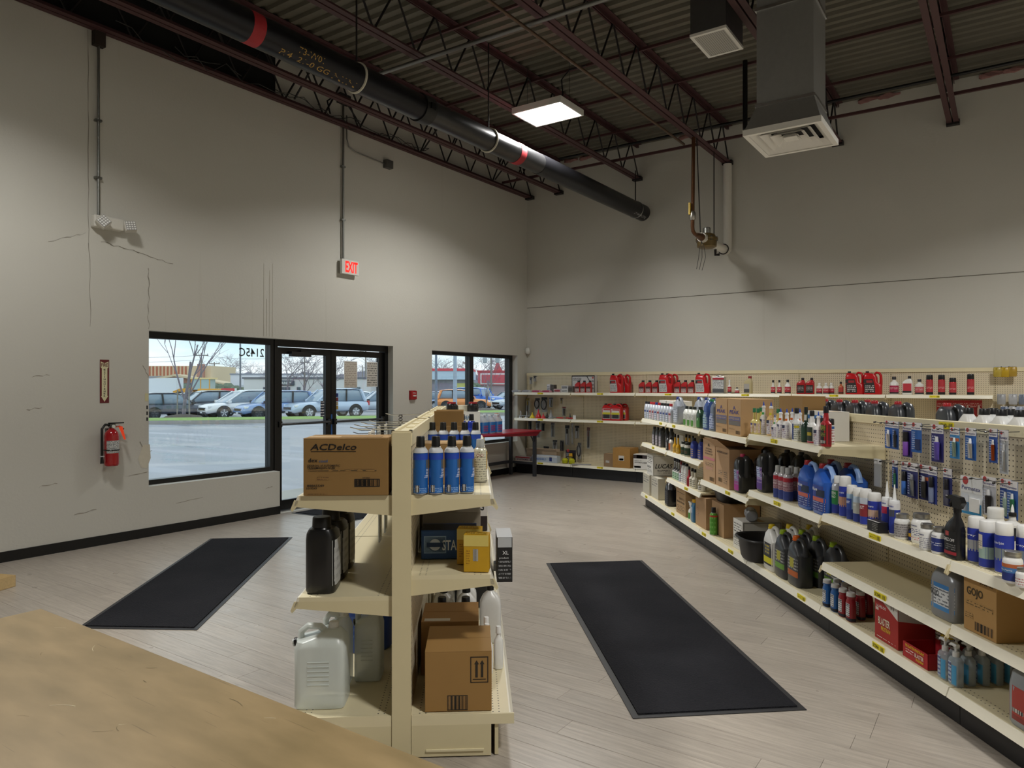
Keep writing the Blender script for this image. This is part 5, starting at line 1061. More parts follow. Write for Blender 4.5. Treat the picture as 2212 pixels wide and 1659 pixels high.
stock(peak, 'antifreeze_carton', 'carton', [(5.227, -4.56, 1.12), (5.422, -4.814, 1.12)], ['brown PEAK carton standing on the top shelf, the farther one', 'brown PEAK carton standing on the top shelf, the nearer one'], RZ, 'PEAK cartons on the top shelf')
# ---- upper shelf with treatments (z 1.16), columns read off view c
def lucas(h, w, body, tip, extra, sticker):
    return lambda: flask(w, h, body, 'ececea', [(.04, .46, lines_mat('8a7a9a', 'dedbe0', 7), -.8, .8), (.36, .46, '2c3454', -.35, .35)], [('LUCAS', .31, .62, .05, '8a2430', .25)], .60, .47, .4, tip) if not sticker else flask(w, h, body, 'ececea', [(.04, .46, lines_mat('8a7a9a', 'dedbe0', 7), -.8, .8), (.36, .46, '2c3454', -.35, .35), (.60, .67, sticker, -.3, .3)], [('LUCAS', .31, .62, .05, '8a2430', .25)], .60, .47, .4, tip)
stock(flask and (lambda: flask(.055, .20, 'd8c878', '2c7a50', [(.05, .42, lines_mat('b06a6a', 'e0d4c4', 7), -.9, .9), (.34, .42, '5a5a94', -.3, .3)], (), .56, .48, .5)), 'fuel_treatment_bottle', 'bottle', [(5.552, -5.146, 1.16), (5.598, -5.206, 1.16), (5.547, -4.951, 1.16), (5.749, -5.204, 1.16)], 'small yellow treatment bottle with green cap, {} from the left', RZ, 'green capped treatment bottles')
stock(lucas(.255, .062, 'e6e4e0', '2f56c0', None, '3aa04c'), 'additive_bottle', 'bottle', [(5.636, -5.19, 1.16)], ['tall white additive bottle with blue tip and green sticker'], RZ)
stock(lucas(.255, .064, 'dcb878', '2f56c0', None, 'd8d02c'), 'additive_bottle', 'bottle', [(5.721, -5.3, 1.16)], ['tall amber additive bottle with blue tip and yellow sticker'], RZ)
stock(lucas(.215, .062, 'e8e6e4', '2f56c0', None, 'd8661c'), 'additive_bottle', 'bottle', [(5.85, -5.532, 1.16), (5.912, -5.613, 1.16)] + [(5.909, -5.445, 1.16), (5.984, -5.543, 1.16)], ['white additive bottle with orange sticker, front left of four', 'white additive bottle with orange sticker, front right of four', 'white additive bottle with orange sticker, back left of four', 'white additive bottle with orange sticker, back right of four'], RZ, 'orange stickered additive bottles')
stock(lucas(.17, .045, 'e6e4e2', '2f56c0', None, '3a9a58'), 'additive_bottle', 'bottle', [(5.815, -5.555, 1.16)], ['short white additive bottle with a green sticker at the shelf edge'], RZ)
stock(lambda: flask(.075, .225, 'e2e4e4', '16161a', [(.04, .52, '27407c', -.9, .1), (.04, .52, lines_mat('6a7a6a', 'dcdcd4', 8), .1, .9), (.40, .47, 'c8b424', .2, .7)], (), .66, .55, .44, d=.05), 'injector_cleaner', 'bottle', [(6.009, -5.746, 1.16)], ['white cleaner bottle with blue label and black cap'], RZ)
stock(lambda: flask(.06, .235, '1f3a2c', '151c18', [(.05, .42, '2a4a38', -.8, .8), (.62, .78, 'c9c4bc', -.3, .3)], (), .56, .47, .44), 'additive_bottle', 'bottle', [(6.086, -5.822, 1.16)], ['dark green long necked bottle among the additives'], RZ)
stock(lambda: flask(.075, .215, 'e4e4e2', '18181c', [(.08, .50, '2c3a34', -.7, .5), (.24, .34, 'b8a42c', -.5, .4), (.02, .07, 'b03a4a')], (), .64, .55, .44, d=.05), 'injector_cleaner', 'bottle', [(6.146, -5.924, 1.16)], ['white bottle with dark and yellow label, black cap'], RZ)
stock(lambda: can(.055, .165, 'd3d4d8', '1c1c22', [(.05, .6, lines_mat('8a2a34', 'd8d6d8', 5)), (.60, .70, '2c5a9a')], (), 'full'), 'gasket_spray', 'spray can', [(6.169, -5.815, 1.16), (6.254, -5.925, 1.16)], ['white and blue can with black cap behind the trigger bottle', 'white and blue can with black cap behind the red bottle'], RZ, 'small white and blue cans')
stock(lucas(.215, .055, 'e8e6e4', '2f56c0', None, None), 'additive_bottle', 'bottle', [(6.213, -6.06, 1.16), (6.18, -5.722, 1.16)], ['white additive bottle with red letters at the shelf edge', 'white additive bottle with blue tip behind the red bottle'], RZ, 'plain white additive bottles')
stock(lambda: flask(.078, .25, 'a51f28', '14141a', [(.06, .54, '1d1c18', -.9, .9), (.40, .52, lines_mat('1d1c18', '8a8a30', 3), -.4, .4), (.25, .34, lines_mat('1d1c18', '7a7a30', 2), -.4, .4), (.08, .15, BCW, -.35, .4)], (), .64, .57, .44, d=.055), 'transmission_additive', 'bottle', [(6.267, -6.106, 1.16)], ['red bottle with black label at the near end of the upper shelf'], RZ)
stock(lambda: carton(.30, .15, .20, WBOX, [('f', 0, 1, .72, .86, '2c6aac'), ('f', .3, .8, .2, .6, lines_mat('8a9ab0', 'dcdad4', 4))]), 'white_carton', 'carton', [(6.167, -5.534, 1.16)], ['white box with a blue stripe behind the additive bottles'], RZ)
stock(lambda: carton(.40, .17, .30, KRAFT, [('l', .1, .9, .75, .77, '4a3a24')], (), 0), 'kraft_carton', 'carton', [(5.927, -5.239, 1.16)], ['plain brown carton behind the amber additive bottle'], RZ)
# ---- middle shelf, far sections (z .81)
stock(lambda: quart(.095, .06, .225, '4a4c50', '1a1a1c', [(.06, .58, lines_mat('5a4a5a', 'b9b4bc', 6), -.46, .46)]), 'oil_bottle', 'oil bottle', [(3.642, -2.67, 0.81), (3.739, -2.796, 0.81), (3.837, -2.923, 0.81), (3.762, -2.678, 0.81), (3.859, -2.805, 0.81), (3.965, -2.925, 0.81)], 'dark grey oil bottle on the middle far shelf, {} counted front row first', RZ, 'dark grey oil bottles')
stock(lambda: carton(.26, .2, .17, WBOX, [('f', .15, .4, .2, .7, lines_mat('44484a', 'dcdad4', 3))]), 'white_carton', 'carton', [(4.229, -3.088, 0.81)], ['white box behind the yellow bottles on the middle shelf'], RZ)
stock(lambda: flask(.05, .20, 'd6a41c', '1c1a14', [(.04, .30, lines_mat('8a4a1c', 'e0c060', 5), -.8, .8)], (), .5, .36, .5), 'fuel_treatment_bottle', 'bottle', [(4.214, -3.453, 0.81), (4.288, -3.548, 0.81), (4.334, -3.436, 0.81), (4.407, -3.531, 0.81), (4.481, -3.626, 0.81)], ['yellow long necked bottle, front left of five', 'yellow long necked bottle, front right of five', 'yellow long necked bottle, back left of five', 'yellow long necked bottle, back middle of five', 'yellow long necked bottle, back right of five'], RZ, 'yellow long necked bottles')
stock(lambda: jar(.08, .145, 'd2d0c4', '242822', [(.08, .6, '26402a'), (.2, .4, lines_mat('8a5a4a', '26402a', 3), -.5, .5)], (), False), 'stop_leak_bottle', 'bottle', [(4.418, -3.7, 0.81), (4.497, -3.803, 0.81)], ['white bottle with dark green label, left of two', 'white bottle with dark green label, right of two'], RZ, 'dark green labelled bottles')
stock(lambda: quart(.06, .05, .16, '3a3c40', '141414', [(.08, .55, lines_mat('5a4a4a', 'aaa8a4', 4), -.4, .4)]), 'small_bottle', 'bottle', [(4.052, -3.25, 0.81)], ['small dark bottle left of the orange labelled bottle'], RZ)
stock(lambda: quart(.07, .05, .15, 'd0ccc4', '242424', [(.1, .58, 'b8602c', -.46, .46)]), 'small_bottle', 'bottle', [(4.123, -3.334, 0.81)], ['white bottle with orange label on the middle shelf'], RZ)
stock(lambda: quart(.10, .07, .20, '2c3a90', '14161e', [(.08, .5, lines_mat('c8a83c', '3a4aa0', 4), -.4, .4)]), 'oil_bottle', 'bottle', [(4.613, -3.929, 0.81), (4.722, -4.021, 0.81)], ['blue bottle left of the antifreeze carton, the farther', 'blue bottle left of the antifreeze carton, the nearer'], RZ, 'blue bottles on the middle shelf')
stock(lambda: jug(.19, .11, .29, '7a1f28', '1a1a1a', (), (), 'side'), 'oil_jug', 'jug', [(4.852, -3.895, 0.81)], ['dark red jug in the shade behind the blue bottles'], RZ)
# ---- low shelf of the second section (z .505)
ZL = .505
stock(lambda: flask(.055, .235, 'e0e2de', '2c2c34', [(.04, .36, lines_mat('2f7a50', 'b9d4bc', 4)), (.42, .8, '3a3a44', -.6, .6)], (), .5, .4, .5), 'additive_bottle', 'bottle', [(4.19, -3.396, 0.512), (4.238, -3.46, 0.512), (4.287, -3.523, 0.512)], 'green and white bottle with dark neck, {} from the left', RZ, 'green and white necked bottles')
stock(lambda: flask(.05, .22, 'c9ccd4', '7a2430', [(.04, .36, lines_mat('3a5a8a', 'd4d8e0', 4)), (.45, .8, '7a2430', -.6, .6)], (), .5, .4, .5), 'additive_bottle', 'bottle', [(4.336, -3.586, 0.512)], ['pale bottle with dark red neck on the low far shelf'], RZ)
stock(lambda: quart(.085, .06, .215, 'e6e6e4', '16161a', [(.08, .56, lines_mat('3a3a3e', 'e2e2e0', 5), -.44, .44)], (), -1, .4), 'stop_leak_bottle', 'bottle', [(4.401, -3.662, 0.512), (4.462, -3.742, 0.512)], ['white square bottle with black print, left of two', 'white square bottle with black print, right of two'], RZ, 'white square bottles')
stock(lambda: flask(.05, .20, 'b0222c', '16161a', [(.05, .4, '8a1a22', -.5, .5)], (), .55, .42, .5), 'additive_bottle', 'bottle', [(4.524, -3.846, 0.512)], ['red bottle with black cap on the low far shelf'], RZ)
stock(lambda: flask(.06, .19, 'e4e0d0', '1a1a1c', [(.06, .45, lines_mat('5a5650', 'dcd8c8', 4), -.7, .7)], (), .58, .48, .5), 'additive_bottle', 'bottle', [(4.574, -3.895, 0.512), (4.629, -3.966, 0.512)], ['cream bottle with black cap, left of two', 'cream bottle with black cap, right of two'], RZ, 'cream bottles on the low shelf')
stock(lambda: jar(.085, .11, 'e4e0d4', 'dcd8cc', [(.12, .6, lines_mat('3a3a3a', 'dcd8cc', 3), -.5, .5)], (), False), 'white_jar', 'jar', [(4.759, -4.119, 0.512)], ['white tub with dark print at the shelf end'], RZ)
# ---- shelf with cartons and black jugs (z .648)
stock(lambda: carton(.34, .28, .39, mat('bd9a76', .75, noise=.05, scale=9), [('f', .04, .96, .52, .58, 'c87a84'), ('f', .25, .8, .28, .36, lines_mat('c8848c', 'bd9a76', 2)), ('f', .56, .94, .04, .13, BC), ('f', .2, .85, .38, .46, lines_mat('6a5a4a', 'bd9a76', 2))],
    [('f', 'A', .5, .87, .18, .07, '4a4038'), ('f', 'ORIGINAL', .5, .78, .5, .04, '4a4038'), ('f', 'EQUIPMENT', .5, .72, .6, .04, '4a4038'), ('f', 'TECHNOLOGY', .5, .66, .66, .04, '4a4038')]), 'antifreeze_carton', 'carton', [(5.031, -4.307, 0.648)], ['brown carton with a pink stripe on the middle shelf'], RZ)
stock(lambda: carton(.34, .28, .345, mat('bd9a76', .75, noise=.05, scale=9), [('f', .2, .5, .30, .42, lines_mat('5a5040', 'bd9a76', 3)), ('f', .2, .5, .12, .22, BC), ('f', .6, .85, .1, .42, lines_mat('6a5a4a', 'bd9a76', 6))], [('f', 'ANTIFREEZE COOLANT', .5, .88, .8, .05, '4a4038')], 38), 'open_carton', 'carton', [(5.251, -4.592, 0.648)], ['open brown antifreeze carton with a raised flap'], RZ)
def blackjug(lc, cc, w=.15): return lambda: jug(w, .15, .315, '2e2f31', cc, [(.06, .60, lines_mat(lc, '9a86b4', 4), -.46, .34), (.36, .60, lines_mat('3a4a8a', 'b4bcd8', 5), -.46, .34), (.06, .22, lc, -.46, .34)], (), 'side', -1)
stock(blackjug('b23a98', 'b8325a'), 'antifreeze_jug', 'antifreeze jug', [(5.391, -4.863, 0.648), (5.52, -4.744, 0.648)], ['black jug with pink label and pink cap at the front', 'black jug with pink cap in the shade behind'], RZ, 'pink capped black jugs')
stock(blackjug('5a3a8c', '2c2c34'), 'antifreeze_jug', 'antifreeze jug', [(5.68, -5.221, 0.722), (5.809, -5.102, 0.722), (5.947, -5.249, 0.722)], ['black jug with purple label at the end of its shelf', 'black jug behind the purple labelled one', 'black jug furthest back beside the red and blue cans'], RZ, 'purple labelled black jugs')
ARC = lambda: can(.066, .235, 'c4c2c8', 'b9bbbc', [(.02, .30, '3a4a94'), (.30, .60, lines_mat('8a5a6a', 'b08a94', 4)), (.58, .70, 'b02a3c')], [('CLEAN', .55, .8, .05, 'e4d8dc', .1), ('BRAKE', .47, .9, .06, 'e4d8dc', .1)])
stock(ARC, 'brake_cleaner_can', 'spray can', [(5.822, -5.496, 0.722), (5.872, -5.553, 0.722), (5.921, -5.616, 0.722), (5.91, -5.479, 0.722), (5.96, -5.535, 0.722), (6.013, -5.596, 0.722)], ['red and blue brake cleaner can, front row left', 'red and blue brake cleaner can, front row middle', 'red and blue brake cleaner can, front row right', 'red and blue brake cleaner can, back row left', 'red and blue brake cleaner can, back row middle', 'red and blue brake cleaner can, back row right'], RZ, 'brake cleaner cans')
BLJ = lambda: jug(.19, .135, .315, '2a5cb8', 'a51c26', [(.07, .58, '34499a', -.46, .46), (.07, .26, lines_mat('9aa4c8', '2a3a84', 4), -.44, .44), (.26, .34, 'c86a5a', -.46, .46), (.36, .5, '28324a', -.1, .42)], [('blue', .50, .4, .07, 'e8ecf4', .2, -.2)], 'top', -1, .25, '8fb0e6')
stock(BLJ, 'coolant_jug', 'coolant jug', [(6.128, -5.835, 0.722), (6.256, -6.001, 0.722), (6.245, -5.701, 0.722), (6.38, -5.875, 0.722)], ['blue jug with red cap, front left of four', 'blue jug with red cap, front right of four', 'blue jug with red cap, back left of four', 'blue jug with red cap, back right of four'], RZ, 'blue jugs with red caps')
# ---- sprays and jars (z .747)
stock(lambda: can(.064, .235, 'c8ccd6', 'e4e6e6', [(.02, .28, '26389a'), (.25, .62, '2f8a4c', -.7, .6)], [('GREEN', .55, .8, .08, 'eaf2ea'), ('TREAD', .46, .8, .06, 'eaf2ea')]), 'lubricant_can', 'spray can', [(6.332, -6.108, 0.747)], ['spray can with a green label at the shelf joint'], RZ)
PMX = lambda c1, c2, h, txt: (lambda: can(.068, h, '27389c', 'e8e8e6', [(.04, .3, '2a3ca4'), (.26, .50, c1, -.8, .8), (.5, .74, '2436a0')], [(txt, .60, .9, .055, 'e8ecf6')], 'full'))
stock(PMX('c09078', '', .245, 'Spray Lube'), 'lubricant_can', 'spray can', [(6.392, -6.193, 0.747)], ['tall blue spray can with white cap beside the green labelled can'], RZ)
stock(lambda: can(.06, .205, '9ab8d6', 'e8e8e6', [(.02, .32, '24388c'), (.3, .62, '2c4aa0', -.7, .5)], [('RUST', .52, .7, .07, 'eef0f6')], 'full'), 'lubricant_can', 'spray can', [(6.443, -6.276, 0.747)], ['light blue spray can with white cap, third in its row'], RZ)
stock(lambda: can(.06, .20, 'b9cadc', 'eaeae8', [(.02, .26, '24388c'), (.26, .58, 'b4b8b4', -.7, .6)], [('BODY', .50, .6, .06, 'f2f2f2')], 'full'), 'lubricant_can', 'spray can', [(6.488, -6.335, 0.747)], ['pale spray can with grey label, fourth in its row'], RZ)
stock(lambda: can(.062, .205, 'c4ccd8', 'eaeae8', [(.02, .24, '2a3ca4'), (.24, .58, '8a2c34', -.8, .7)], [('RUST', .49, .8, .09, 'f0e8e8')], 'full'), 'lubricant_can', 'spray can', [(6.534, -6.394, 0.747)], ['spray can with a dark red RUST label'], RZ)
stock(PMX('cfae98', '', .19, 'Dielectric'), 'lubricant_can', 'spray can', [(6.583, -6.417, 0.747)], ['short blue spray can with white cap behind the black box'], RZ)
stock(lambda: carton(.11, .055, .056, mat('1d1d1f', .4), [('f', .45, .95, .1, .9, lines_mat('9a9a98', '1d1d1f', 5)), ('t', 0, 1, 0, .2, 'c9c9c4')], (), 0, False), 'small_black_box', 'box', [(6.617, -6.567, 0.747)], ['small black box lying at the shelf edge'], RZ)
def cartridge(c, h=.255):
    def f():
        t = R0(); S = [(0, .026), (.004, .0265), (.66 * h, .0265), (.68 * h, .024)]; loft('cartridge_tube', S, plastic('e4e6e8'), t, 18); loft('nozzle', [(.68 * h, .011), (.72 * h, .0095), (h, .0022)], plastic('eceeee'), t, 10); dress(t, S, .053, h, [(.03, .50, '26389a'), (.36, .5, c, -.6, .5), (.52, .63, 'e0e0e4')], [('Permatex', .57, .9, .045, '3a4aa0')]); return t
    return f
stock(cartridge('b8243c', .27), 'sealant_cartridge', 'cartridge', [(6.658, -6.522, 0.747)], ['blue and white sealant cartridge with a red label'], RZ); stock(cartridge('4a4c50', .265), 'sealant_cartridge', 'cartridge', [(6.703, -6.597, 0.747)], ['blue and white sealant cartridge with a grey label'], RZ)
stock(lambda: jar(.075, .128, 'dcdcda', 'a9a9a6', [(.08, .62, lines_mat('6a6468', '9d9a9a', 6))]), 'grease_jar', 'jar', [(6.749, -6.689, 0.747)], ['white jar with grey label and metal lid'], RZ)
stock(lambda: quart(.022, .022, .06, '2a3a7a', '141414', [(.3, .6, 'd8a82c')], (), 0, .5, 2.), 'small_bottle', 'bottle', [(6.79, -6.71, 0.747)], ['tiny blue and yellow bottle between two jars'], RZ)
stock(lambda: jar(.092, .148, 'e6e6e4', 'a9a9a6', [(.1, .22, lines_mat('c05a5a', 'e6e6e4', 2), -.4, .5), (.26, .5, lines_mat('4a4a7a', 'e6e6e4', 4), -.5, .6)], [('Permatex', .60, .6, .06, '3a3a78')]), 'grease_jar', 'jar', [(6.841, -6.751, 0.747)], ['large white jar with red and blue print'], RZ)
stock(lambda: jar(.072, .125, 'e6e6e4', 'a9a9a6', [(.08, .5, lines_mat('8a8a9a', 'e6e6e4', 6), -.2, .9)], [('Permatex', .60, .6, .06, '3a3a78')]), 'grease_jar', 'jar', [(6.88, -6.908, 0.747)], ['white jar with pale label in front of the large jar'], RZ)
stock(lambda: jar(.072, .125, 'e2e2e0', 'a9a9a6', [(.1, .60, '26357c'), (.3, .45, lines_mat('c8ccdc', '26357c', 2), -.6, .6)], [('Permatex', .68, .6, .05, '3a3a78')]), 'grease_jar', 'jar', [(6.936, -6.965, 0.747)], ['white jar with a blue label beside the black spray bottle'], RZ)
def trigger(w, d, h, body, head, bands, texts, round_=3.):
    def f():
        t = R0(); a, b = w / 2, d / 2; S = [(0, a * .94, b * .94, 0, round_), (.008, a, b, 0, round_), (.46 * h, a, b, 0, round_), (.56 * h, a * .82, b * .82, .06 * w, 2.6), (.66 * h, a * .36, b * .5, .16 * w, 2.2), (.74 * h, a * .32, b * .46, .18 * w, 2.)]
        loft('bottle_body', S, plastic(body, .25), t, 22); hp = plastic(head, .25); loft('collar', [(.735 * h, .017), (.80 * h, .017)], hp, t, 14, loc=(.18 * w, 0, 0))
        prism('sprayer_head', [(.18 * w - .018, .80 * h), (.18 * w + .022, .80 * h), (.18 * w + .045, .90 * h), (.18 * w + .03, .985 * h), (.18 * w - .03, h), (.18 * w - .058, .965 * h), (.18 * w - .06, .93 * h), (.18 * w - .025, .92 * h)], -.012, .012, hp, t); tube('trigger', [(.18 * w - .03, 0, .93 * h), (.18 * w - .045, 0, .86 * h), (.18 * w - .037, 0, .80 * h)], .006, hp, t, 6, 1.6); tube('nozzle', [(.18 * w - .056, 0, .95 * h), (.18 * w - .072, 0, .95 * h)], .009, hp, t, 10)
        dress(t, S, w, h, bands, texts); return t
    return f
stock(trigger(.10, .06, .29, '1c1c1e', '131315', [(.04, .44, '161618', -.44, .44), (.07, .12, 'a02634', -.44, .44), (.14, .24, lines_mat('8a8a8a', '161618', 3), -.2, .4), (.36, .43, 'b04a4a', -.22, .02)], [('GREZ-OFF', .30, .72, .05, 'e6e6e6')]), 'degreaser_spray_bottle', 'spray bottle', [(6.999, -7.038, 0.747)], ['black trigger spray bottle marked GREZ-OFF'], RZ)
stock(PMX('a8aab0', '', .205, 'Spray'), 'brake_spray_can', 'spray can', [(7.083, -7.065, 0.747)], ['blue spray can with white cap right of the black spray bottle'], RZ)
stock(lambda: can(.068, .205, '27389c', 'e6e6e4', [(.02, .2, '2a3ca4'), (.2, .45, '9fb8b0', -.8, .8), (.40, .70, 'd8d0c0', -.55, .15), (.45, .58, lines_mat('4a4a48', 'd8d0c0', 3), -.5, .1)], (), 'full'), 'brake_spray_can', 'spray can', [(7.128, -7.147, 0.747)], ['blue spray can with a cream price sticker'], RZ)
stock(PMX('7a8488', '', .215, 'Disc Brake Quiet'), 'brake_spray_can', 'spray can', [(7.187, -7.224, 0.747)], ['blue spray can lettered Disc Brake Quiet'], RZ)
stock(PMX('7a8488', '', .21, 'Spray'), 'brake_spray_can', 'spray can', [(7.261, -7.213, 0.747)], ['blue spray can cut off at the right picture edge'], RZ)
stock(lambda: jar(.072, .125, 'e4e4e2', 'a9a9a6', [(.08, .34, '26357c'), (.34, .50, '4a78b0'), (.50, .62, 'b8643a')], [('Brake Parts', .42, .9, .05, 'dce4ee')]), 'grease_jar', 'jar', [(7.215, -7.375, 0.747)], ['white jar with orange and blue label at the shelf edge'], RZ)
stock(lambda: jar(.05, .075, 'e8e6e4', 'a9a9a6', [(.1, .5, lines_mat('b05a5a', 'e8e6e4', 3), -.4, .5)]), 'grease_jar', 'jar', [(7.248, -7.434, 0.747)], ['small white jar at the right picture edge'], RZ)
stock(lambda: jar(.078, .245, 'e4e4e0', 'e0e0dc', [(.1, .6, lines_mat('b05a5a', 'e0e0dc', 6), -.5, .5)], (), False), 'white_canister', 'canister', [(7.154, -7.026, 0.747)], ['white canister behind the blue spray cans'], RZ)
stock(lambda: flask(.07, .26, 'dcdcda', '18181a', [(.4, .62, '26262a', -.7, .7)], (), .72, .66, .7, 'e8e8e8'), 'sealant_bottle', 'bottle', [(7.216, -6.992, 0.747)], ['white bottle with black collar and white nozzle behind the cans'], RZ)
# ---- hanging cards
CARDS = [
  ((6.618, -6.118, 1.329), 0.083, 0.163, '1f5fb8', 'tube', 'e4e6ec', 'eceef2', 'blue hanging card with a small white tube, first in the upper row'),
  ((6.672, -6.188, 1.329), 0.063, 0.162, '2a5aa8', 'tube', '22242a', '2a2c30', 'narrow blue card with a black tube in the upper row'),
  ((6.729, -6.262, 1.33), 0.089, 0.198, '34347a', 'bottle', '7a4aa8', '1d1c20', 'blue card with a purple bottle and black cap'),
  ((6.793, -6.345, 1.332), 0.092, 0.164, '2560b0', 'box', '1f2f5c', '', 'blue card with a dark printed picture in the upper row'),
  ((6.891, -6.472, 1.331), 0.100, 0.199, '2c2c72', 'tube', '5a4aa4', 'c9c9cc', 'dark blue card with a silver and purple tube'),
  ((6.987, -6.597, 1.325), 0.072, 0.159, '3a8ac8', 'tube', 'a8c4b8', 'dce4e4', 'light blue card with an orange line in the upper row'),
  ((7.047, -6.675, 1.328), 0.078, 0.160, '2560b0', 'tube', 'e4e6ec', 'eceef2', 'blue card with a white tube, right of the light blue card'),
  ((7.153, -6.812, 1.335), 0.055, 0.161, '2a50a0', 'tube', 'b8562c', 'e8e8e8', 'small blue card hiding behind the big silver tube'),
  ((7.184, -6.852, 1.331), 0.056, 0.204, 'b4b8bc', 'tube', 'c8cace', 'b0b0b0', 'large silver tube hanging from the upper row'),
  ((6.669, -6.184, 1.104), 0.055, 0.162, '2a4a94', 'tube', '2f6a4c', '3a3c40', 'narrow blue card with a green tube, first in the lower row'),
  ((6.718, -6.248, 1.101), 0.079, 0.191, '22306e', 'bottle', '3a6ab8', '14151a', 'dark blue card with a blue bottle and black cap'),
  ((6.771, -6.317, 1.106), 0.097, 0.196, '2a2f6a', 'tube', 'a4a8ac', '8a8c90', 'blue card with a grey silver tube in the lower row'),
  ((6.822, -6.382, 1.104), 0.100, 0.192, '2a2f6a', 'tube', '2c2a28', 'b0b0b0', 'blue card with a dark tube and orange flame print'),
  ((6.879, -6.456, 1.107), 0.073, 0.201, '2c3a86', 'bottle', '7a84a0', '1a1a1e', 'blue card with a grey bottle and black cap'),
  ((6.941, -6.537, 1.107), 0.070, 0.197, '2f3672', 'bottle', '4a4a5c', '1a181c', 'dim blue card with a dark capped bottle'),
  ((7.135, -6.789, 1.104), 0.095, 0.185, 'b9bac0', 'tube', '1c1a1a', 'c0c0c0', 'pale card with a long black tube in the lower row'),
  ((7.191, -6.86, 1.106), 0.074, 0.184, '2a4a94', 'tube', '9ab0a4', 'cfd4d4', 'blue card with a silver and green tube in the lower row'),
  ((7.227, -6.907, 1.103), 0.066, 0.173, '2c58a4', 'tube', '2c6a4a', 'cfd4d4', 'blue card with a green tube at the right of the lower row'),
]
for k, (p, w, h, c, it, ic, cp, lb) in enumerate(CARDS): stock(lambda: card(w, h, c, item=it, ic=ic, cap=cp, bands=((.34, .44, 'c86a3a'),) if 'orange' in lb else ()), 'hanging_card', 'blister card', [(p[0] - .011 * (k % 2), p[1] - .009 * (k % 2), p[2])], [lb], RZ, 'adhesive cards on the pegboard')
stock(lambda: card(.155, .19, 'd8dce0', 'e0e2e4', 'box', 'e4e4e4', '', words='Permatex', headf=.42, bands=((.68, .98, '2f8ac0'),)), 'hanging_card', 'blister card', [(7.051, -6.712, 1.09)], ['large pale card lettered Permatex above the black spray bottle'], RZ, 'adhesive cards on the pegboard')

# ---- second part of the right run: clear packet, low shelves, base deck
def packet(w, h, col='c9ccce'):
    t = R0(); box('bag', -w / 2, w / 2, -.006, .006, -h, -.03, clear_mat(col, .55), t, .004); box('bag_insert', -w * .4, w * .4, -.002, .002, -h * .95, -h * .25, lines_mat('8a8c90', 'd2d4d6', 9), t); box('bag_header', -w / 2, w / 2, -.004, .004, -.03, 0, paper('d8dadc'), t)
    tube('peg_hook', [(0, .076, -.008), (0, -.06, -.012), (0, -.085, -.004)], .0022, steel('6a6a6a', .4), t, 6); return t
stock(lambda: packet(.075, .17), 'hanging_packet', 'packet', [(6.547, -6.027, 1.09)], ['clear packet hanging left of the lower card row'], RZ)
GJB = lambda c: (lambda: quart(.062, .045, .165, c, 'c9cacb', [(.18, .62, lines_mat('3a3c40', 'd0d2d6', 6), -.34, .34), (.02, .12, '1c2030')], [('GOJO', .55, .5, .06, '1e1e22')], 0, .72, 3.))
stock(GJB('2260a4'), 'soap_bottle', 'soap bottle', [(6.279, -6.137, 0.175), (6.34, -6.216, 0.175), (6.33, -6.089, 0.175), (6.367, -6.022, 0.175)], ['small blue soap bottle, front row left', 'small blue soap bottle, front row second', 'small blue soap bottle, second row', 'small blue soap bottle, back row'], RZ, 'small blue soap bottles')
stock(GJB('8c1d28'), 'soap_bottle', 'soap bottle', [(6.397, -6.291, 0.175), (6.45, -6.359, 0.175), (6.439, -6.23, 0.175), (6.49, -6.296, 0.175), (6.468, -6.153, 0.175), (6.519, -6.219, 0.175), (6.415, -6.085, 0.175), (6.385, -6.161, 0.175)], ['small red soap bottle, front row left', 'small red soap bottle, front row right', 'small red soap bottle, second row middle', 'small red soap bottle, second row right', 'small red soap bottle, third row middle', 'small red soap bottle, third row right', 'small red soap bottle, third row left', 'small red soap bottle, second row left'], RZ, 'small red soap bottles')
def gojo_jug():
    t = R0(); w, d, h = .19, .17, .255; a, b = w / 2, d / 2; m = mat('8a8d92', .3, .2, noise=.05); S = [(0, a * .93, b * .93, 0, 5), (.01, a, b, 0, 5), (.68 * h, a, b, 0, 5), (.76 * h, a * .96, b * .96, 0, 4.5), (.9 * h, a * .66, b * .7, -.1 * w, 3), (.97 * h, a * .4, b * .5, -.16 * w, 2.6), (.99 * h, a * .3, b * .4, -.18 * w, 2.4)]
    loft('jug_body', S, m, t, 24); tube('handle', [(-.05 * w, 0, .97 * h), (.15 * w, 0, 1.0 * h), (.36 * w, 0, .93 * h), (.45 * w, 0, .76 * h)], .018, m, t, 8, 1.3); loft('cap', [(.985 * h, .02), (1.03 * h, .02)], plastic('2c2c30'), t, 14, loc=(-.2 * w, 0, 0))
    dress(t, S, w, h, [(.18, .62, lines_mat('6a7078', 'd4d8dc', 7), -.9, .46), (.56, .64, '3a7ab8', -.9, .46), (.16, .24, '4a8ac4', -.9, .46)], [('GOJO', .44, .36, .13, '26282c', 0, -.22), ('GOJO', .40, .3, .1, '26282c', 0, -.72)]); return t
stock(gojo_jug, 'soap_jug', 'soap jug', [(7.005, -6.939, 0.447)], ['grey GOJO soap jug with blue and white label'], RZ)
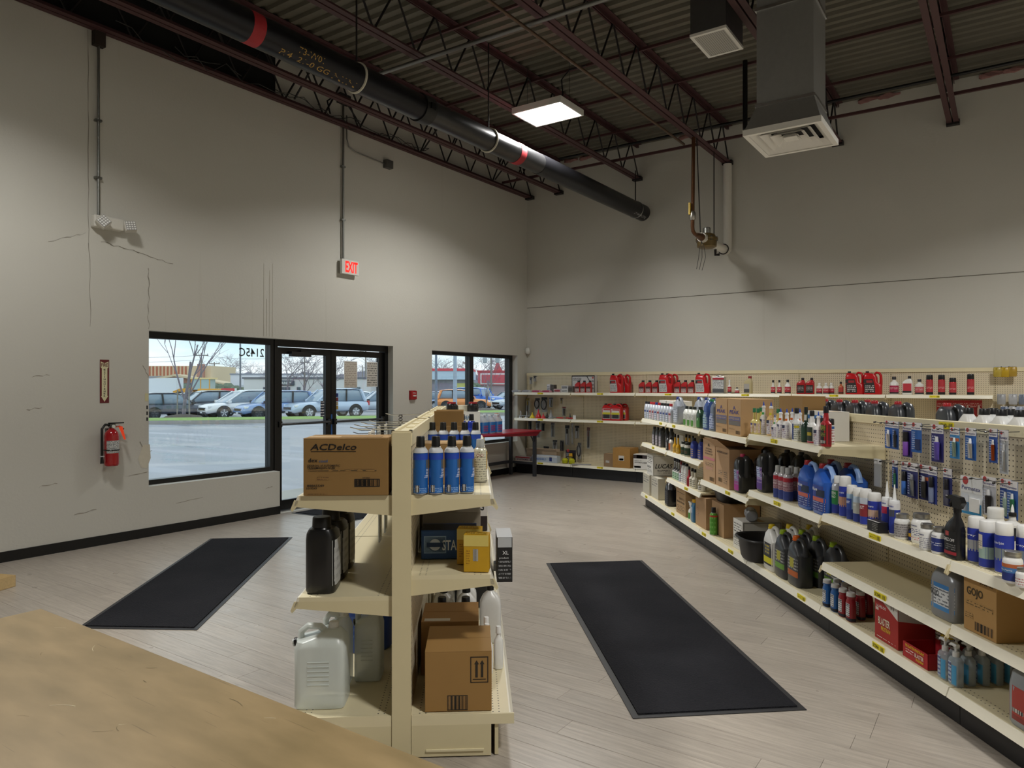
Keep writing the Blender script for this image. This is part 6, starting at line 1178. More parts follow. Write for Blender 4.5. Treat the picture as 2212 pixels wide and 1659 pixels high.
stock(lambda: carton(.20, .30, .268, mat('b08a54', .75, noise=.05, scale=9), [('f', .35, .9, .05, .19, BC), ('f', .05, .9, .84, .92, lines_mat('6a5430', 'b08a54', 2)), ('f', .08, .9, .42, .5, lines_mat('6a5430', 'b08a54', 2)), ('f', .05, .3, .2, .3, lines_mat('6a5430', 'b08a54', 3))], [('f', 'GOJO', .36, .64, .5, .17, '3c3422'), ('f', '5362-02', .72, .86, .4, .07, '3c3422')], 0, True), 'soap_carton', 'carton', [(7.217, -7.116, 0.462)], ['brown GOJO carton on the low shelf at right'], RZ)
stock(lambda: carton(.215, .30, .248, mat('a82a26', .6, noise=.05), [('f', .62, .8, .78, .95, lines_mat('3a3a3a', 'd0cdc8', 3)), ('f', .1, .9, .05, .08, lines_mat('e8dcd8', 'a82a26', 1)), ('r', .2, .95, .04, .22, BCW), ('f', .05, .18, .62, .68, 'd8c8c0')], [('f', 'BLASTER', .42, .42, .5, .16, 'e8e0c8'), ('f', 'PROSTRAW', .5, .27, .4, .09, 'e0c030'), ('f', '16-PB-DS', .3, .72, .4, .06, 'e8dcd8')]), 'penetrant_carton', 'carton', [(6.787, -6.558, 0.175)], ['red and white BLASTER carton on the base shelf'], RZ)
def white_corner():   # the pale triangle and side of the red carton
    r = [o for o in D.objects if o.name.startswith('penetrant_carton')][0]; f = on_front(.30, .0016); poly_patch(r, f, [(-.107, .247), (.107, .15), (.107, .247)], paper('d4d0ca'), 'print'); g2 = on_right(.215, .0016); poly_patch(r, g2, [(-.149, .15), (.149, .11), (.149, .247), (-.149, .247)], paper('b9b5b0'), 'print')
    text(r, '16-PB', on_right(.215, .003), -.09, .225, .12, .018, paper('3a3432')); f3_ = on_front(.30, .003)
    for s in (-.008, .012): poly_patch(r, f3_, [(.055 + s, .19), (.06 + s, .19), (.06 + s, .215), (.066 + s, .215), (.0575 + s, .23), (.049 + s, .215), (.055 + s, .215)], paper('3a3432'), 'up_arrow')
white_corner()
BLC = lambda: can(.07, .215, 'c8c8c4', 'd8b81c', [(.02, .42, 'b02430'), (.42, .62, lines_mat('4a3a3a', 'd2d0ca', 3)), (.60, .80, 'd8bc1c')], [('BIG', .70, .8, .10, '1c1a14'), ('BLASTER', .48, .95, .12, '26201c')], 'tip')
stock(BLC, 'penetrant_can', 'spray can', [(6.934, -6.716, 0.18), (6.962, -6.802, 0.18)], ['yellow and red BIG BLASTER can, back one in the red tray', 'yellow and red BIG BLASTER can, front one in the red tray'], RZ, 'penetrant cans')
stock(lambda: can(.09, .20, '9a9c9e', 'd8c01c', [(.2, .6, lines_mat('3a3a3a', 'a8aaac', 4)), (.62, .78, 'd0c42c')], (), 'full'), 'lubricant_can', 'spray can', [(7.103, -6.731, 0.175)], ['wide grey can with a yellow cap behind the red tray'], RZ)
def tray():
    t = R0(); m = mat('b01c24', .5); w, d, h = .20, .24, .075
    box('tray_floor', -w / 2, w / 2, -d / 2, d / 2, 0, .004, m, t); box('tray_back', -w / 2, w / 2, d / 2 - .004, d / 2, .004, h, m, t); box('tray_front', -w / 2, w / 2, -d / 2, -d / 2 + .004, .004, h, m, t); box('tray_side', -w / 2, -w / 2 + .004, -d / 2, d / 2, .004, h, m, t); box('tray_side', w / 2 - .004, w / 2, -d / 2, d / 2, .004, h, m, t)
    text(t, 'PB BLASTER PENETRANT', on_front(d, .002), 0, .062, .15, .014, paper('e8c81c')); text(t, 'BLASTER', on_front(d, .002), .035, .038, .07, .02, paper('e8e0d0')); text(t, 'PROSTRAW', on_front(d, .002), .04, .018, .06, .012, paper('e8c81c')); patch(t, on_front(d), -.075, -.01, .025, .05, lines_mat('e8d8d4', 'b01c24', 2), name='print'); return t
stock(tray, 'display_tray', 'display tray', [(6.917, -6.792, 0.175)], ['open red BLASTER display tray holding two cans'], RZ)
def pump():
    t = R0(); w, d, h = .066, .042, .19; a, b = w / 2, d / 2; S = [(0, a * .94, b * .94, 0, 4), (.006, a, b, 0, 4), (.60 * h, a, b, 0, 4), (.66 * h, a * .8, b * .8, 0, 3), (.69 * h, .012, .012, 0, 2)]
    loft('bottle_body', S, clear_mat('bcc8d0', .5), t, 20); wp = plastic('d6d8d8'); loft('pump_collar', [(.68 * h, .0145), (.80 * h, .0135)], wp, t, 14); loft('pump_stem', [(.80 * h, .006), (.90 * h, .006)], wp, t, 8); tube('pump_spout', [(.012, 0, .94 * h), (0, 0, .955 * h), (-.028, 0, .94 * h), (-.04, 0, .90 * h)], [.011, .012, .008, .005], wp, t, 8)
    dress(t, S, w, h, [(.06, .56, lines_mat('3a4a8a', 'a9b8c8', 5), -.46, -.05), (.04, .5, '4a9ac8', .0, .44)], [('Purell', .5, .4, .06, '2a3a80', 0, -.24)]); return t
stock(pump, 'sanitizer_bottle', 'pump bottle', [(6.958, -7.001, 0.175), (7.004, -7.06, 0.175), (7.049, -7.013, 0.175), (7.101, -6.973, 0.175), (7.152, -6.933, 0.175), (7.203, -6.894, 0.175), (7, -6.949, 0.175), (7.052, -6.91, 0.175), (7.109, -6.878, 0.175), (7.161, -6.838, 0.175)], ['clear pump sanitizer bottle, front row left', 'clear pump sanitizer bottle, front row right'] + ['clear pump sanitizer bottle, near column, %s from the front' % ORD[i] for i in (1, 2, 3, 4)] + ['clear pump sanitizer bottle, far column, %s from the front' % ORD[i] for i in (1, 2, 3, 4)], RZ, 'pump sanitizer bottles')
stock(lambda: jug(.20, .13, .258, '8d9296', 'e2e2e0', [(.18, .62, 'a84038', -.75, .46), (.10, .18, '8a3a34', -.75, .46), (.22, .28, BCW, -.3, .0)], (), 'top', -1, .3), 'cleaner_jug', 'jug', [(7.3, -7.387, 0.175)], ['grey jug with red label at the right picture edge'], RZ)
# ---- base deck, antifreeze jugs, tub, cartons
WJ = lambda: jug(.19, .12, .325, 'd8d8d4', 'd8bc1c', [(.12, .62, '2b2c2e', -.42, .42), (.16, .3, 'd0c81c', -.42, .42), (.36, .58, lines_mat('c8b42c', '5a5c60', 3), -.2, .2)], (), 'top', -1, .3)
stock(WJ, 'antifreeze_jug', 'antifreeze jug', [(5.779, -5.416, 0.175), (5.886, -5.333, 0.175), (6.016, -5.284, 0.175)], ['white antifreeze jug with yellow cap at the front', 'white antifreeze jug with yellow cap, second back', 'white antifreeze jug with yellow cap at the panel'], RZ, 'white jugs with yellow caps')
BJ = lambda cc, lc: (lambda: jug(.19, .12, .325, '34363a', cc, [(.20, .60, lines_mat('a8a8a4', '4a4c50', 6), -.42, .42), (.20, .32, lc, -.36, .42), (.38, .58, 'a9a43c', -.16, .16)], (), 'top', -1, .3))
stock(BJ('8fae1c', '6a9a3c'), 'antifreeze_jug', 'antifreeze jug', [(5.901, -5.574, 0.175), (6.014, -5.5, 0.175), (6.143, -5.666, 0.175), (6.281, -5.812, 0.175)], ['black antifreeze jug with lime cap at the front', 'black antifreeze jug with lime cap, back left', 'black antifreeze jug with lime cap, back middle', 'black antifreeze jug with lime cap at the panel'], RZ, 'black jugs with lime caps')
stock(BJ('e0691c', 'b8602c'), 'antifreeze_jug', 'antifreeze jug', [(6.03, -5.74, 0.175)], ['black antifreeze jug with orange cap'], RZ)
def tub(r=.20, h=.19):
    t = R0(); m = plastic('161618', .45)
    def dish(k): 
        out = []
        for i in range(28):
            a = 2 * pi * i / 28; s_, c_ = sin(a), cos(a); out.append((k * r * math.copysign(abs(s_) ** .7, s_) * 1.15, k * r * math.copysign(abs(c_) ** .7, c_)))
        return out
    V, Fs = [], []; lv = [(.80, 0), (.86, .02), (.97, h * .92), (1.06, h * .94), (1.07, h), (.99, h), (.95, h * .9), (.82, .03), (.2, .02)]
    for k, z in lv: V += [(x, y, z) for x, y in dish(k)]
    for q in range(len(lv) - 1): Fs += [(q * 28 + i, q * 28 + (i + 1) % 28, q * 28 + 28 + (i + 1) % 28, q * 28 + 28 + i) for i in range(28)]
    Fs.append(tuple(reversed(range(28)))); Fs.append(tuple(range((len(lv) - 1) * 28, len(lv) * 28)))
    obj('tub_shell', mesh('tub_shell', V, Fs, m, 35), t); tube('pour_rim', [(x, y, h) for x, y in dish(1.06)], .009, m, t, 6, closed=True); return t
stock(lambda: tub(.165, .17), 'drain_tub', 'drain pan', [(5.604, -5.14, 0.175)], ['black plastic drain tub overhanging the base shelf'], RZ)
LUC = lambda w, d, h: (lambda: carton(w, d, h, WBOX, [('l', .05, .95, .03, .05, '2a2a2a'), ('f', .08, .9, .55, .9, lines_mat('4a4a4a', 'dcdad4', 4)), ('f', .1, .8, .12, .3, lines_mat('5a5a5a', 'dcdad4', 3)), ('r', .03, .97, .955, .965, '2a2a2a'), ('r', .03, .97, .03, .04, '2a2a2a'), ('r', .025, .035, .03, .965, '2a2a2a'), ('r', .965, .975, .03, .965, '2a2a2a'), ('r', .2, .8, .12, .3, lines_mat('5a5a5a', 'dcdad4', 3))], [('r', 'LUCAS', .5, .48, .76, .22, '141414', .3), ('f', 'LUCAS', .4, .4, .6, .1, '1a1a1a', .2)]))
stock(LUC(.30, .27, .25), 'lucas_carton', 'carton', [(3.645, -2.503, 0.43)], ['white LUCAS carton on top of the stack at the far end'], RZ)
stock(lambda: carton(.33, .30, .252, mat('c2bdae', .7, noise=.05), [('f', .1, .9, .55, .9, lines_mat('6a6a6a', 'c2bdae', 3)), ('r', .5, .7, .2, .5, BCW)]), 'white_carton', 'carton', [(3.568, -2.411, 0.175), (3.798, -2.676, 0.175)], ['pale carton under the LUCAS carton at the far end', 'pale carton beside it, left of the black jugs'], RZ, 'pale cartons at the far end')
stock(lambda: quart(.07, .05, .2, 'd8d8d4', 'b0242c'), 'oil_bottle', 'bottle', [(3.639, -2.192, 0.175)], ['white bottle with red cap at the far end of the base'], RZ)
stock(lambda: jug(.15, .12, .285, '1c1d20', 'a8242c', [(.1, .6, lines_mat('4a4c50', '2a2b2e', 6), -.42, .42)], (), 'top', -1, .25), 'oil_jug', 'oil jug', [(4.048, -3.164, 0.175), (4.238, -3.296, 0.175)], ['black oil jug with red cap, front left of two', 'black oil jug with red cap, back right of two'], RZ, 'black oil jugs with red caps')
stock(lambda: carton(.34, .30, .275, mat('a98a62', .75, noise=.05), [('f', .1, .9, .12, .34, lines_mat('3a3020', 'a98a62', 4)), ('f', .1, .9, .82, .84, '4a3c28')], [('f', 'DOT 3', .62, .60, .5, .08, '3a3020'), ('f', 'BRAKE FLUID', .5, .47, .8, .08, '3a3020')]), 'brake_fluid_carton', 'carton', [(4.47, -3.546, 0.175)], ['brown DOT 3 brake fluid carton on the base shelf'], RZ)
stock(trigger(.07, .045, .18, 'dfe2de', 'e4e6e4', [(.06, .4, '4a8a34', -.46, .46)], ()), 'cleaner_spray_bottle', 'spray bottle', [(4.544, -3.856, 0.175)], ['small white trigger bottle with green label'], RZ)
stock(lambda: quart(.09, .06, .225, '2c6a92', 'd8a81c', [(.4, .66, 'a9b0bc', -.46, .1)], (), 0, .5), 'wash_bottle', 'bottle', [(4.623, -3.958, 0.175)], ['teal bottle with a yellow cap on the base shelf'], RZ)
stock(lambda: carton(.32, .33, .295, mat('a98762', .75, noise=.05), [('f', .1, .3, .3, .6, lines_mat('8a5a4a', 'a98762', 5))], (), 0), 'kraft_carton', 'carton', [(4.891, -4.068, 0.175), (5.148, -4.336, 0.175)], ['large brown carton under the black drain pan', 'large brown carton in the shade left of the LUCAS carton'], RZ, 'large brown cartons on the base')
stock(lambda: tub(.15, .10), 'drain_pan', 'drain pan', [(5.106, -4.306, 0.471)], ['black round pan sitting on the large brown carton'], RZ)
stock(lambda: can(.07, .25, '5aa03c', '141416', [(.05, .7, lines_mat('8ac064', '4f9434', 4), -.9, .9), (.66, .72, 'b8322c')], ()), 'cleaner_can', 'spray can', [(4.988, -4.46, 0.175)], ['green spray can with black cap before the brown carton'], RZ)
stock(LUC(.21, .33, .245), 'lucas_carton', 'carton', [(5.479, -4.814, 0.175)], ['white LUCAS OIL carton beside the black tub'], RZ)
def lying():
    t = R0(); r = .05; S = [(-.13, r * .8), (-.12, r), (.04, r), (.08, r * .5), (.10, r * .3), (.13, r * .28), (.135, r * .12), (.16, r * .08)]; v, f = loft_vf(S, 20); v2 = [(-z, y, x + r) for x, y, z in v]
    obj('bottle_body', mesh('bottle_body', v2, f, mat('8f9196', .35, .3, noise=.05), 40), t); w = [(s[0], s[1]) for s in S]; v, f = loft_vf([(-.10, r * 1.01), (.03, r * 1.01)], 20, False); obj('label', mesh('label', [(-z, y, x + r) for x, y, z in v], f, lines_mat('4a4c54', 'a4a6aa', 4), 40), t); return t
stock(lying, 'oil_stabilizer_bottle', 'bottle', [(5.435, -4.847, 0.422)], ['grey bottle lying on its side on the LUCAS carton'], RZ - .3)
# ---- stock standing on the far side, showing above the run
stock(lambda: jug(.19, .12, .265, '3c3f44', 'b01c26', [(.1, .5, 'b9bcc0', -.3, .3)], (), 'side', 1), 'oil_jug', 'oil jug', [(6.059, -4.935, 1.17), (6.193, -5.109, 1.17), (6.327, -5.283, 1.17), (6.381, -5.091, 1.17), (6.478, -5.445, 1.17), (6.64, -5.623, 1.17), (6.937, -5.975, 1.17)], ['grey jug with red cap above the run, %s from the left' % ORD[i] for i in range(6)] + ['grey jug with red cap standing alone above the card section'], RZ + pi, 'grey jugs with red caps behind the run')
stock(lambda: quart(.11, .075, .245, 'e4e4e2', '161618', (), (), 0, .42), 'fluid_bottle', 'bottle', [(7.02, -6.189, 1.17), (7.096, -6.288, 1.17), (7.173, -6.387, 1.17), (7.249, -6.486, 1.17), (7.325, -6.585, 1.17), (7.402, -6.684, 1.17), (7.478, -6.783, 1.17), (7.554, -6.882, 1.17), (7.631, -6.981, 1.17), (7.132, -6.178, 1.17), (7.208, -6.277, 1.17), (7.284, -6.376, 1.17), (7.361, -6.475, 1.17), (7.437, -6.574, 1.17), (7.513, -6.673, 1.17), (7.59, -6.772, 1.17), (7.666, -6.871, 1.17), (7.743, -6.97, 1.17)], ['white bottle with black cap behind the run, front row, %s from the left' % ORD[i] for i in range(9)] + ['white bottle with black cap behind the run, back row, %s from the left' % ORD[i] for i in range(9)], RZ + pi, 'white bottles with black caps behind the run')

# ================================================================== goods on the wall run
ZT, Z2, ZB = 1.42, .97, .22
HT = [(0.19, -0.16, 1.683), (0.274, -0.16, 1.709), (0.12, -0.16, 1.313), (0.328, -0.16, 1.315), (0.472, -0.16, 1.33), (0.607, -0.16, 1.325), (0.821, -0.16, 1.32), (0.872, -0.16, 1.17), (0.166, -0.16, 0.899), (0.336, -0.16, 0.916), (0.442, -0.16, 0.868), (0.644, -0.16, 0.887), (0.938, -0.16, 0.851), (1.041, -0.16, 0.886), (1.131, -0.16, 0.851), (0.689, -0.16, 0.584), (0.829, -0.16, 0.584), (1.178, -0.16, 0.562), (0.51, -0.16, 0.467), (1.352, -0.16, 0.828)]
WPK = [(7.095, -0.16, 1.775), (7.173, -0.16, 1.773), (7.247, -0.16, 1.778), (7.132, -0.16, 1.433), (7.251, -0.16, 1.434), (7.351, -0.16, 1.435), (7.169, -0.16, 1.283), (7.242, -0.16, 1.284), (7.315, -0.16, 1.285)]
RCP = [(6.507, -0.16, 1.347), (6.628, -0.16, 1.349), (6.75, -0.16, 1.35), (6.869, -0.16, 1.352)]
RQ = lambda side=1: (lambda: quart(.10, .06, .20, 'b02024', '161416', [(.05, .50, lines_mat('6a2a2c', 'b4aaa8', 5), -.40, .40), (.34, .50, '4a2224', -.40, .40)], (), side, .42))
stock(RQ(), 'oil_bottle', 'oil bottle', [(1.269, -0.38, 1.42), (1.376, -0.38, 1.42), (1.483, -0.38, 1.42)], 'red quart bottle before the grease pump box, {} from the left', 0, 'red quarts by the grease pump box')
stock(RQ(), 'oil_bottle', 'oil bottle', [(2.422, -0.36, 1.42), (2.538, -0.36, 1.42), (2.652, -0.36, 1.42)], 'red quart bottle left of the red jugs, {} from the left', 0, 'red quarts left of the red jugs')
stock(RQ(), 'oil_bottle', 'oil bottle', [(3.013, -0.36, 1.42), (3.123, -0.36, 1.42), (3.235, -0.36, 1.42)], 'red quart bottle between the red jugs, {} from the left', 0, 'red quarts between the red jugs')
stock(lambda: quart(.115, .07, .225, 'a81e24', '1c1416', [(.06, .55, '24201f', -.40, .40), (.2, .46, lines_mat('b9b0b0', '24201f', 4), -.34, .34)], (), 1, .3), 'oil_bottle', 'oil bottle', [(4.823, -0.36, 1.42), (4.941, -0.36, 1.42)], 'red bottle with black label on the wall shelf, {} from the left', 0, 'red bottles with black labels')
RJ = lambda dark: (lambda: jug(.222, .12, .31, 'b8141c', '161416', [(.06, .66, '2c2a2a' if dark else 'b4b4b4', -.44, .16), (.48, .64, '2a2628', -.42, .14), (.50, .60, 'a02a30', -.2, .13), (.10, .40, lines_mat('d0cccc' if dark else '6a6a6c', '2c2a2a' if dark else 'b4b4b4', 4), -.38, .10)], (), 'side', -1, .3))
stock(RJ(False), 'oil_jug', 'oil jug', [(1.982, -0.36, 1.42), (2.043, -0.2, 1.42), (2.831, -0.36, 1.42), (2.852, -0.2, 1.42), (3.42, -0.36, 1.42)], ['large red oil jug with grey label right of the grease pump box', 'red oil jug half hidden behind the one by the grease pump box', 'large red oil jug with grey label between two groups of quarts', 'red oil jug half hidden behind the middle one', 'large red oil jug left of the silver tin'], 0, 'large red jugs with grey labels')
stock(RJ(True), 'oil_jug', 'oil jug', [(5.509, -0.36, 1.42), (5.728, -0.36, 1.42)], ['large red oil jug with black label, left of the pair', 'large red oil jug with black label, right of the pair'], 0, 'large red jugs with black labels')
stock(lambda: tin(.18, .10, .27, None, [(.05, .25, '4a4e54'), (.25, .72, lines_mat('6a6c70', 'c4c6c8', 6)), (.76, .86, 'a8303c')], ()), 'solvent_tin', 'tin', [(3.658, -0.34, 1.42)], ['silver rectangular solvent tin on the wall shelf'], 0)
def wb(w, h, cap='dcdcda', lab='b0343e', body='dededa', neck=.74, sh=.62): return lambda: flask(w, h, body, cap, [(.05, .50, lab), (.05, .14, '2a2426'), (.28, .40, lines_mat('e0c8c8', lab, 2), -.5, .5)], (), neck, sh, .5)
stock(wb(.055, .20, 'dcdcda', neck=.62, sh=.5), 'additive_bottle', 'bottle', [(3.813, -0.34, 1.42)], ['slim red and white bottle right of the silver tin'], 0)
stock(wb(.065, .09, '3a3436'), 'additive_bottle', 'bottle', [(3.93, -0.36, 1.42)], ['very short red and white bottle on the wall shelf'], 0)
stock(lambda: quart(.12, .07, .255, 'b9ac84', '8a2c2c', [(.06, .56, 'a8a4a0', -.5, .2), (.06, .26, '4a4a4c', -.5, .2)], (), 1, .4), 'fluid_bottle', 'bottle', [(4.088, -0.34, 1.42)], ['tan fluid bottle with a grey label'], 0)
stock(wb(.06, .195, '26262a', neck=.60, sh=.48), 'additive_bottle', 'bottle', [(4.441, -0.35, 1.42), (4.528, -0.35, 1.42)], ['white necked bottle with red label, left of three', 'white necked bottle with red label, middle of three'], 0, 'white necked bottles'); stock(wb(.08, .20, '26262a'), 'additive_bottle', 'bottle', [(4.642, -0.35, 1.42)], ['white rounded bottle with red label, right of three'], 0)
stock(wb(.075, .155, 'd8d8d4'), 'additive_bottle', 'bottle', [(5.062, -0.36, 1.42), (5.148, -0.36, 1.42), (5.204, -0.3, 1.42)], 'small white bottle with red label, {} of three', 0, 'small white bottles with red labels')
stock(lambda: flask(.062, .17, 'b0603c', '1c1816', [(.06, .55, 'a83c34'), (.06, .16, '2a2426')], (), .72, .62, .5), 'additive_bottle', 'bottle', [(5.337, -0.36, 1.42)], ['brown bottle with red label and black cap'], 0)
stock(wb(.105, .235, '26262a', 'a8244c'), 'coolant_bottle', 'bottle', [(5.978, -0.36, 1.42)], ['white rounded bottle with magenta label'], 0)
stock(lambda: quart(.12, .07, .24, 'dededa', '1c1c1e', [(.10, .60, 'b83440', -.46, .42), (.10, .2, '2a2426', -.46, .42)], (), 1, .3), 'coolant_bottle', 'bottle', [(6.13, -0.36, 1.42)], ['white slant shouldered bottle with red label'], 0)
stock(wb(.10, .20, '26262a', 'b8545a'), 'coolant_bottle', 'bottle', [(6.266, -0.36, 1.42)], ['white rounded bottle with pale red label'], 0)
RCN = lambda h, w=.078: (lambda: can(w, h, 'b02a30', '141416', [(.02, .14, '1c1a1c'), (.14, .70, 'b0343a'), (.30, .40, lines_mat('e0c4c4', 'b0343a', 2), -.5, .5)], (), 'full'))
stock(RCN(.255), 'spray_can', 'spray can', [(6.379, -0.36, 1.42), (6.51, -0.36, 1.42)], ['red spray can with black cap, left of four', 'red spray can with black cap, second of four'], 0, 'red spray cans'); stock(RCN(.215), 'spray_can', 'spray can', [(6.631, -0.36, 1.42)], ['short red spray can with black cap, third of four'], 0); stock(RCN(.26), 'spray_can', 'spray can', [(6.82, -0.36, 1.42)], ['tall red spray can with black cap, right of four'], 0)
stock(lambda: carton(.44, .09, .29, mat('d0d0d0', .6), [('f', 0, 1, .93, 1, '2a2426'), ('f', 0, .025, 0, 1, '2a2426'), ('f', .975, 1, 0, 1, '2a2426')], [('f', 'LEVER ACTION', .24, .82, .36, .06, '2a2a2a'), ('f', 'GREASE PUMP', .24, .73, .36, .06, '2a2a2a')] , 0, False), 'grease_pump_box', 'box', [(1.297, -0.2, 1.42)], ['white grease pump box behind three red quarts'], 0)
def pump_art():
    r = [o for o in D.objects if o.name.startswith('grease_pump_box')][0]; f = lambda u, z: (u, -.048, z)
    poly_patch(r, f, [(.06, .28), (.075, .285), (.15, .16), (.14, .155)], paper('2c2c30'), 'picture'); poly_patch(r, f, [(.10, .05), (.13, .10), (.16, .08), (.15, .03)], paper('4a3a3a'), 'picture')
    for k in range(4): loft('round_icon', [(0, .018), (.001, .018)], paper('b85a5a' if k == 0 else '8a8a8e'), r, 12, loc=(.185, -.0465, .25 - .06 * k), rot=(pi / 2, 0, 0))
pump_art()
def smallbox(w, d, h, c, c2): return lambda: carton(w, d, h, mat(c, .6), [('f', .1, .9, .2, .8, lines_mat('3a3a3c', c2, 3))], (), 0, False)
for nm, x, w, d, h, c, c2, z, lb in (('white upright', 0.696, .06, .1, .14, 'd8d8dc', 'b9bcc4', ZT, 'small white upright box on the corner shelf'), ('b', 0.776, .06, .1, .13, '4a4440', '5a5450', ZT, 'small brown box beside the white upright box'), ('c', 1.025, .13, .12, .055, 'd4d4d6', 'b4b6ba', ZT, 'flat white box under another by the red quarts'), ('d', 1.025, .13, .12, .06, 'c9c9cc', '8a8c92', ZT + .056, 'flat white box stacked on top by the red quarts'), ('e', 1.128, .10, .10, .105, '6a625c', '4a4440', ZT, 'grey brown box pressed against the red quarts'), ('f', 0.878, .14, .12, .06, 'c8bcc0', 'a83a48', ZT, 'low box with red print on the corner shelf')):
    stock(smallbox(w, d, h, c, c2), 'small_box', 'box', [(x, -.34, z)], [lb], 0)
def pouch(c1, c2): return lambda: (lambda t: (loft('pouch', [(0, .085, .05, 0, 3), (.012, .09, .055, 0, 3), (.03, .08, .045, 0, 2.5), (.04, .06, .02, 0, 2)], mat(c1, .35, noise=.3, scale=20), t, 16), patch(t, lambda u, z: (u, -.056, .02 + z), -.07, .07, -.012, .012, paper(c2)), t)[-1])(R0())
stock(pouch('b9b9be', '8a8a90'), 'wiper_packet', 'packet', [(0.047, -0.4, 1.42), (0.263, -0.4, 1.42)], ['flat clear packet at the corner end of the shelf', 'flat clear packet next to the corner one'], 0, 'flat clear packets'); stock(pouch('c0909c', 'a83a5a'), 'wiper_packet', 'packet', [(0.487, -0.42, 1.42), (0.694, -0.42, 1.42)], ['flat pink packet, left of two', 'flat pink packet, right of two'], 0, 'flat pink packets')
# second shelf
SJ = lambda: jug(.18, .12, .275, 'b0141c', '141214', [(.10, .70, 'c9c8c4', -.44, .44), (.13, .36, '2c2c2e', -.40, .40), (.36, .48, 'c0b82c', -.40, .40), (.60, .68, 'b0303a', -.30, .40)], (), 'flat', -1, .3)
stock(SJ, 'fluid_jug', 'fluid jug', [(1.834, -0.38, 0.97), (2.004, -0.4, 0.97), (2.03, -0.24, 0.97)], ['square red jug with white label, left of three', 'square red jug with white label, middle of three', 'square red jug half hidden behind the others'], 0, 'square red jugs')
def funnel(c, r, h): return lambda: (lambda t: (loft('funnel_bowl', [(0, r), (h * .12, r), (h * .2, r * .9), (h * .62, r * .3)], plastic(c), t, 18), loft('funnel_spout', [(h * .60, r * .3), (h * .9, r * .16), (h, r * .12)], plastic(c), t, 12), t)[-1])(R0())
for x, c, r, h, lb, y in ((0.373, 'd8c41c', .045, .10, 'yellow funnel upside down on the wall shelf', -.40), (0.474, 'c01c20', .055, .155, 'tall red funnel on the wall shelf', -.36), (0.6, 'c8383c', .042, .09, 'short red funnel with white sticker', -.40), (0.615, '1a1a1c', .04, .10, 'black funnel beside the red ones', -.30), (0.73, '8a8e92', .048, .15, 'clear grey funnel with a long spout', -.36)):
    stock(funnel(c, r, h), 'funnel', 'funnel', [(x, y, Z2)], [lb], 0)
def metal_bits(): 
    t = R0(); loft('tool_base', [(0, .04), (.02, .035), (.03, .02)], steel('a8a8a8'), t, 12); tube('tool_stem', [(0, 0, .03), (.01, 0, .07), (0, 0, .12)], .012, steel('b4b4b4'), t, 8); tube('tool_bar', [(-.05, 0, .04), (.07, 0, .03)], .008, steel('8a8a8a'), t, 6); return t
stock(metal_bits, 'grease_coupler', 'tool', [(0.119, -0.38, 0.97), (0.242, -0.38, 0.97)], ['small metal fitting at the corner end of the second shelf', 'small metal fitting next to the yellow funnel'], 0, 'small metal fittings')
def pliers(c): 
    def f():
        t = R0(); tube('jaw', [(-.11, 0, .02), (-.02, 0, .02)], [.006, .014], steel('8a8a8a'), t, 6); tube('grip', [(-.02, .01, .02), (.06, .03, .018), (.12, .025, .018)], .010, plastic(c), t, 6); tube('grip', [(-.02, -.01, .02), (.06, -.03, .018), (.12, -.025, .018)], .010, plastic(c), t, 6); return t
    return f
stock(pliers('b01c24'), 'pliers', 'pliers', [(0.895, -0.4, 0.97), (1.078, -0.4, 0.97)], ['red handled pliers lying on the shelf, left', 'red handled pliers lying on the shelf, right'], 0, 'red handled pliers'); stock(funnel('2a2a2c', .03, .10), 'black_nozzle', 'nozzle', [(1.108, -0.36, 0.97)], ['black pointed nozzle on the second wall shelf'], 0)
stock(lambda: carton(.055, .004, .07, mat('dcdedf', .6), (), (), 0, False), 'paper_tag', 'tag', [(1.232, -0.43, 0.97)], ['white paper tag standing at the shelf edge'], 0)
# base deck
stock(lambda: carton(.17, .16, .21, mat('8d7356', .75), [('f', .2, .6, .3, .5, lines_mat('2a2a2a', 'c9c6c0', 2))]), 'kraft_carton', 'carton', [(1.871, -0.36, 0.22)], ['small brown carton on the wall base shelf'], 0)
stock(lambda: carton(.30, .32, .315, mat('a67c40', .75, noise=.08), [('f', .34, .66, .36, .62, 'c9c6be'), ('f', .38, .62, .38, .48, BCW)]), 'kraft_carton', 'carton', [(2.11, -0.3, 0.22)], ['large brown carton with a white sticker on the wall base shelf'], 0)
stock(lambda: carton(.28, .24, .235, WBOX, [('f', 0, 1, .72, .96, '3a3032'), ('f', .2, .55, .74, .94, 'b02a30'), ('f', .05, .45, .1, .22, '2a2a2a'), ('f', .06, .44, .11, .21, 'dcdad4'), ('f', .05, .6, .55, .62, lines_mat('3a3a3a', 'dcdad4', 1))], [('f', 'SYNTHETIC BLEND', .5, .46, .85, .1, '2a2a2a')]), 'oil_carton', 'carton', [(2.47, -0.36, 0.22)], ['white SYNTHETIC BLEND carton with red and black band'], 0)
stock(lambda: carton(.30, .10, .07, mat('c4b6b8', .6), [('f', 0, 1, .7, 1, 'a8343c')], [('f', '12" ULTRA MAX', .5, .38, .8, .4, '3a2428')], 0, False), 'wiper_box', 'box', [(0.202, -0.4, 0.22)], ['long white box with red edge at the corner of the base'], 0)
stock(lambda: carton(.50, .12, .115, mat('bcc8d6', .6), [('f', 0, 1, .75, 1, 'd8dce0'), ('f', .7, .8, .2, .8, '2a3a7a')], [('f', 'WINDSHIELD', .32, .45, .5, .3, '3a6ab0')], 0, False), 'wiper_box', 'box', [(0.653, -0.39, 0.22)], ['long pale blue box lettered WINDSHIELD'], 0)
stock(lambda: carton(.62, .10, .17, mat('a08a70', .75), (), (), 70, False), 'open_carton', 'carton', [(0.506, -0.262, 0.22)], ['long open brown carton behind the wiper boxes'], 0)
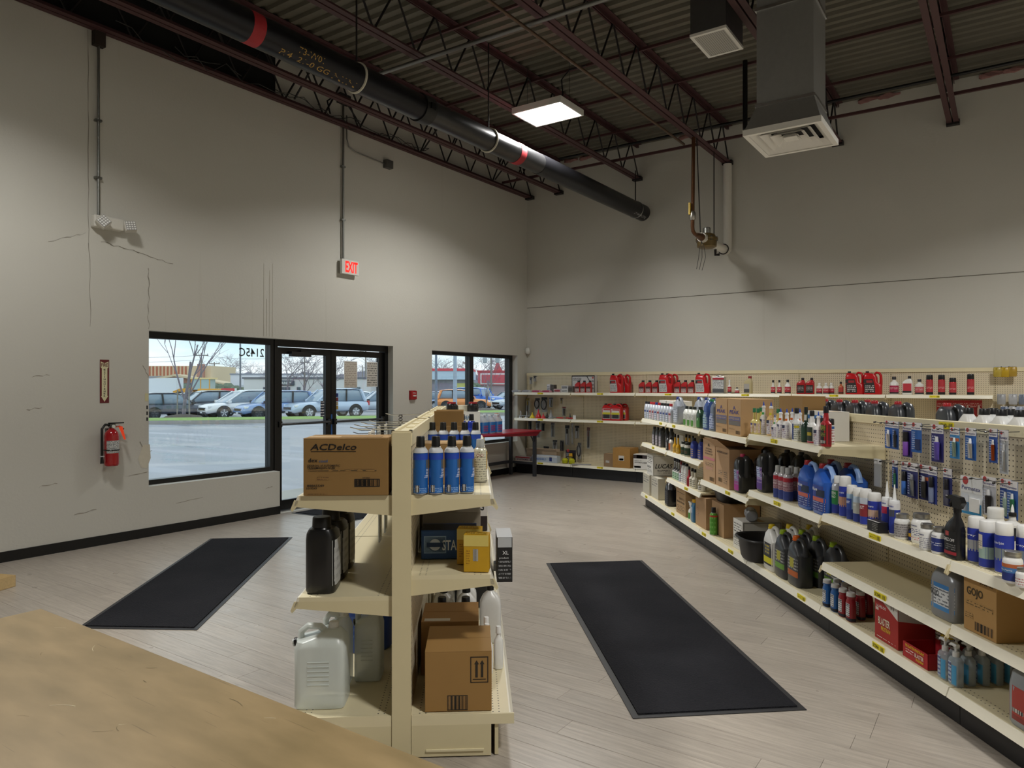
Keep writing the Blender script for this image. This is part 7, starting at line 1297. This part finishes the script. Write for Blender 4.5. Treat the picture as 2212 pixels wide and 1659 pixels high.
def muffs():
    t = R0(); 
    for s in (-1, 1): loft('ear_cup', [(0, .03), (.01, .05), (.06, .055), (.09, .03)], plastic('b4b41c'), t, 16, loc=(s * .065, 0, 0))
    tube('head_band', [(-.065, 0, .07), (-.05, .04, .11), (.05, .04, .11), (.065, 0, .07)], .01, plastic('3a3a2c'), t, 6); return t
stock(muffs, 'ear_muffs', 'ear muffs', [(1.099, -0.4, 0.22)], ['yellow green ear muffs on the wall base shelf'], 0)
stock(lambda: card(.20, .20, '1c1a1a', '1c1a1a', 'bottle', 'c8b82c', 'd8a42c', .03, 'TOOLS', .2), 'hanging_card', 'blister card', [(1.03, -.2, .43)], ['black and yellow tool card standing on the base'], 0)
stock(lambda: (lambda t: (box('flat_pack', -.18, .14, -.04, .04, 0, .012, mat('9a9aa0', .5), t, .003), box('pack_label', -.1, .05, -.03, .03, .012, .0125, lines_mat('5a5a60', 'b4b4ba', 3), t), t)[-1])(R0()), 'flat_tool_pack', 'packet', [(1.382, -0.42, 0.22)], ['flat grey tool pack lying on the base edge'], .35)
# hanging tools
def htool(kind, w, h, c, c2='2a2a2c'):
    def f():
        t = R0(); box('backing_card', -w / 2, w / 2, 0, .0015, -h, 0, paper('9a9a98' if kind != 'dark' else '242426'), t); box('card_header', -w / 2, w / 2, -.001, 0, -h * .16, 0, paper(c2), t)
        if kind == 'cable': tube('coiled_cable', [(w * .42 * sin(a), -.012 - .002 * i, -h * .5 + h * .32 * cos(a)) for i, a in enumerate([2 * pi * k / 14 for k in range(15)])], .010, plastic(c), t, 6)
        elif kind == 'gun': tube('tool_barrel', [(0, -.015, -h * .2), (0, -.015, -h * .7)], w * .2, steel(c, .4), t, 10); tube('tool_handle', [(0, -.015, -h * .55), (w * .2, -.02, -h * .95)], .009, plastic('1c1c1e'), t, 6)
        else: tube('tool_shaft', [(0, -.012, -h * .2), (0, -.012, -h * .95)], w * .14, steel(c, .35), t, 8); tube('tool_grip', [(0, -.012, -h * .18), (0, -.012, -h * .42)], w * .22, plastic(c2), t, 8)
        tube('peg_hook', [(0, .076, -.008), (0, -.05, -.012)], .0025, steel('6a6a6a', .4), t, 6); return t
    return f
for i, (x, y, k, w, h, c, c2, lb) in enumerate(((300, 225, 'bar', .06, .12, 'a8a8a8', '4a4a4c', 'small carded tool at the top corner of the pegboard'), (355, 205, 'bar', .06, .10, 'b0b0b0', '3a3a3c', 'small carded tool second from the top corner'), (255, 510, 'bar', .07, .30, '5a5650', '7a6a20', 'carded tool with yellow print beside the window wall'), (390, 510, 'cable', .10, .22, '1c1c1e', '3a3a3c', 'coiled black cable tool under the top shelf'), (485, 500, 'cable', .12, .26, '2a2a2c', '141414', 'coiled cable on a black card'), (575, 505, 'gun', .08, .17, '7a7e86', '5a5c66', 'grey carded gauge under the top shelf'), (720, 510, 'bar', .045, .10, '9a8a4a', '4a4640', 'small carded brush under the top shelf'), (755, 630, 'gun', .07, .16, '6a6a6c', '8a3a3a', 'carded tool with red header above the pliers'), (285, 830, 'dark', .07, .20, '5a5a5c', '141414', 'black carded tool under the second shelf by the window'), (395, 820, 'bar', .09, .30, '8a9098', '4a4c50', 'long carded pliers under the second shelf'), (465, 860, 'dark', .06, .13, '3a3a3c', '141414', 'short black carded tool'), (600, 850, 'bar', .075, .25, '7a7c80', '5a5c60', 'long grey carded tool in the middle of the corner pegboard'), (800, 885, 'bar', .085, .34, 'a8aab0', '1c1c1e', 'carded wire tool with round black header'), (872, 860, 'bar', .035, .36, 'c9ccd0', '9a9ca0', 'long thin chrome tool card'), (935, 890, 'bar', .085, .22, 'a8aab0', '1c1c1e', 'carded tool with black header near the section joint'), (630, 1090, 'bar', .09, .20, '8a8c90', '3a3a3c', 'bent tool card above the brown tray'), (725, 1095, 'dark', .07, .18, '6a6a6c', '4a4a4c', 'carded pair of small tools above the brown tray'), (968, 1125, 'cable', .065, .28, '2c2c2e', '6a6a6c', 'looped belt tool card by the section joint'), (510, 1175, 'dark', .11, .09, 'b0b02c', '1c1c1e', 'small dark card with yellow print above the wiper box'), (1092, 915, 'bar', .06, .36, '3c3c40', '6a4a4a', 'single long tool card alone on the second pegboard'))):
    stock(htool(k, w, h, c, c2), 'hanging_tool', 'carded tool', [HT[i]], [lb], 0, 'carded tools on the corner pegboard')
# right end packets
for i, (p, c, lb) in enumerate(zip(WPK, ('b09a3c', 'b8961c', 'a8882c', '9a9ca0', 'a4a6aa', '6a7484', '5a6a88', 'b4b6ba', '8a94a8'), ('yellow packet at the top right of the wall board, left', 'yellow packet at the top right of the wall board, middle', 'yellow packet at the top right of the wall board, right', 'grey packet in the middle row at the right edge, left', 'grey packet in the middle row at the right edge, middle', 'blue grey packet in the middle row at the right edge', 'pale packet in the lower row at the right edge, left', 'pale packet in the lower row at the right edge, middle', 'pale packet in the lower row at the right edge, right'))):
    stock((lambda c=c, i=i: (lambda t: (loft('blister', [(0, .04, .012, 0, 3), (.02, .046, .022, 0, 2.5), (.10, .046, .022, 0, 2.5), (.12, .04, .008, 0, 2)], mat(c, .35, noise=.2, scale=30), t, 14, loc=(0, 0, -.13)), box('packet_header', -.045, .045, -.002, .002, -.02, 0, paper('b4b6ba'), t), tube('peg_hook', [(0, .076, -.008), (0, -.05, -.012)], .0025, steel('6a6a6a', .4), t, 6), t)[-1])(R0())), 'hanging_packet', 'packet', [p], [lb], 0, 'hanging packets at the right edge')
RCD = lambda: (lambda t: (box('backing_card', -.066, .066, 0, .0015, -.20, 0, paper('a01c22'), t), patch(t, lambda u, z: (u, -.001, z), -.06, .06, -.09, -.03, lines_mat('d8b4b4', 'a01c22', 3), name='card_print'), loft('product_tube', [(-.19, .018), (-.10, .016), (-.06, .004)], plastic('d8c8c8'), t, 10, loc=(.03, -.016, 0)), tube('peg_hook', [(0, .076, -.008), (0, -.05, -.012)], .0025, steel('6a6a6a', .4), t, 6), t)[-1])(R0())
stock(RCD, 'hanging_card', 'blister card', RCP, 'red carded tube on the wall board under the shelf, {} from the left', 0, 'red carded tubes')

# ================================================================== goods on the centre run
def foam(): return can(.0605, .24, '1f5cae', '101012', [(.02, .60, mat('2468b8', .25, .2, noise=.05)), (.45, .60, '6a7078', -.85, -.45), (.45, .60, '5a5f66', .45, .85), (.60, .70, '1e46b0'), (.715, .80, 'c9ccd0'), (.28, .34, lines_mat('c9d4e6', '2468b8', 2), .3, .9), (.03, .12, lines_mat('8ab0dc', '2468b8', 3), -.5, .5), (.04, .16, BCW, -.35, -.05)],
    [('FOAMY', .42, .42, .04, 'e8eef6', .2, .68), ('ENGINE', .37, .42, .04, 'e8eef6', .2, .68), ('DEGREASER', .325, .5, .03, 'e8eef6', .2, .68), ('GCC', .13, .2, .02, 'e8eef6', 0, -.2)])
stock(foam, 'degreaser_can', 'spray can', [(5.183, -8.653, 1.087), (5.23, -8.61, 1.087), (5.275, -8.56, 1.087), (5.317, -8.511, 1.087)], 'blue foaming degreaser can in the front row, {} from the left', CZ, 'front row degreaser cans')
stock(foam, 'degreaser_can', 'spray can', [(4.474, -7.762, 1.087), (4.523, -7.724, 1.087), (4.572, -7.686, 1.087), (4.621, -7.648, 1.087), (4.67, -7.61, 1.087)], 'blue foaming degreaser can in the second row, {} from the left', CZ, 'second row degreaser cans')
stock(lambda: can(.058, .245, '2038a0', '0f0f12', [(.04, .6, '2440b0')], ()), 'degreaser_can', 'spray can', [(3.91, -6.871, 1.087), (3.955, -6.836, 1.087), (4.007, -6.796, 1.087)], 'dark blue can with ribbed black cap, {} from the left', CZ, 'dark blue cans')
stock(lambda: can(.064, .20, 'd6d2bc', 'a9aba8', [(.05, .72, lines_mat('8a8878', 'd2cdb4', 12), -.9, .55), (.30, .72, 'c89a1c', .55, 1.3)], (), 'neck'), 'starter_spray_can', 'spray can', [(5.155, -8.204, 1.087)], ['cream and yellow spray can beside the blue cans'], CZ)
def hazard():
    r = [o for o in D.objects if o.name.startswith('starter_spray_can')][0]; f = on_loft([(0, .032), (.15, .032)], .0034)
    for u in (-.012, .008): poly_patch(r, f, [(u, .118), (u + .008, .126), (u, .134), (u - .008, .126)], paper('a83a34'), 'hazard_mark'); poly_patch(r, on_loft([(0, .032), (.15, .032)], .0042), [(u, .1205), (u + .0055, .126), (u, .1315), (u - .0055, .126)], paper('dcd8c8'), 'hazard_mark')
hazard()
stock(lambda: carton(.21, .20, .185, KRAFT, (), (), 0), 'kraft_carton', 'carton', [(5, -8.303, 1.087)], ['brown carton between the first two rows of blue cans'], CZ)
stock(lambda: carton(.18, .2, .20, KRAFT, (), (), 75, False), 'open_carton', 'carton', [(4.251, -7.34, 1.087)], ['open brown carton behind the second row of blue cans'], CZ)
stock(lambda: carton(.30, .24, .245, WBOX, [('f', .3, .7, .1, .5, lines_mat('4a6a8a', 'dcdad4', 3))], [('f', 'MARINE GREASE', .5, .82, .62, .12, '3a6a94')], 0), 'grease_carton', 'carton', [(3.605, -6.412, 1.087)], ['white MARINE GREASE carton at the far end of the centre run'], CZ)
stock(lambda: jar(.085, .075, '1c1a1c', '9a1c24', (), (), False), 'grease_tub', 'tub', [(3.576, -6.497, 1.333), (3.71, -6.393, 1.333)], ['black tub with red lid on the MARINE GREASE carton, left', 'black tub with red lid on the MARINE GREASE carton, right'], CZ, 'red lidded tubs')
o = loft('tape_roll', [(0, .045), (.05, .045), (.051, .02)], paper('d8d2bc'), seg=16, loc=(3.631, -6.429, 1.333)); tag(o, 'cream roll between the two red lidded tubs', 'roll')
# shelf below
stock(lambda: carton(.25, .16, .13, mat('1f4a84', .5), [('f', .05, .45, .2, .8, '8fb0d8'), ('f', .065, .435, .23, .77, '1f4a84'), ('t', 0, 1, 0, .9, '141c2c')], [('f', 'STARTER', .68, .48, .6, .36, 'dce6f2'), ('f', 'SELECT', .25, .5, .28, .14, 'dce6f2')], 0, False), 'starter_box', 'box', [(5.069, -8.326, 0.754)], ['blue box lettered STARTER on the second centre shelf'], CZ)
def emblem():
    r = [o for o in D.objects if o.name.startswith('starter_box')][0]; loft('round_emblem', [(0, .026), (.001, .026)], paper('c9d6e8'), r, 16, loc=(-.0625, -.0815, .065), rot=(pi / 2, 0, 0)); r2 = box('emblem_bar', -.1, -.025, -.084, -.083, .055, .075, paper('16365f'), r)
emblem()
YB = lambda: carton(.105, .075, .155, mat('c69a1c', .5), [('f', .1, .25, .2, .6, lines_mat('8a5a14', 'c69a1c', 6)), ('f', .38, .58, .30, .62, BCW), ('f', 0, 1, .7, 1, 'd8c46a'), ('t', .1, .9, .2, .8, lines_mat('8a6a14', 'd0a82c', 3))], (), 0, False)
stock(YB, 'sensor_box', 'box', [(5.236, -8.387, 0.754), (5.34, -8.47, 0.754)], ['yellow box with barcode, the back one of two', 'yellow box with barcode, the front one of two'], CZ - .12, 'yellow boxes')
def glove():
    t = carton(.066, .20, .19, mat('17181a', .45), [('f', .05, .95, .78, 1, 'b4b8bc'), ('f', .1, .9, .05, .5, lines_mat('8a8c90', '17181a', 5)), ('t', 0, 1, 0, 1, 'd0d2d4')], [('f', 'XL', .55, .66, .4, .08, 'd8dadc'), ('f', 'product', .45, .54, .6, .05, 'c9cbcd')], 0, False)
    box('lip_clip', -.045, -.033, -.03, .03, .03, .06, steel('8a8a8a'), t); return t
stock(glove, 'glove_box', 'box', [(5.372, -8.319, 0.7)], ['black and white XL glove box clipped outside the shelf lip'], CZ)
stock(lambda: carton(.28, .22, .17, mat('8a8172', .75), (), (), 0, False), 'kraft_carton', 'carton', [(4.914, -8.117, 0.754)], ['grey brown carton behind the blue STARTER box'], CZ)
stock(lambda: carton(.26, .20, .20, mat('2a2022', .5), [('f', .55, 1, .4, .9, 'd8d4d0'), ('f', .3, .7, .05, .35, 'a82830')], [('f', 'BAG', .78, .66, .3, .22, '1a1a1c')], 0, False), 'bag_box', 'box', [(4.721, -7.785, 0.754)], ['dark box lettered BAG deeper on the second shelf'], CZ)
stock(lambda: carton(.24, .20, .15, mat('b4b0a8', .6), [('f', 0, 1, .6, .9, 'a83038')], (), 0, False), 'parts_box', 'box', [(4.388, -7.386, 0.754)], ['pale box with a red stripe far along the second shelf'], CZ)
# base deck, right side
def arrow_box():
    t = carton(.278, .32, .25, mat('9a7642', .75, noise=.05, scale=7), [('f', .335, .64, .02, .27, '2a2218'), ('f', .345, .63, .035, .255, BC)], (), 0, False); f = on_front(.32)
    for a in (((.052, .12), (.052, .225), (.123, .225), (.123, .12)),): 
        for (x0, z0), (x1, z1) in zip(a, a[1:] + a[:1]): patch(t, f, min(x0, x1) - .002, max(x0, x1) + .002, min(z0, z1) - .002, max(z0, z1) + .002, paper('2a2218'), name='print')
    for x in (.076, .099): poly_patch(t, f, [(x - .005, .14), (x + .005, .14), (x + .005, .195), (x + .010, .195), (x, .212), (x - .010, .195), (x - .005, .195)], paper('2a2218'), 'up_arrow')
    patch(t, f, .06, .115, .131, .134, paper('2a2218'), name='print'); t.children[1].scale = (1, 1, 1); return t
stock(arrow_box, 'shipping_carton', 'carton', [(5.214, -8.435, 0.179)], ['brown carton with two up arrows at the front of the base shelf'], CZ)
stock(lambda: carton(.27, .30, .25, mat('9a7444', .75, noise=.05), [('t', .05, .5, .03, .16, lines_mat('5a5040', 'c9c2b0', 2))], (), 0, False), 'shipping_carton', 'carton', [(4.95, -8.171, 0.179)], ['darker brown carton behind the arrowed one'], CZ)
stock(lambda: quart(.115, .085, .245, 'd8d8d4', '141416', (), (), 0, .36), 'fluid_bottle', 'bottle', [(4.744, -7.995, 0.179), (4.843, -7.919, 0.179), (4.622, -7.837, 0.179), (4.721, -7.76, 0.179), (4.512, -7.694, 0.179), (4.611, -7.618, 0.179)], ['white bottle with black cap, near left of the base group', 'white bottle with black cap, near right of the base group', 'white bottle with black cap, middle left of the base group', 'white bottle with black cap, middle right of the base group', 'white bottle with black cap, far left of the base group', 'white bottle with black cap, far right of the base group'], CZ, 'white bottles on the centre base')
stock(lambda: quart(.115, .10, .31, 'd8d8d4', '141416', (), (), 0, .30), 'fluid_bottle', 'bottle', [(4.922, -7.808, 0.179)], ['taller white bottle with black cap at the shelf lip'], CZ)
stock(lambda: flask(.045, .20, 'e2e2de', 'e6e6e4', (), (), .76, .64, .6), 'small_white_bottle', 'bottle', [(5.048, -8.013, 0.179), (5.11, -8.092, 0.179), (5.175, -8.168, 0.179), (5.178, -8.09, 0.179)], 'slim white bottle beside the brown cartons, {} from the far end', CZ, 'slim white bottles')
stock(lambda: carton(.26, .3, .2, mat('17181a', .5), (), (), 0, False), 'black_case', 'case', [(4.381, -7.328, 0.179)], ['black case in the shade beyond the white bottles'], CZ)
# left side
ACD = lambda: carton(.345, .22, .235, mat('8c6b3b', .75, noise=.05, scale=7), [('f', .09, .62, .765, .775, '1a1410'), ('f', .055, .86, .42, .46, lines_mat('33281a', '8c6b3b', 1.5)), ('f', .60, .90, .15, .29, '1a1410'), ('f', .615, .885, .165, .275, BC), ('f', .16, .3, .27, .33, lines_mat('5a3c24', '8c6b3b', 2)), ('f', .05, .28, .02, .035, lines_mat('3a2c1c', '8c6b3b', 1)), ('t', .4, .9, .2, .5, lines_mat('6a5030', '8c6b3b', 2))],
    [('f', 'ACDelco', .36, .85, .54, .11, '15100c', .25), ('f', 'dex', .115, .62, .11, .07, '1c1612'), ('f', 'cool', .235, .605, .10, .05, '3a5a84'), ('f', 'DEXRON -VI AUTOMATIC', .24, .525, .38, .036, '1c1612'), ('f', 'TRANSMISSION FLUID', .21, .485, .33, .036, '1c1612'), ('f', '88865549', .145, .175, .20, .04, '1c1612'), ('f', '10-9243', .10, .13, .12, .032, '1c1612'), ('f', '1073846', .74, .31, .09, .022, '1c1612')], 0)
stock(ACD, 'fluid_carton', 'carton', [(4.897, -8.777, 1.087)], ['brown ACDelco transmission fluid carton on the left top shelf'], CZ)
stock(lambda: quart(.17, .13, .315, '121213', '0e0e10', [(.10, .70, 'b9bab8', -.46, .46), (.15, .6, lines_mat('9a9a98', 'b9bab8', 4), -.40, .40)], (), -1, .42, 4., .10), 'gear_oil_jug', 'oil jug', [(4.79, -8.832, 0.67), (4.674, -8.681, 0.67), (4.557, -8.531, 0.67)], 'black oil jug with pale side label, {} from the front', CR, 'black oil jugs on the left shelf')
CLR = clear_mat('dfe6e2', .72, .3)
def clear_jug(w, d, h):
    def f():
        t = jug(w, d, h, CLR, 'dcdedc', (), (), 'flat', 1, .25)
        for k in range(6): tube('moulded_rib', [(-w * .22, -d / 2 - .001, h * (.30 + .055 * k)), (w * .2, -d / 2 - .001, h * (.30 + .055 * k))], .003, CLR, t, 5)
        box('back_label', -w * .3, w * .3, d / 2, d / 2 + .001, h * .2, h * .6, lines_mat('9a9a98', 'c9c9c6', 8), t)
        tube('pour_spout', [(-w * .2, 0, h * .72), (-w * .42, 0, h * .76), (-w * .58, 0, h * .74)], .016, CLR, t, 8); tube('spout_band', [(-w * .50, 0, h * .752), (-w * .55, 0, h * .746)], .019, plastic('18181a'), t, 8); return t
    return f
stock(clear_jug(.215, .16, .345), 'fluid_jug', 'clear jug', [(4.772, -8.82, .179)], ['large milky clear jug at the front of the left base shelf'], CZ); stock(clear_jug(.125, .15, .33), 'fluid_jug', 'clear jug', [(4.671, -8.646, .179), (4.734, -8.508, .179)], ['milky clear jug behind the large one', 'milky clear jug standing by the centre panel'], CZ, 'milky jugs behind')
o = thing('blue_pail', 'blue plastic pail behind the milky clear jugs', 'pail', (4.435, -8.233, 0.179)); S_ = [(0, .125), (.01, .13), (.34, .15), (.36, .155), (.37, .155)]; loft('pail_body', S_, plastic('1c48a8', .3), o, 26); loft('pail_lid', [(.37, .157), (.385, .157), (.39, .14)], plastic('1a4096', .3), o, 26); dress(o, S_, .26, .37, [(.2, .7, lines_mat('4a6ab8', '2450b0', 6), -.5, .5)])
PKT = [(4.577, -8.351, 1.31), (4.415, -8.174, 1.31), (4.268, -7.984, 1.31), (4.129, -7.788, 1.31), (3.811, -7.326, 1.33), (4.345, -8.051, 0.98), (4.192, -7.853, 0.98)]
for i, (u, v, z, lb) in enumerate(((3.62, -.52, 1.31, 'clear packet on a long hook above the ACDelco carton, nearest'), (3.86, -.54, 1.31, 'clear packet on a long hook, second from the camera'), (4.10, -.54, 1.31, 'clear packet on a long hook, third from the camera'), (4.34, -.53, 1.31, 'clear packet on a long hook, fourth from the camera'), (4.9, -.50, 1.33, 'dark chain hanging near the far end of the left top'), (4.0, -.52, .98, 'clear packet hanging under the left top shelf, nearer'), (4.25, -.52, .98, 'clear packet hanging under the left top shelf, farther'))):
    def mk(i=i):
        t = packet(.09, .19 if i < 5 else .30, 'c4ccd4'); box('blue_print', -.035, .035, -.0075, -.0065, -.11, -.085, paper('3a4a8a'), t)
        tube('long_hook', [(0, .165, .012), (0, -.06, .010), (0, -.10, .020)], .003, steel('c8c8c8', .25), t, 6); return t
    def chain():
        t = R0()
        for k in range(9): tube('chain_link', [(.012 * sin(a) * (1 if k % 2 else .4), .012 * cos(a), -.022 * k + .008 * sin(a)) for a in [2 * pi * q / 8 for q in range(8)]], .004, steel('5a5a5c', .3), t, 5, closed=True)
        tube('long_hook', [(0, .14, .012), (0, -.06, .010), (0, -.10, .020)], .003, steel('c8c8c8', .25), t, 6); return t
    stock(chain if i == 4 else mk, 'hanging_chain' if i == 4 else 'hanging_packet', 'chain' if i == 4 else 'packet', [PKT[i]], [lb], RZ, 'packets on the left of the centre run')
# ================================================================== goods by the corner window
WSH = lambda: jug(.15, .11, .30, clear_mat('dfe6ee', .7, .2), 'e4ecf2', [(.04, .60, mat('2a78c4', .2, noise=.05)), (.12, .44, lines_mat('b04a5a', '5a4a94', 3), -.42, .42)], (), 'top', -1, .2)
stock(WSH, 'washer_fluid_jug', 'fluid jug', [(.50, -2.18, .787), (.50, -1.99, .787), (.50, -1.80, .787), (.50, -1.61, .787), (.34, -2.08, .787), (.34, -1.89, .787), (.34, -1.70, .787)], ['blue washer fluid jug on the red table, front row, %s from the left' % ORD[i] for i in range(4)] + ['blue washer fluid jug on the red table, back row, %s from the left' % ORD[i] for i in range(3)], pi / 2, 'washer fluid jugs')
stock(lambda: jug(.15, .11, .30, 'd8701c', 'd8701c', [(.1, .5, 'e0a060', -.4, .4)], (), 'top', -1, .25), 'washer_fluid_jug', 'fluid jug', [(.36, -1.42, .787)], ['orange fluid jug beside the blue ones on the red table'], pi / 2)
def pinkjug():
    t = R0(); w, d, h = .12, .15, .40; S = [(-.2, w * .42, d * .42, 0, 4), (-.19, w / 2, d / 2, 0, 4), (.06, w / 2, d / 2, 0, 4), (.13, w * .3, d * .3, 0, 2.6), (.16, .03, .03, 0, 2)]
    v, f = loft_vf(S, 20); obj('jug_body', mesh('jug_body', [(z, y, x + w / 2) for x, y, z in v], [tuple(reversed(q)) for q in f], mat('e05aa0', .3, noise=.05), 40), t); v, f = loft_vf([(.16, .026), (.20, .026)], 14); obj('cap', mesh('cap', [(z, y, x + w / 2) for x, y, z in v], [tuple(reversed(q)) for q in f], plastic('e0e0de'), 40), t); return t
stock(pinkjug, 'antifreeze_jug', 'fluid jug', [(-.05, -1.68, .552)], ['pink jug lying on the corner window sill'], pi / 2 + .05)
